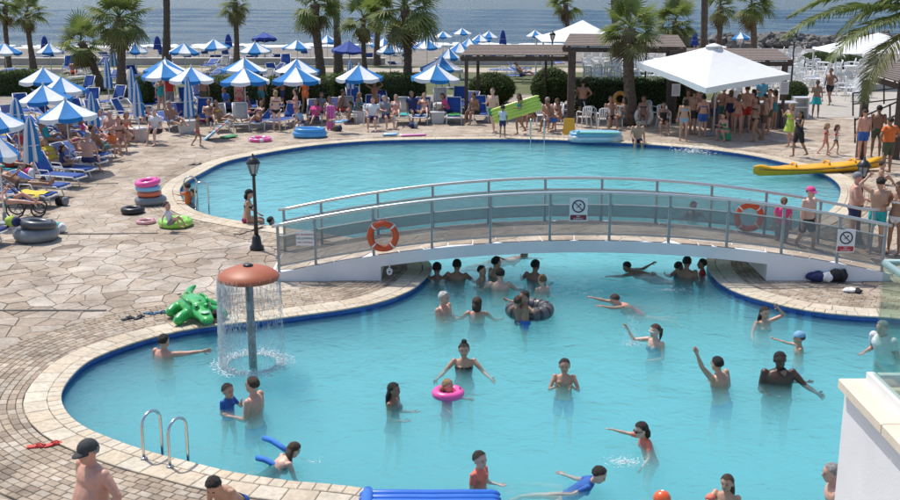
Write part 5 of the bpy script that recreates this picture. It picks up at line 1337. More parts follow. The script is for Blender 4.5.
def build_people():
    jobs = []
    for sp in QUEUE:
        J = skeleton(sp); mb = body_prims(sp, J)
        # where the figure goes
        ref = {'head': J['head'], 'hip': np.zeros(3)}.get(sp['anchor'])
        if ref is None:
            low = min(J['anL'][2], J['anR'][2])-.085*J['k']
            if sp['anchor'] == 'feet': ref = np.array([(J['anL'][0]+J['anR'][0])/2, (J['anL'][1]+J['anR'][1])/2, low])
            if sp['anchor'] == 'seat': ref = np.array([0, 0, -.115*J['k']])
        W = at(sp['px'], sp['py'], sp['z']) if sp['Y'] is None else atY(sp['px'], sp['py'], sp['Y'])
        cy, sy = math.cos(sp['yaw']), math.sin(sp['yaw'])
        org = np.array([W.x-(ref[0]*cy-ref[1]*sy), W.y-(ref[0]*sy+ref[1]*cy), W.z-ref[2]])
        sp['org'] = org; dist = W.y
        vx = (.0125 if dist < 17 else .0155 if dist < 24 else .018 if dist < 34 else .022 if dist < 44 else .027)
        ob = raw('tmp', mk('tmp', mb.V, mb.F, M_EYE)); md = ob.modifiers.new('r', 'REMESH'); md.mode = 'VOXEL'; md.voxel_size = vx*max(.7, min(1, sp['h']/1.6)); md.adaptivity = 0
        jobs.append((sp, J, ob))
    dg = bpy.context.evaluated_depsgraph_get(); dg.update()
    for sp, J, ob in jobs:
        ev = ob.evaluated_get(dg); me0 = ev.to_mesh()
        nv = len(me0.vertices); P = np.empty(nv*3); me0.vertices.foreach_get('co', P); P = P.reshape(-1, 3)
        fl = [tuple(p.vertices) for p in me0.polygons]; ed = np.array([e.vertices[:] for e in me0.edges]); ev.to_mesh_clear()
        deg = np.zeros(nv); np.add.at(deg, ed[:, 0], 1); np.add.at(deg, ed[:, 1], 1)
        for it in range(5):
            S = np.zeros_like(P); np.add.at(S, ed[:, 0], P[ed[:, 1]]); np.add.at(S, ed[:, 1], P[ed[:, 0]])
            P = P+(.45 if it % 2 == 0 else -.42)*(S/deg[:, None]-P)
        fx_ = face_and_fingers(J, sp); b = len(P)
        V = list(map(tuple, P))+[tuple(v) for v in fx_.V]; F = fl+[tuple(i+b for i in f) for f in fx_.F]; M = [0]*len(fl)+fx_.M
        me = mk('person', V, F, [skin_m(sp['skin']), M_EYE if sp['hair'][0] not in ('blond', 'white') else MATS['eye_dark'], M_LIP], True, M)
        o = raw('person', me, None, tuple(sp['org']), sp['yaw']); tag(o, sp['label'], 'person', sp['group'])
        # nearest bone and position along it
        k = J['k']; B = J['bones']; D = np.empty((nv, len(B))); Tt = np.empty((nv, len(B)))
        for i, (nm, a, c_, r) in enumerate(B):
            d = c_-a; t = np.clip((P-a) @ d/(d @ d), 0, 1); D[:, i] = np.linalg.norm(P-(a+t[:, None]*d), axis=1)/r; Tt[:, i] = t
        nb = D.argmin(1); names = [q[0] for q in B]; tt = Tt[np.arange(nv), nb]; bn = np.array([names[i][:2] for i in nb])
        s_ = (P @ J['up'])/k; fwd = (P @ J['fw'])/k
        nrm = np.zeros((nv, 3)); me.update(); tmpn = np.empty(len(me.vertices)*3); me.vertices.foreach_get('normal', tmpn); nrm = tmpn.reshape(-1, 3)[:nv]
        Fq = np.array([f if len(f) == 4 else f+(f[-1],) for f in fl])
        def cloth(mask, name, m, off, ext=None):
            Q = P+nrm*(off*k)*(1+.25*vnoise(P, 26/k, sp['px'])[:, None])
            if ext is not None: Q = ext(Q)
            fs = Fq[mask[Fq].sum(1) >= 3]
            if not len(fs): return
            us, inv = np.unique(fs, return_inverse=True); inv = inv.reshape(fs.shape)
            raw(name, mk(name, Q[us], [tuple(dict.fromkeys(f)) for f in inv.tolist()], m, True), o)
        up_ok = np.isin(bn, ['to', 'ne'])
        for w_ in sp['wear']:
            kind, cl_ = w_[0], cloth_m(w_[1])
            if kind == 'trunks': cloth((np.isin(bn, ['to']) & (s_ < .05)) | ((bn == 'th') & (tt < .62)), 'swim_trunks', cl_, .017)
            elif kind == 'shorts': cloth((np.isin(bn, ['to']) & (s_ < .06)) | ((bn == 'th') & (tt < .85)), 'shorts', cl_, .02)
            elif kind == 'briefs': cloth((np.isin(bn, ['to']) & (s_ < .02)) | ((bn == 'th') & (tt < .13) & (s_ > -.16)), 'swim_briefs', cl_, .007)
            elif kind == 'bikini': cloth((np.isin(bn, ['to']) & (s_ < .005) & (s_ > -.2)) | ((bn == 'th') & (tt < .08)), 'bikini_bottom', cl_, .007); cloth((bn == 'to') & (s_ > .315) & (s_ < (.375)), 'bikini_top', cl_, .007)
            elif kind == 'suit': cloth((np.isin(bn, ['to']) & (s_ < np.where(fwd > 0, .40, .30))) | ((bn == 'th') & (tt < .08)), 'swimsuit', cl_, .007)
            elif kind == 'tee': cloth((np.isin(bn, ['to', 'ne']) & (s_ > -.03) & (s_ < .545)) | ((bn == 'ua') & (tt < .55)), 'shirt', cl_, .016)
            elif kind == 'rash': cloth((np.isin(bn, ['to', 'ne']) & (s_ > -.0) & (s_ < .55)) | ((bn == 'ua') & (tt < .6)), 'rash_vest', cl_, .009)
            elif kind == 'vest': cloth((np.isin(bn, ['to', 'ne']) & (s_ > -.03) & (s_ < .50)), 'vest', cl_, .012)
            elif kind == 'dress':
                cloth((np.isin(bn, ['to']) & (s_ > .0) & (s_ < .45)), 'dress_top', cl_, .012)
            if kind in ('dress', 'skirt'):
                mb = MB(); V = []; F = []; n_ = 26; r_ = [(.10, .15), (0, .185), (-.15, .22), (-.34, .27)] if kind == 'dress' else [(.04, .17), (-.1, .2), (-.32, .26)]
                for zz, rad in r_:
                    for j in range(n_):
                        t = 2*math.pi*j/n_; q = rad*(1+.06*math.sin(t*7)*(.1-zz)*2.5); V.append((q*k*math.cos(t), q*k*.8*math.sin(t), zz*k))
                for i in range(len(r_)-1):
                    for j in range(n_): F.append((i*n_+j, i*n_+(j+1) % n_, (i+1)*n_+(j+1) % n_, (i+1)*n_+j))
                raw('skirt', mk('skirt', V, F, cl_, True), o)
        st = sp['hair'][1]
        if st != 'none': hair_mesh(J, sp).build('hair', hair_m(sp['hair'][0]), o, True)
        for e in sp['extra']:
            if e[0] == 'cap': cap_mesh(J).build('cap', cloth_m(e[1]), o, True)
            elif e[0] == 'swimcap': cap_mesh(J, False).build('swim_cap', cloth_m(e[1]), o, True)
            elif e[0] in ('glasses', 'goggles'):
                c, hu, hf, hr, hs = J['head'], J['hu'], J['hf'], J['hr'], J['hs']; rot = Matrix((hr, hf, hu)).transposed(); hp = lambda x, y, z: Vector(c+hr*x*hs+hf*y*hs+hu*z*hs); mb = MB()
                for sg in (-1, 1): mb.ell(hp(.034*sg, .094, .002), tuple(q*hs for q in (.026, .008, .020)), 10, 6, rot)
                mb.tube([hp(-.086, 0, .006), hp(-.06, .082, .006), hp(0, .104, .006), hp(.06, .082, .006), hp(.086, 0, .006)], .006*hs, 5); mb.build('sunglasses' if e[0] == 'glasses' else 'swim_goggles', cloth_m(e[1]), o, True)
            elif e[0] == 'bands':
                mb = MB()
                for nm in 'LR':
                    a = J['sh'+nm]*.45+J['el'+nm]*.55; d = N3(J['el'+nm]-J['sh'+nm]); mb.tube([a-d*.06*k, a-d*.04*k, a+d*.04*k, a+d*.06*k], [.05*k, .075*k, .075*k, .05*k], 10)
                mb.build('arm_bands', cloth_m(e[1]), o, True)
        bpy.data.objects.remove(ob)
W_ = WATER_Z
def swimmer(label, px, py, up=.30, **kw):
    """head at the photo position, head centre 'up' metres above the water"""
    kw.setdefault('legs', 'wade'); person(label, px, py, 'head', W_+up-.09, **kw)
# ---- near pool
swimmer('man wading at the left edge, reaching one arm to the green float', 164, 341, .33, yaw=150, skin='red', hair=('dark', 'crop'), wear=[('trunks', 'navy')], arms=('down', ((.75, -.65, .02), (.8, -.55, .12))), build=1.05)
swimmer('child in dark blue top at the pool edge behind the green float', 217, 316, .30, h=1.2, sex='c', yaw=120, skin='tan', wear=[('rash', 'navy')], arms=('fwd', 'up'))
swimmer('man seen from behind and the side, standing close to a small boy in blue', 252, 385, .50, yaw=-110, skin='red', hair=('brown', 'short'), wear=[('trunks', 'blue')], arms=('bent', 'bent'))
swimmer('small boy in a blue rash vest facing a man beside the fountain', 228, 391, .32, h=1.15, sex='c', yaw=55, skin='tan', hair=('dark', 'short'), wear=[('rash', 'blue')], arms=('face', 'bent'))
swimmer('girl with long brown hair swimming on two blue foam noodles', 294, 450, .26, h=1.45, sex='f', yaw=118, skin='fair', hair=('brown', 'long'), wear=[('suit', 'teal')], arms=('knee', 'fwd'), legs='swim', lean=(0, -.75, .55))
swimmer('girl with long wet black hair in the middle of the near pool', 394, 390, .28, h=1.55, sex='f', yaw=70, skin='brown', hair=('black', 'long'), wear=[('suit', 'black')], arms=('bent', 'bent'))
swimmer('small blond girl wearing a pink swim ring', 448, 386, .24, h=1.1, sex='c', yaw=60, skin='tan', hair=('blond', 'bob'), wear=[('suit', 'pink')], arms=('wide', 'wide'))
swimmer('woman with topknot in a black swimsuit, arms spread in the water', 464, 350, .38, h=1.65, sex='f', yaw=0, skin='tan', hair=('dark', 'bun'), wear=[('suit', 'black')], arms=('wide', 'wide'))
swimmer('woman with short brown hair seen from behind, left of the black ring', 477, 303, .30, h=1.65, sex='f', yaw=175, skin='red', hair=('brown', 'bob'), wear=[('suit', 'navy')], arms=('wide', 'wide'))
swimmer('white-haired man standing chest deep left of the bathers below the bridge', 444, 298, .36, yaw=60, skin='red', hair=('white', 'short'), wear=[('trunks', 'olive')], arms=('bent', 'cross'), build=1.15, belly=.08)
for i, (x, y, a, sx, hr_, yw, lb) in enumerate([(437, 268, .30, 'm', 'black', 180, 'dark-haired bather farthest left in the bridge shadow'), (457, 265, .38, 'm', 'black', 170, 'broad dark-haired man under the bridge, second bather from the left'), (482, 271, .30, 'c', 'dark', 60, 'child with short dark hair at the bridge shadow, facing right'), (496.5, 262.5, .40, 'm', 'black', 120, 'man with black hair directly under the bridge edge'),
                                                (500, 274, .40, 'm', 'dark', 178, 'pale-backed man seen from behind at the edge of the bridge shadow'), (535.5, 265.5, .38, 'm', 'black', 150, 'dark man near the bridge edge, right of the pale-backed man'), (542, 280, .32, 'c', 'light', -150, 'boy with light brown hair at the edge of the bridge shadow'), (524, 254.5, .12, 'f', 'brown', 90, 'swimmer low in the water directly under the bridge edge')]):
    swimmer(lb, x, y, a, h=1.74 if sx == 'm' else (1.4 if sx == 'c' else 1.6), sex=sx, yaw=yw, skin=['brown', 'deep', 'tan', 'tan', 'fair', 'brown', 'fair', 'deep'][i], hair=(hr_, 'short'), wear=[('trunks', ['black', 'navy', 'blue', 'black', 'aqua', 'navy', 'grey', 'black'][i])], arms=[('wide', 'bent'), ('wide', 'wide'), ('down', 'bent'), ('down', 'down'), ('wide', 'wide'), ('wide', 'bent'), ('bent', 'bent'), ('crawl', 'trail')][i], legs='swim' if i == 7 else 'wade', lean=(0, -1, .25) if i == 7 else (0, 0, 1))
person('small child sitting at the front of the black swim ring', 518.5, 301, 'head', W_+.42, h=1.05, sex='c', yaw=150, skin='brown', hair=('brown', 'short'), wear=[('trunks', 'navy')], arms=('wide', 'wide'), legs='recl', lean=(0, .3, 1))
person('child with dark hair leaning on the back of the black swim ring', 524, 297, 'head', W_+.50, h=1.15, sex='c', yaw=-60, skin='deep', hair=('dark', 'short'), wear=[('trunks', 'blue')], arms=('out', 'out'), legs='wade')
swimmer('boy facing the camera with hands at his mouth, centre of the near pool', 564.5, 366, .40, h=1.5, sex='c', yaw=-5, skin='tan', hair=('dark', 'short'), wear=[('trunks', 'blue')], arms=('pray', 'pray'))
swimmer('swimmer in a red top with both arms stretched out to the left', 615, 300, .18, h=1.6, sex='f', yaw=-80, skin='red', hair=('brown', 'short'), wear=[('suit', 'red')], arms=('crawl', 'crawl'), legs='swim', lean=(0, -.8, .5))
swimmer('dark-haired boy swimming leftwards below the bridge shadow', 627, 267, .20, h=1.55, yaw=-95, skin='brown', hair=('black', 'short'), wear=[('trunks', 'olive')], arms=('crawl', 'trail'), legs='swim', lean=(0, -.95, .3))
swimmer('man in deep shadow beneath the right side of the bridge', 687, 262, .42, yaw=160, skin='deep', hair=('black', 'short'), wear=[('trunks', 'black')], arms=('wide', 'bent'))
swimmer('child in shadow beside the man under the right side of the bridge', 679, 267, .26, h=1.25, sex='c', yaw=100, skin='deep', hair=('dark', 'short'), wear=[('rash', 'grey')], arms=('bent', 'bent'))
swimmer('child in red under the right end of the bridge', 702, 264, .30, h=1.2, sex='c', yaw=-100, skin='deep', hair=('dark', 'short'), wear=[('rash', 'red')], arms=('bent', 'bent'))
swimmer('bather with white sunglasses raising one arm and splashing', 655, 331, .32, h=1.66, sex='f', yaw=-55, skin='fair', hair=('brown', 'tail'), wear=[('suit', 'aqua')], arms=('bent', ((.75, -.6, -.15), (.2, -.45, .85))), extra=[('glasses', 'white')])
swimmer('man reaching one arm straight up towards the bridge', 717, 364, .42, yaw=-140, skin='tan', hair=('black', 'crop'), wear=[('trunks', 'blue')], arms=(((.55, -.15, .85), (.30, -.05, 1)), 'bent'), lean=(.12, -.1, 1))
swimmer('woman with a hand to her forehead near the right pool edge', 765, 313, .24, h=1.62, sex='f', yaw=20, skin='red', hair=('dark', 'long'), wear=[('bikini', 'black')], arms=('head', 'wide'))
swimmer('child in a light blue cap stretching an arm to the left', 799, 338, .26, h=1.35, sex='c', yaw=-100, skin='tan', hair=('brown', 'short'), wear=[('trunks', 'blue')], arms=('down', ((.6, -.8, -.1), (.4, -.9, .15))), extra=[('swimcap', 'lblue')])
swimmer('large dark-skinned man facing the camera with elbows out', 780, 360, .46, h=1.82, yaw=0, skin='dark', hair=('black', 'crop'), wear=[('trunks', 'black')], arms=('wide', 'bent'), build=1.25, belly=.06)
swimmer('child in a dark cap held in front of the large dark-skinned man', 782, 374, .22, h=1.1, sex='c', yaw=15, skin='deep', hair=('black', 'short'), wear=[('rash', 'black')], arms=('out', 'bent'))
swimmer('man in a white shirt standing in the pool behind the glass', 882, 328, .55, yaw=-60, skin='red', hair=('grey', 'short'), wear=[('tee', 'white'), ('trunks', 'blue')], arms=('down', 'bent'), lean=(0, -.3, 1), build=1.15)
swimmer('boy in a coral shirt standing beside the blue air mattress', 480, 460, .40, h=1.35, sex='c', yaw=55, skin='fair', hair=('dark', 'short'), wear=[('rash', 'coral'), ('trunks', 'grey')], arms=('bent', 'down'), hyaw=10)
swimmer('boy in a bright blue rash vest swimming away from the camera edge', 599, 475, .24, h=1.4, sex='c', yaw=75, skin='fair', hair=('dark', 'short'), wear=[('rash', 'blue')], arms=('trail', 'trail'), legs='swim', lean=(0, -.7, .6))
swimmer('girl in a coral vest and goggles with arms lifted sideways', 641, 430, .28, h=1.3, sex='c', yaw=-75, skin='fair', hair=('dark', 'bob'), wear=[('rash', 'coral')], arms=('wide', ((.5, -.7, .3), (.2, -.7, .5))), legs='float', lean=(0, -.35, 1), extra=[('goggles', 'black')])
swimmer('girl with long brown hair and flowery swimsuit at the bottom edge', 727, 483, .30, h=1.45, sex='f', yaw=-35, skin='tan', hair=('brown', 'long'), wear=[('suit', 'turq')], arms=('down', 'fwd'), extra=[('bands', 'coral')])
swimmer('grey-haired man half hidden behind the white terrace wall', 831, 473, .42, yaw=-95, skin='red', hair=('grey', 'short'), wear=[('trunks', 'grey')], arms=('bent', 'trail'), lean=(0, -.25, 1), build=1.15)
person('bather with only a dark head showing beyond the bridge rail, left', 271, 221, 'head', W_+.1, h=1.5, sex='c', yaw=120, skin='tan', hair=('black', 'short'), wear=[('trunks', 'black')], legs='wade', arms=('fwd', 'down'))
person('bather in the far pool seen through the bridge mesh', 693.5, 206, 'head', W_+.25, h=1.65, yaw=10, skin='red', hair=('brown', 'short'), wear=[('trunks', 'blue')], legs='wade', arms=('wide', 'wide'))
# ---- foreground deck
person('shirtless man with dark baseball cap walking at the lower left corner', 88, 452, 'head', 1.60, h=1.74, yaw=-40, skin='red', hair=('grey', 'short'), wear=[('trunks', 'navy')], arms=('hip', 'down'), legs='walk', build=1.16, belly=.11, extra=[('cap', 'charcoal')], nod=(0, -.1, 0))
person('shirtless dark-haired boy bending at the bottom edge near the ladder', 214, 486, 'head', .85, h=1.45, sex='c', yaw=-20, skin='tan', hair=('dark', 'short'), wear=[('trunks', 'blue')], arms=('knee', 'knee'), legs='crouch', lean=(0, -.75, .75), nod=(0, -.45, 0))
# ---- left of the far pool
person('toddler in a white top sitting on a lime green ring', 167, 206, 'head', .66, h=1.0, sex='c', yaw=75, skin='red', hair=('dark', 'short'), wear=[('tee', 'white'), ('trunks', 'grey')], arms=('back', 'back'), legs='floor', lean=(0, .25, 1))
person('woman in black bikini and pink bottoms sitting on the pool edge', 247, 222, 'seat', .035, h=1.62, sex='f', yaw=95, skin='tan', hair=('black', 'bob'), wear=[('bikini', 'black'), ('briefs', 'pink')], arms=('lap', 'down'), legs='edge', extra=[('swimcap', 'black')], lean=(0, -.12, 1))
person('child in an orange vest climbing the far pool ladder', 187, 187, 'head', .5, h=1.15, sex='c', yaw=-120, skin='tan', hair=('dark', 'short'), wear=[('rash', 'orange')], arms=('fwd', 'fwd'), legs='wade')
person('child in a light blue vest in the water at the far pool ladder', 192.5, 193, 'head', .32, h=1.2, sex='c', yaw=-70, skin='tan', hair=('dark', 'short'), wear=[('rash', 'lblue')], arms=('bent', 'fwd'), legs='wade')
person('bare toddler walking on the deck left of the far pool', 196, 147, 'feet', h=1.15, sex='c', yaw=100, skin='deep', hair=('dark', 'short'), wear=[('briefs', 'red')], arms=('bent', 'down'), legs='walk')
# ---- bridge
person('girl in a pink top standing on the right of the bridge', 784, 201.5, 'head', deckz(at(784, 270).x)+1.2, h=1.32, sex='f', yaw=170, skin='tan', hair=('light', 'tail'), wear=[('tee', 'pink'), ('shorts', 'grey')], Y=BYF-.6)
person('shirtless boy in a pink cap walking across the bridge', 811, 192, 'head', 1.5, h=1.6, yaw=35, skin='fair', hair=('brown', 'short'), wear=[('trunks', 'black')], arms=('down', 'down'), legs='walk', extra=[('cap', 'pink')], Y=BYF-.75)
# ---- right deck
person('man in navy trunks and grey cap standing behind the right lamp post', 850, 245, 'feet', h=1.74, yaw=75, skin='red', hair=('grey', 'short'), wear=[('trunks', 'navy')], arms=('lap', 'bent'), build=1.15, belly=.10, extra=[('swimcap', 'grey')])
person('man in turquoise trunks with hands at his head, right of the lamp post', 874, 253, 'feet', h=1.76, yaw=172, skin='tan', hair=('black', 'short'), wear=[('trunks', 'turq')], arms=('head', 'face'), build=1.05)
person('slim woman in a pale bikini at the right edge by the bridge', 893, 254, 'feet', h=1.68, sex='f', yaw=-45, skin='deep', hair=('dark', 'bob'), wear=[('bikini', 'white')], arms=('down', 'bent'))
person('child sitting on the deck beside the man in orange', 880, 184, 'seat', .02, h=1.25, sex='c', yaw=80, skin='tan', hair=('dark', 'short'), wear=[('trunks', 'olive')], arms=('up', 'lap'), legs='floor')
person('man in an orange shirt at the stern of the yellow kayak', 886, 173, 'feet', h=1.78, yaw=200, skin='deep', hair=('dark', 'crop'), wear=[('tee', 'orange'), ('shorts', 'olive')], arms=('hip', 'hip'), build=1.1)
person('shirtless man in blue trunks behind the yellow kayak', 861.5, 160, 'feet', h=1.75, yaw=200, skin='red', hair=('brown', 'short'), wear=[('trunks', 'blue')], arms=('down', 'down'), build=1.05)
person('dark-tanned man between the blue trunks and the orange shirt', 875, 157, 'feet', h=1.78, yaw=160, skin='brown', hair=('black', 'short'), wear=[('trunks', 'olive')], arms=('down', 'bent'))
person('small girl with red arm bands walking by the kayak', 822, 155.5, 'feet', h=1.12, sex='c', yaw=60, skin='red', hair=('blond', 'bob'), wear=[('briefs', 'coral')], arms=('bent', 'down'), legs='walk', extra=[('bands', 'red')])
person('smaller child in a white top and red arm bands behind the first', 832.5, 154.5, 'feet', h=1.02, sex='c', yaw=60, skin='tan', hair=('brown', 'bob'), wear=[('vest', 'white'), ('briefs', 'navy')], arms=('bent', 'down'), legs='walk', extra=[('bands', 'red')])
person('woman in a lime dress walking left of the yellow kayak', 791, 146, 'feet', h=1.6, sex='f', yaw=-65, skin='tan', hair=('blond', 'tail'), wear=[('suit', 'lime'), ('skirt', 'lime')], arms=('bent', 'face'), legs='walk')
person('dark-haired woman in black shorts walking left of the yellow kayak', 800, 157, 'feet', h=1.62, sex='f', yaw=-70, skin='deep', hair=('black', 'long'), wear=[('vest', 'black'), ('shorts', 'black')], arms=('face', 'down'), legs='walk2')
person('woman in a turquoise skirt on the path by the white chairs', 815, 117.5, 'feet', h=1.62, sex='f', yaw=160, skin='deep', hair=('brown', 'tail'), wear=[('bikini', 'turq'), ('skirt', 'turq')], arms=('bent', 'down'))
person('man in black trunks walking on the path by the white chairs', 830, 105, 'feet', h=1.76, yaw=-50, skin='brown', hair=('black', 'short'), wear=[('trunks', 'black')], arms=('hip', 'down'), legs='walk')
# ---- under the square parasol
for lb, x, y, h_, yw, sx, sk, hr_, we, ar, lg in [
    ('woman in pale bikini standing at the far pool edge, left under the parasol', 683, 141, 1.6, 175, 'f', 'tan', ('black', 'bob'), [('bikini', 'lblue')], ('down', 'down'), 'stand'),
    ('man in dark trunks behind the woman in the pale bikini', 692, 135, 1.76, 120, 'm', 'deep', ('dark', 'short'), [('trunks', 'black')], ('bent', 'down'), 'stand'),
    ('woman in blue swim skirt beside the parasol pole', 702, 137, 1.62, 185, 'f', 'red', ('black', 'bun'), [('bikini', 'blue'), ('trunks', 'blue')], ('lap', 'down'), 'stand'),
    ('shirtless man in dark trunks at the bar, right of the pole', 722, 130, 1.74, 180, 'm', 'red', ('brown', 'crop'), [('trunks', 'teal')], ('lap', 'lap'), 'stand'),
    ('woman in coral bikini beside the man in red trunks', 737, 135, 1.58, 150, 'f', 'red', ('light', 'bob'), [('bikini', 'coral')], ('bent', 'bent'), 'stand'),
    ('big shirtless man in bright red trunks at the bar', 745, 132, 1.84, 175, 'm', 'red', ('brown', 'crop'), [('trunks', 'red')], ('lap', 'lap'), 'stand'),
    ('tanned woman in dark bikini striding under the parasol', 757, 141, 1.7, -70, 'f', 'deep', ('brown', 'long'), [('bikini', 'black')], ('bent', 'down'), 'walk'),
    ('man behind the striding woman, in dark shade', 763, 140, 1.74, -110, 'm', 'deep', ('dark', 'short'), [('trunks', 'brown')], ('hip', 'down'), 'stand'),
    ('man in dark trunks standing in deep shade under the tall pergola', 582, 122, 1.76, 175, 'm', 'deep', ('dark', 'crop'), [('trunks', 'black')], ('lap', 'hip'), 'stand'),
    ('barman in a blue shirt behind the bar counter', 760, 118, 1.74, 10, 'm', 'deep', ('dark', 'short'), [('tee', 'aqua')], ('bent', 'bent'), 'stand'),
    ('barmaid in a white shirt behind the bar counter', 735, 119, 1.66, -10, 'f', 'tan', ('dark', 'tail'), [('tee', 'white')], ('bent', 'down'), 'stand')]:
    person(lb, x, y, 'feet', h=h_, yaw=yw, sex=sx, skin=sk, hair=hr_, wear=we, arms=ar, legs=lg, build=1.0 if sx == 'f' else 1.08)
person('woman crouching on the deck under the parasol with a green wrap', 721, 141, 'feet', h=1.6, sex='f', yaw=-60, skin='red', hair=('dark', 'bob'), wear=[('suit', 'green'), ('skirt', 'green')], arms=('pray', 'pray'), legs='crouch', lean=(0, -.35, 1))
person('man in navy trunks sitting on the far pool edge', 637, 142.5, 'seat', .035, h=1.74, yaw=0, skin='tan', hair=('dark', 'crop'), wear=[('trunks', 'navy')], arms=('down', 'lap'), legs='edge', lean=(0, -.15, 1), nod=(0, -.3, 0))
# ---- around the green air mattress
person('shirtless man in green trunks left of the green air mattress', 494, 132, 'feet', h=1.78, yaw=-30, skin='fair', hair=('brown', 'short'), wear=[('trunks', 'green')], arms=('down', 'bent'), legs='walk')
person('boy in a white shirt standing on the far pool edge', 502.5, 138, 'feet', h=1.22, sex='c', yaw=180, skin='deep', hair=('dark', 'short'), wear=[('tee', 'white'), ('trunks', 'navy')], arms=('bent', 'down'))
person('woman carrying a lime green air mattress along the far pool', 521.5, 134, 'feet', h=1.62, sex='f', yaw=-70, skin='deep', hair=('brown', 'bob'), wear=[('suit', 'turq')], arms=('bent', 'bent'), legs='walk')
# ---- standing and seated among the loungers at the back
for lb, x, y, h_, yw, sx, sk, hr_, we, ar in [
    ('woman in a black bikini seen from behind among the back loungers', 277, 131, 1.62, 178, 'f', 'fair', ('blond', 'bob'), [('bikini', 'black')], ('down', 'bent')),
    ('woman in a red bikini at the parasol right of the black bikini', 297, 129, 1.62, -80, 'f', 'red', ('dark', 'bob'), [('bikini', 'red')], ('bent', 'bent')),
    ('blond woman in a pink bikini by the parasol pole', 240, 117, 1.62, 40, 'f', 'red', ('blond', 'tail'), [('bikini', 'pink')], ('bent', 'down')),
    ('tanned man in the shade behind the woman in pink bikini', 262, 112, 1.74, 150, 'm', 'deep', ('dark', 'crop'), [('trunks', 'teal')], ('down', 'down')),
    ('woman in a turquoise swimsuit by the second parasol pole', 162, 113, 1.6, 20, 'f', 'red', ('brown', 'bob'), [('suit', 'turq')], ('bent', 'down')),
    ('man in a red shirt beneath the back parasols', 171, 113, 1.72, 0, 'm', 'red', ('grey', 'short'), [('tee', 'red'), ('shorts', 'grey')], ('down', 'down')),
    ('woman in orange lifting her arms behind the sunbathers near the big palm', 375, 118, 1.6, 0, 'f', 'deep', ('red', 'bob'), [('bikini', 'orange')], ('head', 'head'))]:
    person(lb, x, y, 'feet', h=h_, yaw=yw, sex=sx, skin=sk, hair=hr_, wear=we, arms=ar)
def sitter(lb, px, py, zs=.44, **kw):
    kw.setdefault('legs', 'sit'); person(lb, px, py, 'seat', zs, **kw)
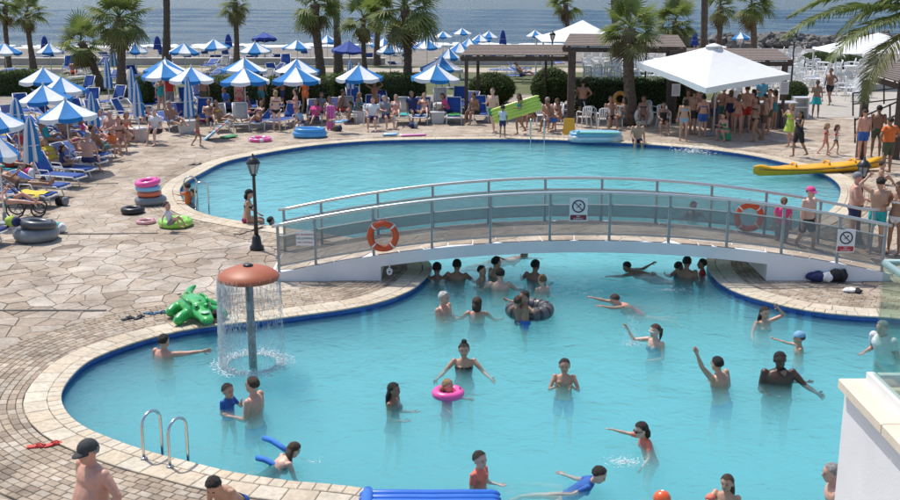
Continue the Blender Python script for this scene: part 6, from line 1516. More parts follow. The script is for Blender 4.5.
seats = [
    ('woman in a pink top sitting on a dark lounger right of the red bikini', 315, 121, 'f', 'deep', ('dark', 'bob'), [('tee', 'pink'), ('shorts', 'navy')], -30, 'recl', (0, .3, 1)),
    ('tanned woman leaning on her hand beside the light blue float', 348, 122, 'f', 'deep', ('black', 'tail'), [('bikini', 'navy')], -95, 'long', (0, .15, 1)),
    ('man reading on a white chair left of the big palm', 373, 120, 'm', 'red', ('dark', 'short'), [('tee', 'white'), ('shorts', 'navy')], 10, 'sit', (0, .1, 1)),
    ('woman sunbathing behind the grey-backed lounger at the big palm', 396, 115, 'f', 'red', ('grey', 'bob'), [('bikini', 'white')], 10, 'recl', (0, .4, 1)),
    ('woman with sunglasses behind the blue lounger right of the big palm', 424, 113, 'f', 'fair', ('blond', 'bob'), [('bikini', 'coral')], 5, 'recl', (0, .4, 1)),
    ('man in a white shirt sitting on a lounger left of the white box', 157, 133, 'm', 'fair', ('grey', 'crop'), [('tee', 'white'), ('shorts', 'black')], -20, 'sit', (0, -.1, 1)),
    ('woman bending over beside the first white box table', 131, 140, 'f', 'tan', ('brown', 'bob'), [('bikini', 'brown')], -60, 'sit', (0, -.6, .8)),
    ('red-haired woman sitting sideways on a left lounger', 119, 141, 'f', 'red', ('red', 'bun'), [('bikini', 'brown')], 20, 'sit', (0, -.2, 1)),
    ('child in an orange top on a back lounger', 112, 148, 'c', 'red', ('red', 'bob'), [('tee', 'orange')], 40, 'sit', (0, -.1, 1)),
    ('broad-backed man sitting on the edge of a left lounger', 88, 162, 'm', 'red', ('grey', 'crop'), [('trunks', 'navy')], 160, 'sit', (0, -.15, 1)),
    ('woman with pink hair scarf reclining in the left block', 80, 152, 'f', 'deep', ('dark', 'bob'), [('bikini', 'pink')], 70, 'long', (0, .7, .8)),
    ('dark-haired girl in a navy top in the left block', 62, 166, 'c', 'deep', ('black', 'bob'), [('tee', 'navy')], 120, 'sit', (0, -.1, 1)),
    ('tanned man sitting upright in the left block', 42, 158, 'm', 'red', ('dark', 'crop'), [('trunks', 'black')], 60, 'recl', (0, .4, 1)),
    ('woman in a yellow top in the left block', 55, 163, 'f', 'tan', ('blond', 'bob'), [('tee', 'yellow')], 70, 'long', (0, .6, .8)),
    ('tanned sunbather stretched out near the left edge', 10, 166, 'm', 'deep', ('dark', 'crop'), [('trunks', 'red')], 72, 'long', (0, 1, .35)),
    ('sunbather with bent knees on a near left lounger', 8, 204, 'f', 'red', ('brown', 'bob'), [('bikini', 'teal')], 72, 'recl', (0, 1, .4)),
    ('sunbather in a blue suit behind the nearest open parasol', 96, 140, 'f', 'red', ('dark', 'bob'), [('suit', 'blue')], 60, 'recl', (0, .6, .8)),
    ('man half sitting at the back of the left block', 68, 140, 'm', 'deep', ('grey', 'crop'), [('trunks', 'blue')], 40, 'recl', (0, .5, .9)),
    ('sunbather in white behind the left folded parasols', 104, 132, 'f', 'tan', ('blond', 'bob'), [('tee', 'white')], 30, 'recl', (0, .5, .9)),
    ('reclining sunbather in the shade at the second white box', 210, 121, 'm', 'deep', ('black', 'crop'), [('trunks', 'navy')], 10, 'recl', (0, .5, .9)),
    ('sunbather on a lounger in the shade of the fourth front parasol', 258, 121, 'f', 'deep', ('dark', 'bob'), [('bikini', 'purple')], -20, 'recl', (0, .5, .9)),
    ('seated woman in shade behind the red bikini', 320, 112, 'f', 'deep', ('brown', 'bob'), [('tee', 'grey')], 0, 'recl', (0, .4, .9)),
    ('man sitting under the low pergola right of the green mattress', 547, 120, 'm', 'red', ('grey', 'crop'), [('trunks', 'grey')], 20, 'sit', (0, 0, 1)),
    ('woman leaning forward under the low pergola', 560, 119, 'f', 'deep', ('brown', 'bob'), [('bikini', 'brown')], -60, 'sit', (0, -.25, 1)),
    ('man with dark hair sitting in the shade left of the palm in the pergola', 610, 119, 'm', 'deep', ('black', 'crop'), [('trunks', 'navy')], 0, 'sit', (0, 0, 1)),
    ('woman sitting behind the white swim ring', 643, 117, 'f', 'deep', ('brown', 'bob'), [('bikini', 'navy')], 5, 'sit', (0, .05, 1)),
    ('woman in a black top sitting on a white chair by the pergola post', 663, 124, 'f', 'deep', ('black', 'bob'), [('suit', 'black')], 5, 'sit', (0, .05, 1)),
    ('sunbather on the lawn seen between the rounded hedges', 522, 76, 'm', 'deep', ('dark', 'crop'), [('trunks', 'navy')], 60, 'recl', (0, .6, .8)),
    ('sunbather sitting in shade behind the second row at centre left', 270, 96, 'f', 'brown', ('dark', 'bob'), [('bikini', 'black')], 0, 'recl', (0, .4, .9)),
    ('sunbather sitting behind the third front parasol', 210, 90, 'm', 'deep', ('dark', 'crop'), [('trunks', 'navy')], 20, 'recl', (0, .4, .9)),
    ('sunbather on the lawn left of the full-crowned palm', 74, 74, 'm', 'deep', ('dark', 'crop'), [('trunks', 'red')], 0, 'recl', (0, .4, .9)),
    ('bather in swimwear at the foot of the far beach at right', 724, 60, 'f', 'red', ('dark', 'bob'), [('bikini', 'pink')], 0, 'sit', (0, 0, 1))]
for lb, x, y, sx, sk, hr_, we, yw, lg, ln in seats:
    if x == 724: continue
    sitter(lb, x, y, .42 if lg != 'long' else .44, h=1.74 if sx == 'm' else (1.2 if sx == 'c' else 1.63), sex=sx, skin=sk, hair=hr_, wear=we, yaw=yw+rng.uniform(-15, 15), legs=lg, lean=ln, arms=rng.choice([('lap', 'lap'), ('knee', 'lap'), ('bent', 'lap'), ('down', 'face')]), build=1.1 if sx == 'm' else 1.0)
zone = {'b': 'among the loungers behind the far pool', 'l': 'in the left lounger block', 'r': 'in the crowd at the bar', 'h': 'in the shade before the long hedge', 'd': 'among the white chairs at far right'}
cn = {'lblue': 'pale blue', 'turq': 'turquoise', 'coral': 'coral'}
for kind, x, y, sx, sk, hr_, g_, c_, yw, lg, z_ in [
    ('s', 152, 129, 'f', 'red', 'dark', 'suit', 'black', 20, 'recl', 'b'), ('s', 173, 124, 'm', 'deep', 'grey', 'trunks', 'grey', 0, 'recl', 'b'), ('s', 221, 121, 'f', 'deep', 'brown', 'bikini', 'yellow', 15, 'recl', 'b'), ('s', 228, 108, 'm', 'deep', 'dark', 'tee', 'blue', 0, 'sit', 'h'), ('s', 248, 108, 'f', 'brown', 'black', 'suit', 'purple', 20, 'sit', 'h'),
    ('p', 205, 113, 'm', 'deep', 'dark', 'shorts', 'olive', 10, 'stand', 'h'), ('p', 284, 112, 'm', 'brown', 'black', 'trunks', 'navy', -20, 'stand', 'h'), ('p', 306, 113, 'f', 'brown', 'dark', 'suit', 'orange', 30, 'stand', 'h'), ('s', 302, 123, 'c', 'tan', 'brown', 'tee', 'lblue', 40, 'sit', 'b'), ('s', 330, 117, 'f', 'deep', 'black', 'suit', 'white', -10, 'recl', 'b'), ('s', 340, 111, 'm', 'brown', 'dark', 'trunks', 'red', 10, 'sit', 'h'), ('s', 357, 112, 'f', 'deep', 'blond', 'suit', 'teal', 0, 'sit', 'h'), ('s', 386, 118, 'm', 'red', 'grey', 'tee', 'grey', 5, 'sit', 'b'), ('s', 413, 113, 'm', 'deep', 'dark', 'tee', 'navy', 0, 'sit', 'b'),
    ('s', 448, 112, 'f', 'deep', 'brown', 'tee', 'pink', 0, 'sit', 'b'), ('s', 476, 114, 'm', 'brown', 'dark', 'trunks', 'black', 0, 'sit', 'b'), ('s', 24, 150, 'f', 'deep', 'brown', 'suit', 'red', 70, 'recl', 'l'), ('s', 28, 166, 'm', 'red', 'grey', 'trunks', 'olive', 72, 'long', 'l'), ('s', 48, 141, 'f', 'deep', 'blond', 'suit', 'turq', 60, 'recl', 'l'), ('s', 100, 150, 'm', 'deep', 'dark', 'trunks', 'teal', 70, 'recl', 'l'), ('s', 84, 136, 'c', 'tan', 'blond', 'tee', 'pink', 30, 'sit', 'l'), ('s', 20, 186, 'm', 'deep', 'dark', 'trunks', 'brown', 75, 'long', 'l'), ('s', 110, 136, 'm', 'red', 'white', 'trunks', 'lblue', 50, 'sit', 'l'), ('s', 12, 140, 'm', 'deep', 'dark', 'tee', 'black', 40, 'recl', 'l'), ('s', 124, 133, 'f', 'tan', 'light', 'suit', 'coral', 30, 'sit', 'l'),
    ('p', 687, 131, 'f', 'deep', 'brown', 'suit', 'brown', 60, 'stand', 'r'), ('p', 697, 130, 'm', 'red', 'dark', 'trunks', 'grey', -160, 'stand', 'r'), ('p', 712, 133, 'm', 'deep', 'black', 'trunks', 'navy', 150, 'stand', 'r'), ('p', 729, 131, 'f', 'red', 'light', 'suit', 'navy', -150, 'stand', 'r'), ('p', 752, 130, 'f', 'deep', 'dark', 'suit', 'pink', 170, 'stand', 'r'), ('p', 768, 134, 'm', 'red', 'brown', 'trunks', 'olive', -120, 'stand', 'r'), ('p', 773, 130, 'f', 'deep', 'black', 'suit', 'teal', 150, 'stand', 'r'),
    ('s', 620, 118, 'f', 'deep', 'dark', 'suit', 'grey', 0, 'sit', 'h'), ('s', 533, 118, 'f', 'deep', 'black', 'suit', 'olive', 20, 'sit', 'h'), ('s', 553, 122, 'm', 'brown', 'dark', 'trunks', 'blue', -40, 'sit', 'h')]:
    w_ = {'m': 'man', 'f': 'woman', 'c': 'child'}[sx]; gn = {'suit': 'swimsuit', 'tee': 'shirt'}.get(g_, g_)
    lb = '%s in %s %s %s %s' % (w_, ('a '+cn.get(c_, c_)) if gn in ('swimsuit', 'bikini', 'shirt') else cn.get(c_, c_), gn, 'standing' if kind == 'p' else 'sitting', zone[z_])
    if x in (533, 553, 620): lb = lb.replace(zone['h'], 'under the pergolas')
    kw = dict(h=1.76 if sx == 'm' else (1.2 if sx == 'c' else 1.63), sex=sx, skin=sk, hair=(hr_, 'crop' if sx == 'm' else 'bob'), wear=[(g_, c_)]+([('trunks', 'navy')] if g_ == 'tee' else []), yaw=yw+rng.choice((-75, -50, -25, 20, 45, 70)), hyaw=rng.uniform(-40, 40), legs=lg, arms=rng.choice([('lap', 'lap'), ('bent', 'down'), ('bent', 'lap'), ('down', 'hip')]))
    if kind == 'p': person(lb, x, y, 'feet', **kw)
    else: sitter(lb, x, y, .43, lean=(0, .4, .9) if lg == 'recl' else ((0, .9, .5) if lg == 'long' else (0, rng.choice((-.45, -.2, .15, .35)), 1)), **kw)
build_people()
# ================================================================== water mushroom
Pm = at(253.5, 364, WATER_Z); MX, MY = Pm.x, Pm.y
zr = atY(248, 277.5, MY).z
t = thing('water_mushroom', 'water mushroom fountain with terracotta dome on a grey pole in the near pool', 'fountain', (MX, MY, FLOOR_Z))
zb = -FLOOR_Z
rad = 31/FPX*(MY*_c+(CH-zr)*_s)*1.0
off = atY(248.5, 277.5, MY).x-MX
MB().tube([(0, 0, 0), (off*.5, 0, (zr+zb)*.5), (off, 0, zr+zb+.02)], [.075, .07, .065], 14).build('pole', mat('weathered_steel', (.25, .29, .28), .45, .25, 7, metal=.4), t, True)
M_TERRA = mat('terracotta_gloss', (.42, .115, .05), .5, .07, 3)
MB().lathe([(0, zr+zb-.02), (rad*.9, zr+zb-.035), (rad*.985, zr+zb-.02), (rad, zr+zb+.015), (rad*.97, zr+zb+.05), (rad*.8, zr+zb+.115), (rad*.5, zr+zb+.175), (rad*.2, zr+zb+.20), (0, zr+zb+.205)], 40, (off, 0, 0)).build('dome', M_TERRA, t, True)
MB().lathe([(.085, zr+zb+.18), (.085, zr+zb+.225), (.05, zr+zb+.24), (0, zr+zb+.242)], 14, (off, 0, 0)).build('nozzle_cap', M_BLACKMETAL, t, True)
M_DROP = mat('falling_water', (.78, .86, .90), .25, trans=.45)
r_ = random.Random(12); mb = MB()
for i in range(7000):
    a = r_.gauss(math.pi*1.1, .75) if r_.random() < .55 else r_.uniform(0, 6.283)
    f = r_.random(); z_ = zr-.03-f*(zr-WATER_Z); q = rad*(1.0+.05*f+r_.gauss(0, .012+.03*f)); L = r_.uniform(.02, .07)*(1 if f > .25 else 2.2); w_ = r_.uniform(.0015, .0036)
    c = Vector((MX+off+q*math.cos(a), MY+q*math.sin(a), z_))
    mb.add([c+Vector((0, 0, L)), c+Vector((w_, 0, 0)), c+Vector((-w_*.5, w_*.87, 0)), c+Vector((-w_*.5, -w_*.87, 0)), c-Vector((0, 0, L*.6))], [(0, 1, 2), (0, 2, 3), (0, 3, 1), (4, 2, 1), (4, 3, 2), (4, 1, 3)])
tag(mb.build('falling_water', M_DROP, None, True), kind='stuff')
def splash(name, cx, cy, r0, r1, n_, seed, zmax=.08, smax=.02, ell_=1.0):
    r_ = random.Random(seed); mb = MB()
    for i in range(n_):
        a = r_.uniform(0, 6.283); q = r0+(r1-r0)*r_.random()**1.3*r_.choice((1, .6)); s_ = r_.uniform(.004, smax); mb.ell((cx+q*math.cos(a), cy+q*math.sin(a)*ell_, WATER_Z+.002+zmax*r_.random()**3), (s_*r_.uniform(1, 2.2), s_*r_.uniform(1, 2), s_*.5), 6, 4)
    tag(mb.build(name, mat('white_foam', (.82, .88, .90), .7, trans=.4), None, True), kind='stuff')
splash('fountain_foam', MX+off, MY, rad*.80, rad*1.4, 2200, 3, .06, .012)
P = at(695, 151.5, WATER_Z); splash('splash_foam', P.x, P.y, 0, 1.1, 700, 4, .20, .020, .8)
P = at(632, 345, WATER_Z); splash('splash_foam', P.x, P.y, 0, .30, 420, 5, .55, .0055, .6)
P = at(625, 462, WATER_Z); splash('splash_foam', P.x, P.y, 0, .34, 420, 6, .03, .0065, .6)
P = at(668, 290, WATER_Z); splash('splash_foam', P.x, P.y, 0, .7, 300, 7, .02, .007, .4)
P = at(248, 382, WATER_Z)
for (x, y, s) in ((520, 322, 11), (300, 462, 14)):
    P = at(x, y, WATER_Z); splash('ripple_foam', P.x, P.y, .1, .45, 34, s, .01, .008, .5)

# ================================================================== pool ladders
def ladder_hoops(pts, label, h=.62, dirv=(0, 1), drop=.6, r=.022):
    base = Vector(pts[0]); t = thing('pool_ladder', label, 'ladder', base)
    d = Vector((dirv[0], dirv[1], 0)).normalized()
    for p in pts:
        o_ = Vector(p)-base; c = []
        for q in np.linspace(0, 1, 4): c.append(o_+Vector((0, 0, q*(h-.18))))
        for a in np.linspace(15, 165, 9): c.append(o_+d*(.18-.18*math.cos(R(a)))+Vector((0, 0, h-.18+.18*math.sin(R(a)))))
        for q in np.linspace(0, 1, 4): c.append(o_+d*.36+Vector((0, 0, (h-.18)*(1-q)-drop*q)))
        MB().tube(c, r, 10).build('hoop', M_STEEL, t, True)
        MB().lathe([(.05, 0), (.05, .012), (.03, .02)], 12, o_).build('foot_plate', M_STEEL, t, True)
    if len(pts) > 1:
        o2 = Vector(pts[1])-base
        for z_ in (-.25, -.5): MB().obox(d*.36+Vector((0, 0, z_)), o2+d*.36+Vector((0, 0, z_)), .06, .02).build('step', M_STEEL, t)
dn_ = at(160, 448)-at(150, 459)
ladder_hoops([at(144, 458.5, .034), at(170, 466.5, .034)], 'stainless pool ladder with two tall hoops in the near left corner', .62, ((at(158, 457)-at(144, 459)).x, .33), .7)
ladder_hoops([at(530, 138.5, .034), at(543.5, 138.5, .034)], 'thin pool ladder at the back edge of the far pool', .8, (0, -1), .5, .02)
ladder_hoops([at(185, 203, .034), at(196, 209, .034)], 'pool ladder at the left end of the far pool with children', .75, (.8, .35), .5, .02)

# ================================================================== floats
def ring(name, label, px, py, R_, r, m, z=0.0, tilt=(0, 0, 0), valve=True, stripes=None, cat='swim ring', group=None, base=None):
    P = at(px, py, z) if base is None else at(base[0], base[1], 0); t = thing(name, label, cat, (P.x, P.y, z), 0, group); t.rotation_euler = tilt
    MB().torus((0, 0, r*.92), R_, r, 32, 12, None, .92).build('tube', m, t, True)
    MB().torus((0, 0, r*.92), R_-r*.98, .008, 28, 5).build('seam', m, t, True)
    MB().lathe([(.016, 0), (.016, .03), (.010, .04), (0, .041)], 8, (R_, 0, r*1.82)).build('valve', m, t)
    if stripes:
        for k in range(stripes[1]):
            a = 2*math.pi*k/stripes[1]; MB().tube([((R_)*math.cos(a+q), R_*math.sin(a+q), r*.92) for q in np.linspace(-.16, .16, 5)], r*1.02, 12).build('stripe', stripes[0], t, True)
    return t
ring('inner_tube', 'large grey inflated tube lying on the left deck, lower of two', 37, 240, .36, .19, M_GREYRUB, cat='inner tube')
ring('inner_tube', 'dark grey tube resting on top of the large grey one', 42, 229.5, .33, .115, mat('charcoal_rubber', (.06, .065, .075), .35, .1, 5, coat=.3), z=.31, cat='inner tube', tilt=(R(-6), R(6), 0), base=(39, 240.5))
ring('inner_tube', 'black inner tube lying flat beside the stack of rings', 133, 213, .23, .095, M_BLACKRUB, cat='inner tube')
ring('inner_tube', 'dark grey tube at the bottom of the stack of rings', 151, 204, .32, .13, M_GREYRUB, cat='inner tube')
ring('swim_ring', 'orange ring in the stack left of the far pool', 150, 203, .26, .085, vinyl('orange', (.75, .17, .08)), z=.24, base=(150, 204))
ring('swim_ring', 'light blue ring in the stack left of the far pool', 149, 202.5, .27, .085, vinyl('lightblue', (.25, .55, .80)), z=.39, base=(149, 204))
ring('swim_ring', 'bright pink ring on top of the stack left of the far pool', 149, 202, .27, .095, vinyl('pink', (.85, .10, .38)), z=.54, tilt=(R(4), R(-6), 0), base=(149.5, 204))
ring('swim_ring', 'lime green ring under the toddler at the far pool', 176, 226, .33, .115, vinyl('lime', (.30, .68, .08)))
ring('swim_ring', 'small pale pink ring lying between the dark rings', 146, 223, .01+.20, .05, vinyl('palepink', (.70, .35, .38)), cat='swim ring')
ring('swim_ring', 'flat pink and white ring lying on the deck behind the far pool', 260, 141, .38, .08, vinyl('pink', (.85, .10, .38)), stripes=(vinyl('white', (.8, .8, .8)), 5))
ring('swim_ring', 'big black patterned ring floating in the near pool with children', 529.5, 316, .34, .14, mat('black_tread_vinyl', (.02, .02, .024), .3, .2, 20, coat=.3), z=WATER_Z-.06, stripes=(mat('tread_grey', (.10, .10, .11), .4), 14))
ring('swim_ring', 'pink ring worn by the small blond girl', 448, 397, .19, .075, vinyl('pink', (.85, .10, .38)), z=WATER_Z-.03)
ring('swim_ring', 'white swim ring standing upright by the palm in the pergola', 643.5, 116, .30, .11, vinyl('white', (.8, .8, .8)), tilt=(R(85), 0, 0), z=.42)
ring('swim_ring', 'orange and yellow ring held up behind the white chair', 620, 99, .26, .085, vinyl('amber', (.80, .35, .06)), tilt=(R(82), 0, 0), z=.9)
ring('swim_ring', 'dark blue ring standing beside the white swim ring', 629, 118, .24, .085, vinyl('darkblue', (.02, .10, .30)), tilt=(R(82), R(10), 0), z=.3)
def lilo(label, P0, P1, width, m, n_=5, thick=.09, z=0.0, tiltup=(0, 0, 1), m2=None, pillow=True):
    """air mattress of parallel tubes from P0 to P1"""
    P0, P1 = Vector(P0), Vector(P1); d = (P1-P0); L = d.length; d.normalize(); u = Vector(tiltup); s_ = d.cross(u).normalized(); u = s_.cross(d)
    t = thing('air_mattress', label, 'air mattress', P0)
    r = width/n_/2*1.08
    for k in range(n_):
        o_ = s_*((k-(n_-1)/2)*width/n_); pts = [o_+d*(L*f)+u*thick*.5 for f in (0, .02, .06, .3, .5, .7, .94, .98, 1)]
        MB().tube(pts, [r*.2, r*.7, r, r, r*.97, r, r, r*.7, r*.2], 10, [thick*q for q in (.1, .35, .5, .5, .47, .5, .5, .35, .1)], s_).build('air_chamber', m if (k % 2 == 0 or not m2) else m2, t, True)
    if pillow: MB().tube([s_*(-width/2*f)+d*(L*.06)+u*(thick*.9) for f in (1, .9, .5, 0, -.5, -.9, -1)], [.02, .06, .075, .07, .075, .06, .02], 10, [.02, .05, .055, .05, .055, .05, .02], d).build('pillow', m, t, True)
    return t
vb = vinyl('royal', (.03, .16, .62)); vl = vinyl('limegreen', (.55, .72, .10)); vlb = vinyl('lightblue', (.25, .55, .80)); vw = vinyl('white', (.8, .8, .8)); vp = vinyl('rose', (.72, .14, .42)); vc = mat('clear_vinyl', (.55, .68, .74), .2, trans=.45, coat=.4)
lilo('blue air mattress lying along the near pool edge at the bottom', at(358, 511, .0), at(502, 511, -.02), .75, vb, 6, .13)
a = atY(492.5, 117, at(510, 133).y-.25); b = atY(541, 102, at(510, 133).y-.45)
lilo('lime green air mattress carried by a woman beside the far pool', a, b, .62, vl, 5, .10, tiltup=(0, -1, .35), pillow=False)
a = at(331, 130); lilo('pink air mattress standing upright behind the blue float boat', a, a+Vector((0, .15, 1.0)), .34, vp, 3, .10, tiltup=(0, -1, .1), pillow=False)
lilo('colourful patterned air mattress leaning on a grey lounger', at(211, 137, .05), at(222, 127, .55), .95, vlb, 5, .08, m2=vinyl('coral', (.75, .2, .2)), tiltup=(0, -.6, 1))
lilo('green float lying below the leaning patterned mattress', at(222, 138.5, .02), at(236, 136, .04), .35, vinyl('leaf', (.10, .45, .18)), 3, .07, pillow=False)
lilo('blue towel-like float on the grey lounger by the pink mattress', at(336, 123, .45), at(345, 120, .52), .5, vlb, 4, .07, pillow=False)
def dinghy(label, px, py, L, W, m, m2, rz, z=0.0):
    P = at(px, py, z); t = thing('inflatable_boat', label, 'inflatable', (P.x, P.y, z), R(rz)); r = .13
    pts = [(L/2*math.cos(a)*(1 if abs(math.cos(a)) < .8 else 1.0), W/2*math.sin(a)*(abs(math.sin(a))**-.25 if abs(math.sin(a)) > .05 else 1), r) for a in np.linspace(0, 2*math.pi, 33)]
    pts = [(L/2*np.sign(math.cos(a))*abs(math.cos(a))**.7, W/2*np.sign(math.sin(a))*abs(math.sin(a))**.7, r) for a in np.linspace(0, 2*math.pi, 41)]
    MB().tube(pts, r, 12).build('hull_tube', m, t, True)
    MB().tube([(p[0]*.97, p[1]*.97, r*2.25) for p in pts], r*.62, 10).build('upper_tube', m2, t, True)
    MB().tube([(-L*.4, 0, .05), (-L*.3, 0, .05), (L*.3, 0, .05), (L*.4, 0, .05)], [.02, W*.36, W*.36, .02], 10, [.02, .04, .04, .02], (0, 1, 0)).build('floor', m2, t, True)
dinghy('bright blue inflatable boat on the deck behind the far pool', 310, 137, 1.1, .7, vinyl('blue', (.06, .34, .72)), vinyl('blue', (.06, .34, .72)), 4)
dinghy('clear and blue inflatable boat stacked at the far pool edge', 595, 141, 1.9, .9, vc, vlb, 3)
lilo('pale blue and green mattress lying on the clear inflatable boat', at(575, 133, .36), at(618, 133.5, .34), .5, vlb, 4, .09, m2=vinyl('mint', (.35, .68, .55)))
lilo('crumpled light blue and white float at the back pool edge', at(383, 135.5, .02), at(398, 135, .05), .35, vlb, 3, .09, m2=vw, pillow=False)
lilo('thin white and pink striped float lying at the back pool edge', at(400, 136, .02), at(426, 135, .03), .35, vw, 4, .06, m2=vp, pillow=False)
# foam noodles
for a, b, lb in (((264, 438, .02), (288, 452, .02), 'upper blue foam noodle held by the swimming girl'), ((257, 458, .02), (281, 469, .02), 'lower blue foam noodle held by the swimming girl')):
    A, B = at(a[0], a[1], -.04), at(b[0], b[1], -.10); t = thing('pool_noodle', lb, 'pool noodle', A)
    MB().tube([Vector((0, 0, 0)), (B-A)*.35+Vector((0, 0, .03)), (B-A)*.7+Vector((0, 0, .02)), B-A], .04, 12).build('foam', mat('blue_foam', (.03, .19, .62), .7, .08, 30, .3, 90), t, True)
    n_ = (B-A).normalized(); MB().tube([-n_*.004, n_*.002], .016, 10).build('bore_shade', M_SLINGD, t)  # solid dark disc on the end, its colour stands in for the hole's shade
# ball at bottom edge
P = at(662, 499, WATER_Z+.05); t = thing('beach_ball', 'orange ball floating at the bottom edge', 'ball', P)
MB().ell((0, 0, 0), .115, 20, 14).build('ball', vinyl('ballorange', (.80, .12, .03)), t, True); MB().lathe([(.02, .112), (.02, .118), (0, .119)], 8).build('valve', vw, t)
# ================================================================== crocodile float
Pc = at(196, 317, .03); t = thing('crocodile_float', 'green inflatable crocodile with dark spots at the left pool edge', 'inflatable', Pc, R(-62))
vg = vinyl('croc', (.035, .42, .09)); mb = MB()
mb.tube([(-.62, 0, .16), (-.5, 0, .2), (-.2, 0, .23), (.1, 0, .24), (.32, 0, .22), (.42, 0, .2)], [.10, .2, .27, .28, .22, .14], 16, [.08, .14, .18, .19, .17, .12], (0, 1, 0))
mb.tube([(.36, 0, .22), (.5, 0, .21), (.7, 0, .19), (.86, 0, .17), (.93, 0, .17)], [.16, .17, .14, .12, .05], 14, [.12, .11, .085, .075, .03], (0, 1, 0))
mb.tube([(-.5, 0, .18), (-.75, .05, .20), (-.95, .16, .26), (-1.05, .3, .32)], [.13, .12, .08, .03], 12, [.12, .1, .07, .03], (0, 0, 1))
for x in (-.35, .22):
    for s_ in (-1, 1): mb.tube([(x, s_*.2, .17), (x+.08, s_*.36, .13), (x+.16, s_*.46, .09), (x+.2, s_*.5, .08)], [.11, .11, .09, .03], 12)
ob = raw('tmp', mk('tmp', mb.V, mb.F, vg)); md = ob.modifiers.new('r', 'REMESH'); md.mode = 'VOXEL'; md.voxel_size = .014
sm = ob.modifiers.new('s', 'SMOOTH'); sm.iterations = 14
dg = bpy.context.evaluated_depsgraph_get(); dg.update(); me = bpy.data.meshes.new_from_object(ob.evaluated_get(dg)); bpy.data.objects.remove(ob)
me.polygons.foreach_set('use_smooth', [True]*len(me.polygons)); me.materials.clear(); me.materials.append(vg); raw('body', me, t)
for s_ in (-1, 1):
    e_ = MB().ell((.44, s_*.09, .33), (.06, .055, .055), 12, 8).build('eye', vg, t, True); MB().ell((.475, s_*.10, .345), (.028, .028, .028), 10, 6).build('pupil', M_BLACKRUB, e_, True)
    MB().tube([(.30, s_*.16, .38), (.05, s_*.2, .40), (-.25, s_*.18, .38)], .025, 8).build('handle', vg, t, True)
r_ = random.Random(2)
for k in range(15):
    x = r_.uniform(-.5, .3); y = r_.uniform(-.2, .2); z_ = .21+.19*math.sqrt(max(0, 1-(y/.28)**2)); MB().ell((x, y, z_), (.035, .035, .008), 10, 4).build('spot', M_BLACKRUB, t, True)
MB().tube([(-.7+.1*k, .0, .38 if 1 < k < 9 else .3) for k in range(8)], [.02, .035]*4, 6).build('back_ridge', vg, t, True)
MB().ell((.68, 0, .29), (.10, .09, .012), 12, 5).build('snout_print', vinyl('palegreen', (.40, .68, .45)), t, True)
# ================================================================== yellow kayak
A = at(753, 177, WATER_Z+.02); B = at(884, 168, .06); d = B-A; L = d.length; rz = math.atan2(d.y, d.x)
t = thing('kayak', 'long yellow sit-on kayak lying from the water onto the deck', 'kayak', A); t.rotation_euler = (0, -math.asin(d.z/L), rz)
vy = mat('yellow_polyethylene', (.80, .40, .008), .4, .06, 3); k = 24; V = []; F = []; n_ = 16
for i in range(k+1):
    f = i/k; w_ = .37*max(.02, math.sin(math.pi*f)**.62); h_ = .17+.05*abs(2*f-1)**2; z0 = .17+.09*abs(2*f-1)**3
    for j in range(n_):
        a = 2*math.pi*j/n_; c_, s_ = math.cos(a), math.sin(a); y = w_*np.sign(c_)*abs(c_)**.75; z_ = h_*(s_ if s_ < 0 else s_*.75)*(1 if w_ > .1 else .6)
        if s_ > .5 and .12 < f < .88: z_ -= .08*(1-abs(c_))*(1 if int(f*9) % 2 else .25)
        V.append((f*L, y, z0+z_))
for i in range(k):
    for j in range(n_): F.append((i*n_+j, i*n_+(j+1) % n_, (i+1)*n_+(j+1) % n_, (i+1)*n_+j))
F += [tuple(range(n_-1, -1, -1)), tuple(k*n_+j for j in range(n_))]
raw('hull', mk('hull', V, F, vy, True), t)
for f in (.3, .55, .75):
    MB().tube([(f*L, -.2, .27), (f*L+.03, -.1, .36), (f*L+.03, .1, .36), (f*L, .2, .27)], .035, 8).build('seat_back', vy, t, True)
    for q in range(4): MB().tube([(f*L-.35+.1*q, -.16, .265), (f*L-.35+.1*q, -.06, .262)], .014, 6).build('groove_shade', mat('groove_shade_paint', (.10, .06, .02), .6), t)  # dark rods: shade of the foot grooves, put in as colour
MB().tube([(f_*L, -.375*max(.02, math.sin(math.pi*f_)**.62)-.004, .19+.09*abs(2*f_-1)**3) for f_ in np.linspace(.04, .96, 24)], .010, 6).build('grab_line', M_BLACKRUB, t, True)
MB().tube([(L*.56, -.372, .17), (L*.6, -.37, .20), (L*.64, -.372, .17)], .016, 6).build('carry_handle', M_GREYRUB, t)
# ================================================================== pushchair
P = at(28, 216); t = thing('pushchair', 'dark pushchair with large wheels parked beside the left loungers', 'pushchair', (P.x, P.y, 0), R(15)); ry = Matrix.Rotation(math.pi/2, 3, 'X')
for x, rr in ((.30, .20), (-.28, .24)):
    for y in (-.24, .24):
        wv = raw('wheel', MB().torus((x, y, rr), rr-.02, .022, 24, 8, ry).mesh('wheel', M_BLACKRUB, True), t); mb = MB()
        for q in range(6): a = q*math.pi/3; mb.obox((x, y, rr), (x+(rr-.03)*math.cos(a), y, rr+(rr-.03)*math.sin(a)), .012, .012, (0, 1, 0))
        mb.build('spokes', M_GREYMETAL, wv)
mb = MB()
for y in (-.22, .22): mb.tube([(.30, y, .2), (-.05, y, .55), (-.55, y, 1.02)], .016, 6).tube([(-.28, y, .24), (-.05, y, .55), (.2, y, .52)], .016, 6)
mb.tube([(-.55, -.22, 1.02), (-.55, .22, 1.02)], .022, 8); mb.build('frame', M_BLACKMETAL, t, True)
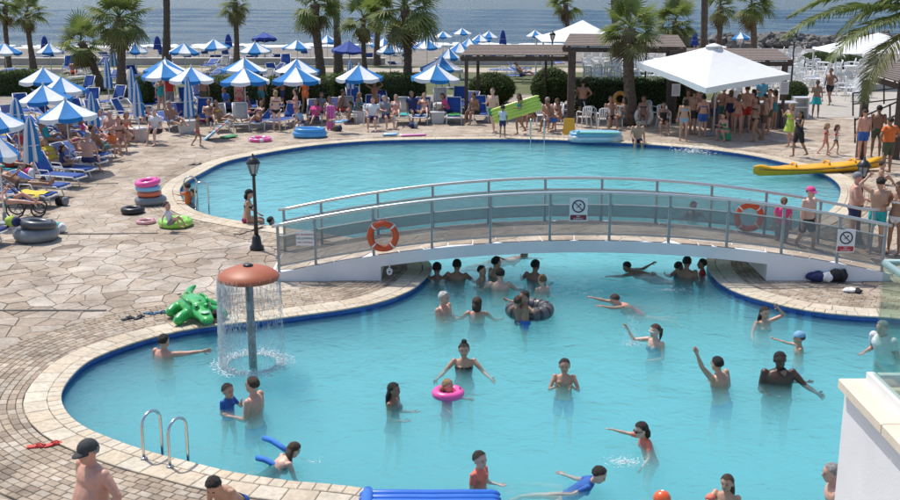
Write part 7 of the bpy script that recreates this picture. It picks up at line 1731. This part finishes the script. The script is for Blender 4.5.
MB().tube([(.28, 0, .46), (.1, 0, .42), (-.12, 0, .46), (-.32, 0, .78)], [.18, .2, .2, .18], 10, [.03, .05, .05, .03], (0, 1, 0)).build('seat', M_SLINGD, t, True)
# ================================================================== small things on the deck
def flipflops(label, px, py, m, rz):
    for i, (dx, dy, a) in enumerate(((0, 0, rz), (.2, .07, rz+25))):
        P = at(px, py, .014); t = thing('sandal', label % ['left', 'right'][i], 'sandal', (P.x+dx, P.y+dy, .014), R(a), 'sandal pair')
        V = []; 
        for s_, w_ in ((-.13, .035), (-.08, .04), (0, .035), (.07, .045), (.12, .035)): V += [(s_, -w_), (s_, w_)]
        poly = [V[i2] for i2 in (0, 2, 4, 6, 8, 9, 7, 5, 3, 1)]
        MB().prism(poly, 0, .022).build('sole', m, t); MB().tube([(-.02, -.04, .02), (.05, -.005, .055), (.085, 0, .022)], .009, 6).tube([(-.02, .04, .02), (.05, .005, .055), (.085, 0, .024)], .009, 6).build('strap', m, t, True)
flipflops('red sandal lying on the near left pavers, %s of the pair', 37, 447, mat('red_foam', (.62, .07, .05), .7), 15)
flipflops('dark sandal on the pavers left of the fountain, %s of the pair', 128, 319, mat('dark_foam', (.03, .04, .06), .7), 40)
flipflops('blue-strapped sandal nearest the green crocodile, %s of the pair', 150, 314, mat('slate_foam', (.06, .16, .28), .7), -20)
flipflops('black sandal on the deck at the far pool curve, %s of the pair', 193, 165, mat('dark_foam', (.03, .04, .06), .7), 30)
flipflops('dark sandal on the bridge end paving, %s of the pair', 801, 246, mat('dark_foam', (.03, .04, .06), .7), 10)
def bundle(name, label, px, py, dims, m, m2, seed, cat, z=.012):
    P = at(px, py, z); t = thing(name, label, cat, (P.x, P.y, z)); r_ = np.random.default_rng(seed)
    for i, mm in enumerate((m, m2)):
        mb = MB().ell((dims[0]*.22*(1 if i else -.6), -.04*i, dims[2]*.45), (dims[0]*(.5-.22*i), dims[1]*.5, dims[2]*.5), 16, 10); 
        for v in mb.V:
            n_ = math.sin(v.x*31+seed)*math.sin(v.y*27+2)*.02+math.sin(v.x*70+v.y*50)*.008; v.z = max(.0, v.z+n_); v.x += n_
        mb.build(['main_piece', 'fold'][i], mm, t, True)
bundle('towel_bundle', 'blue towel bundle with pale clothes below the bridge at right', 820, 281, (.5, .3, .22), cloth_m('navy'), cloth_m('white'), 3, 'towel')
bundle('bag', 'black bag beside the blue towel bundle', 838, 281, (.34, .28, .28), cloth_m('black'), cloth_m('black'), 5, 'bag')
bundle('towel', 'small white cloth with dark items on the right pavers', 853, 292, (.34, .2, .09), cloth_m('white'), cloth_m('black'), 6, 'towel')
bundle('towel', 'thin teal cloth left of the blue towel bundle', 796, 278, (.4, .14, .05), cloth_m('turq'), cloth_m('turq'), 7, 'towel')
for i, (px, py, c, lb) in enumerate([(60, 232, 'turq', 'turquoise beach toy bundle beside the near left lounger'), (14, 226, 'lime', 'yellow and green ball-like bag on the near left lounger foot'), (63, 205, 'black', 'black bag at the foot of a left lounger'), (48, 183, 'black', 'black bag under the left loungers'), (205, 122, 'pink', 'pink bag beside the second white box'), (96, 152, 'white', 'white towel bundle in the left block'), (30, 176, 'pink', 'pink towel bundle by the nearest folded parasol'), (250, 116, 'coral', 'coral towel hanging by the pink bikini'), (356, 118, 'navy', 'navy bag at the fourth white box'), (300, 130, 'white', 'white bag beside the blue boat'), (338, 131, 'olive', 'dark bag behind the pink mattress'), (414, 128, 'navy', 'navy bag between two blue loungers')]):
    bundle('beach_bag', lb, px, py, (.36, .26, .26), cloth_m(c), cloth_m(['white', 'navy', 'grey'][i % 3]), 20+i, 'bag', .012 if i not in (1, 5, 6) else .40)
def drape(label, x, y, rz, m, z=.40):
    """towel spread over a lounger seat"""
    V = []; F = []; a, b = 9, 12
    for j in range(b+1):
        for i in range(a+1):
            u = i/a*2-1; v = j/b; zz = z+.012*math.sin(i*1.3+j*.9)-(.16*max(0, abs(u)-.86)/.14); V.append((u*.34, -1.05+v*.9, zz))
    for j in range(b):
        for i in range(a): q = j*(a+1)+i; F.append((q, q+1, q+a+2, q+a+1))
    me = mk('towel', V, F, m, True); o = raw('towel', me, None, (x, y, .012), rz); tag(o, label, 'towel')
drape('green towel over the tall-backed blue lounger right of the last parasol', at(454, 125).x, at(454, 125).y+1.1, 0, M_GREENT)
drape('turquoise towel on the grey-backed lounger at the big palm', at(401, 125).x, at(401, 125).y+1.1, R(4), cloth_m('turq'))
drape('green-edged towel on the blue lounger right of the big palm', at(422, 125).x, at(422, 125).y+1.1, R(-6), cloth_m('lblue'))
for i, (lx, ly, kd) in enumerate(LOUNGE_LEFT):
    if i % 4 == 1: drape('%s towel spread on a left block lounger, %s towel from the front' % (['yellow', 'white', 'pink', 'turquoise', 'striped grey', 'red'][(i//4) % 6], ORD[i//4]), lx, ly, lang, cloth_m(['yellow', 'white', 'pink', 'turq', 'grey', 'red'][(i//4) % 6]))
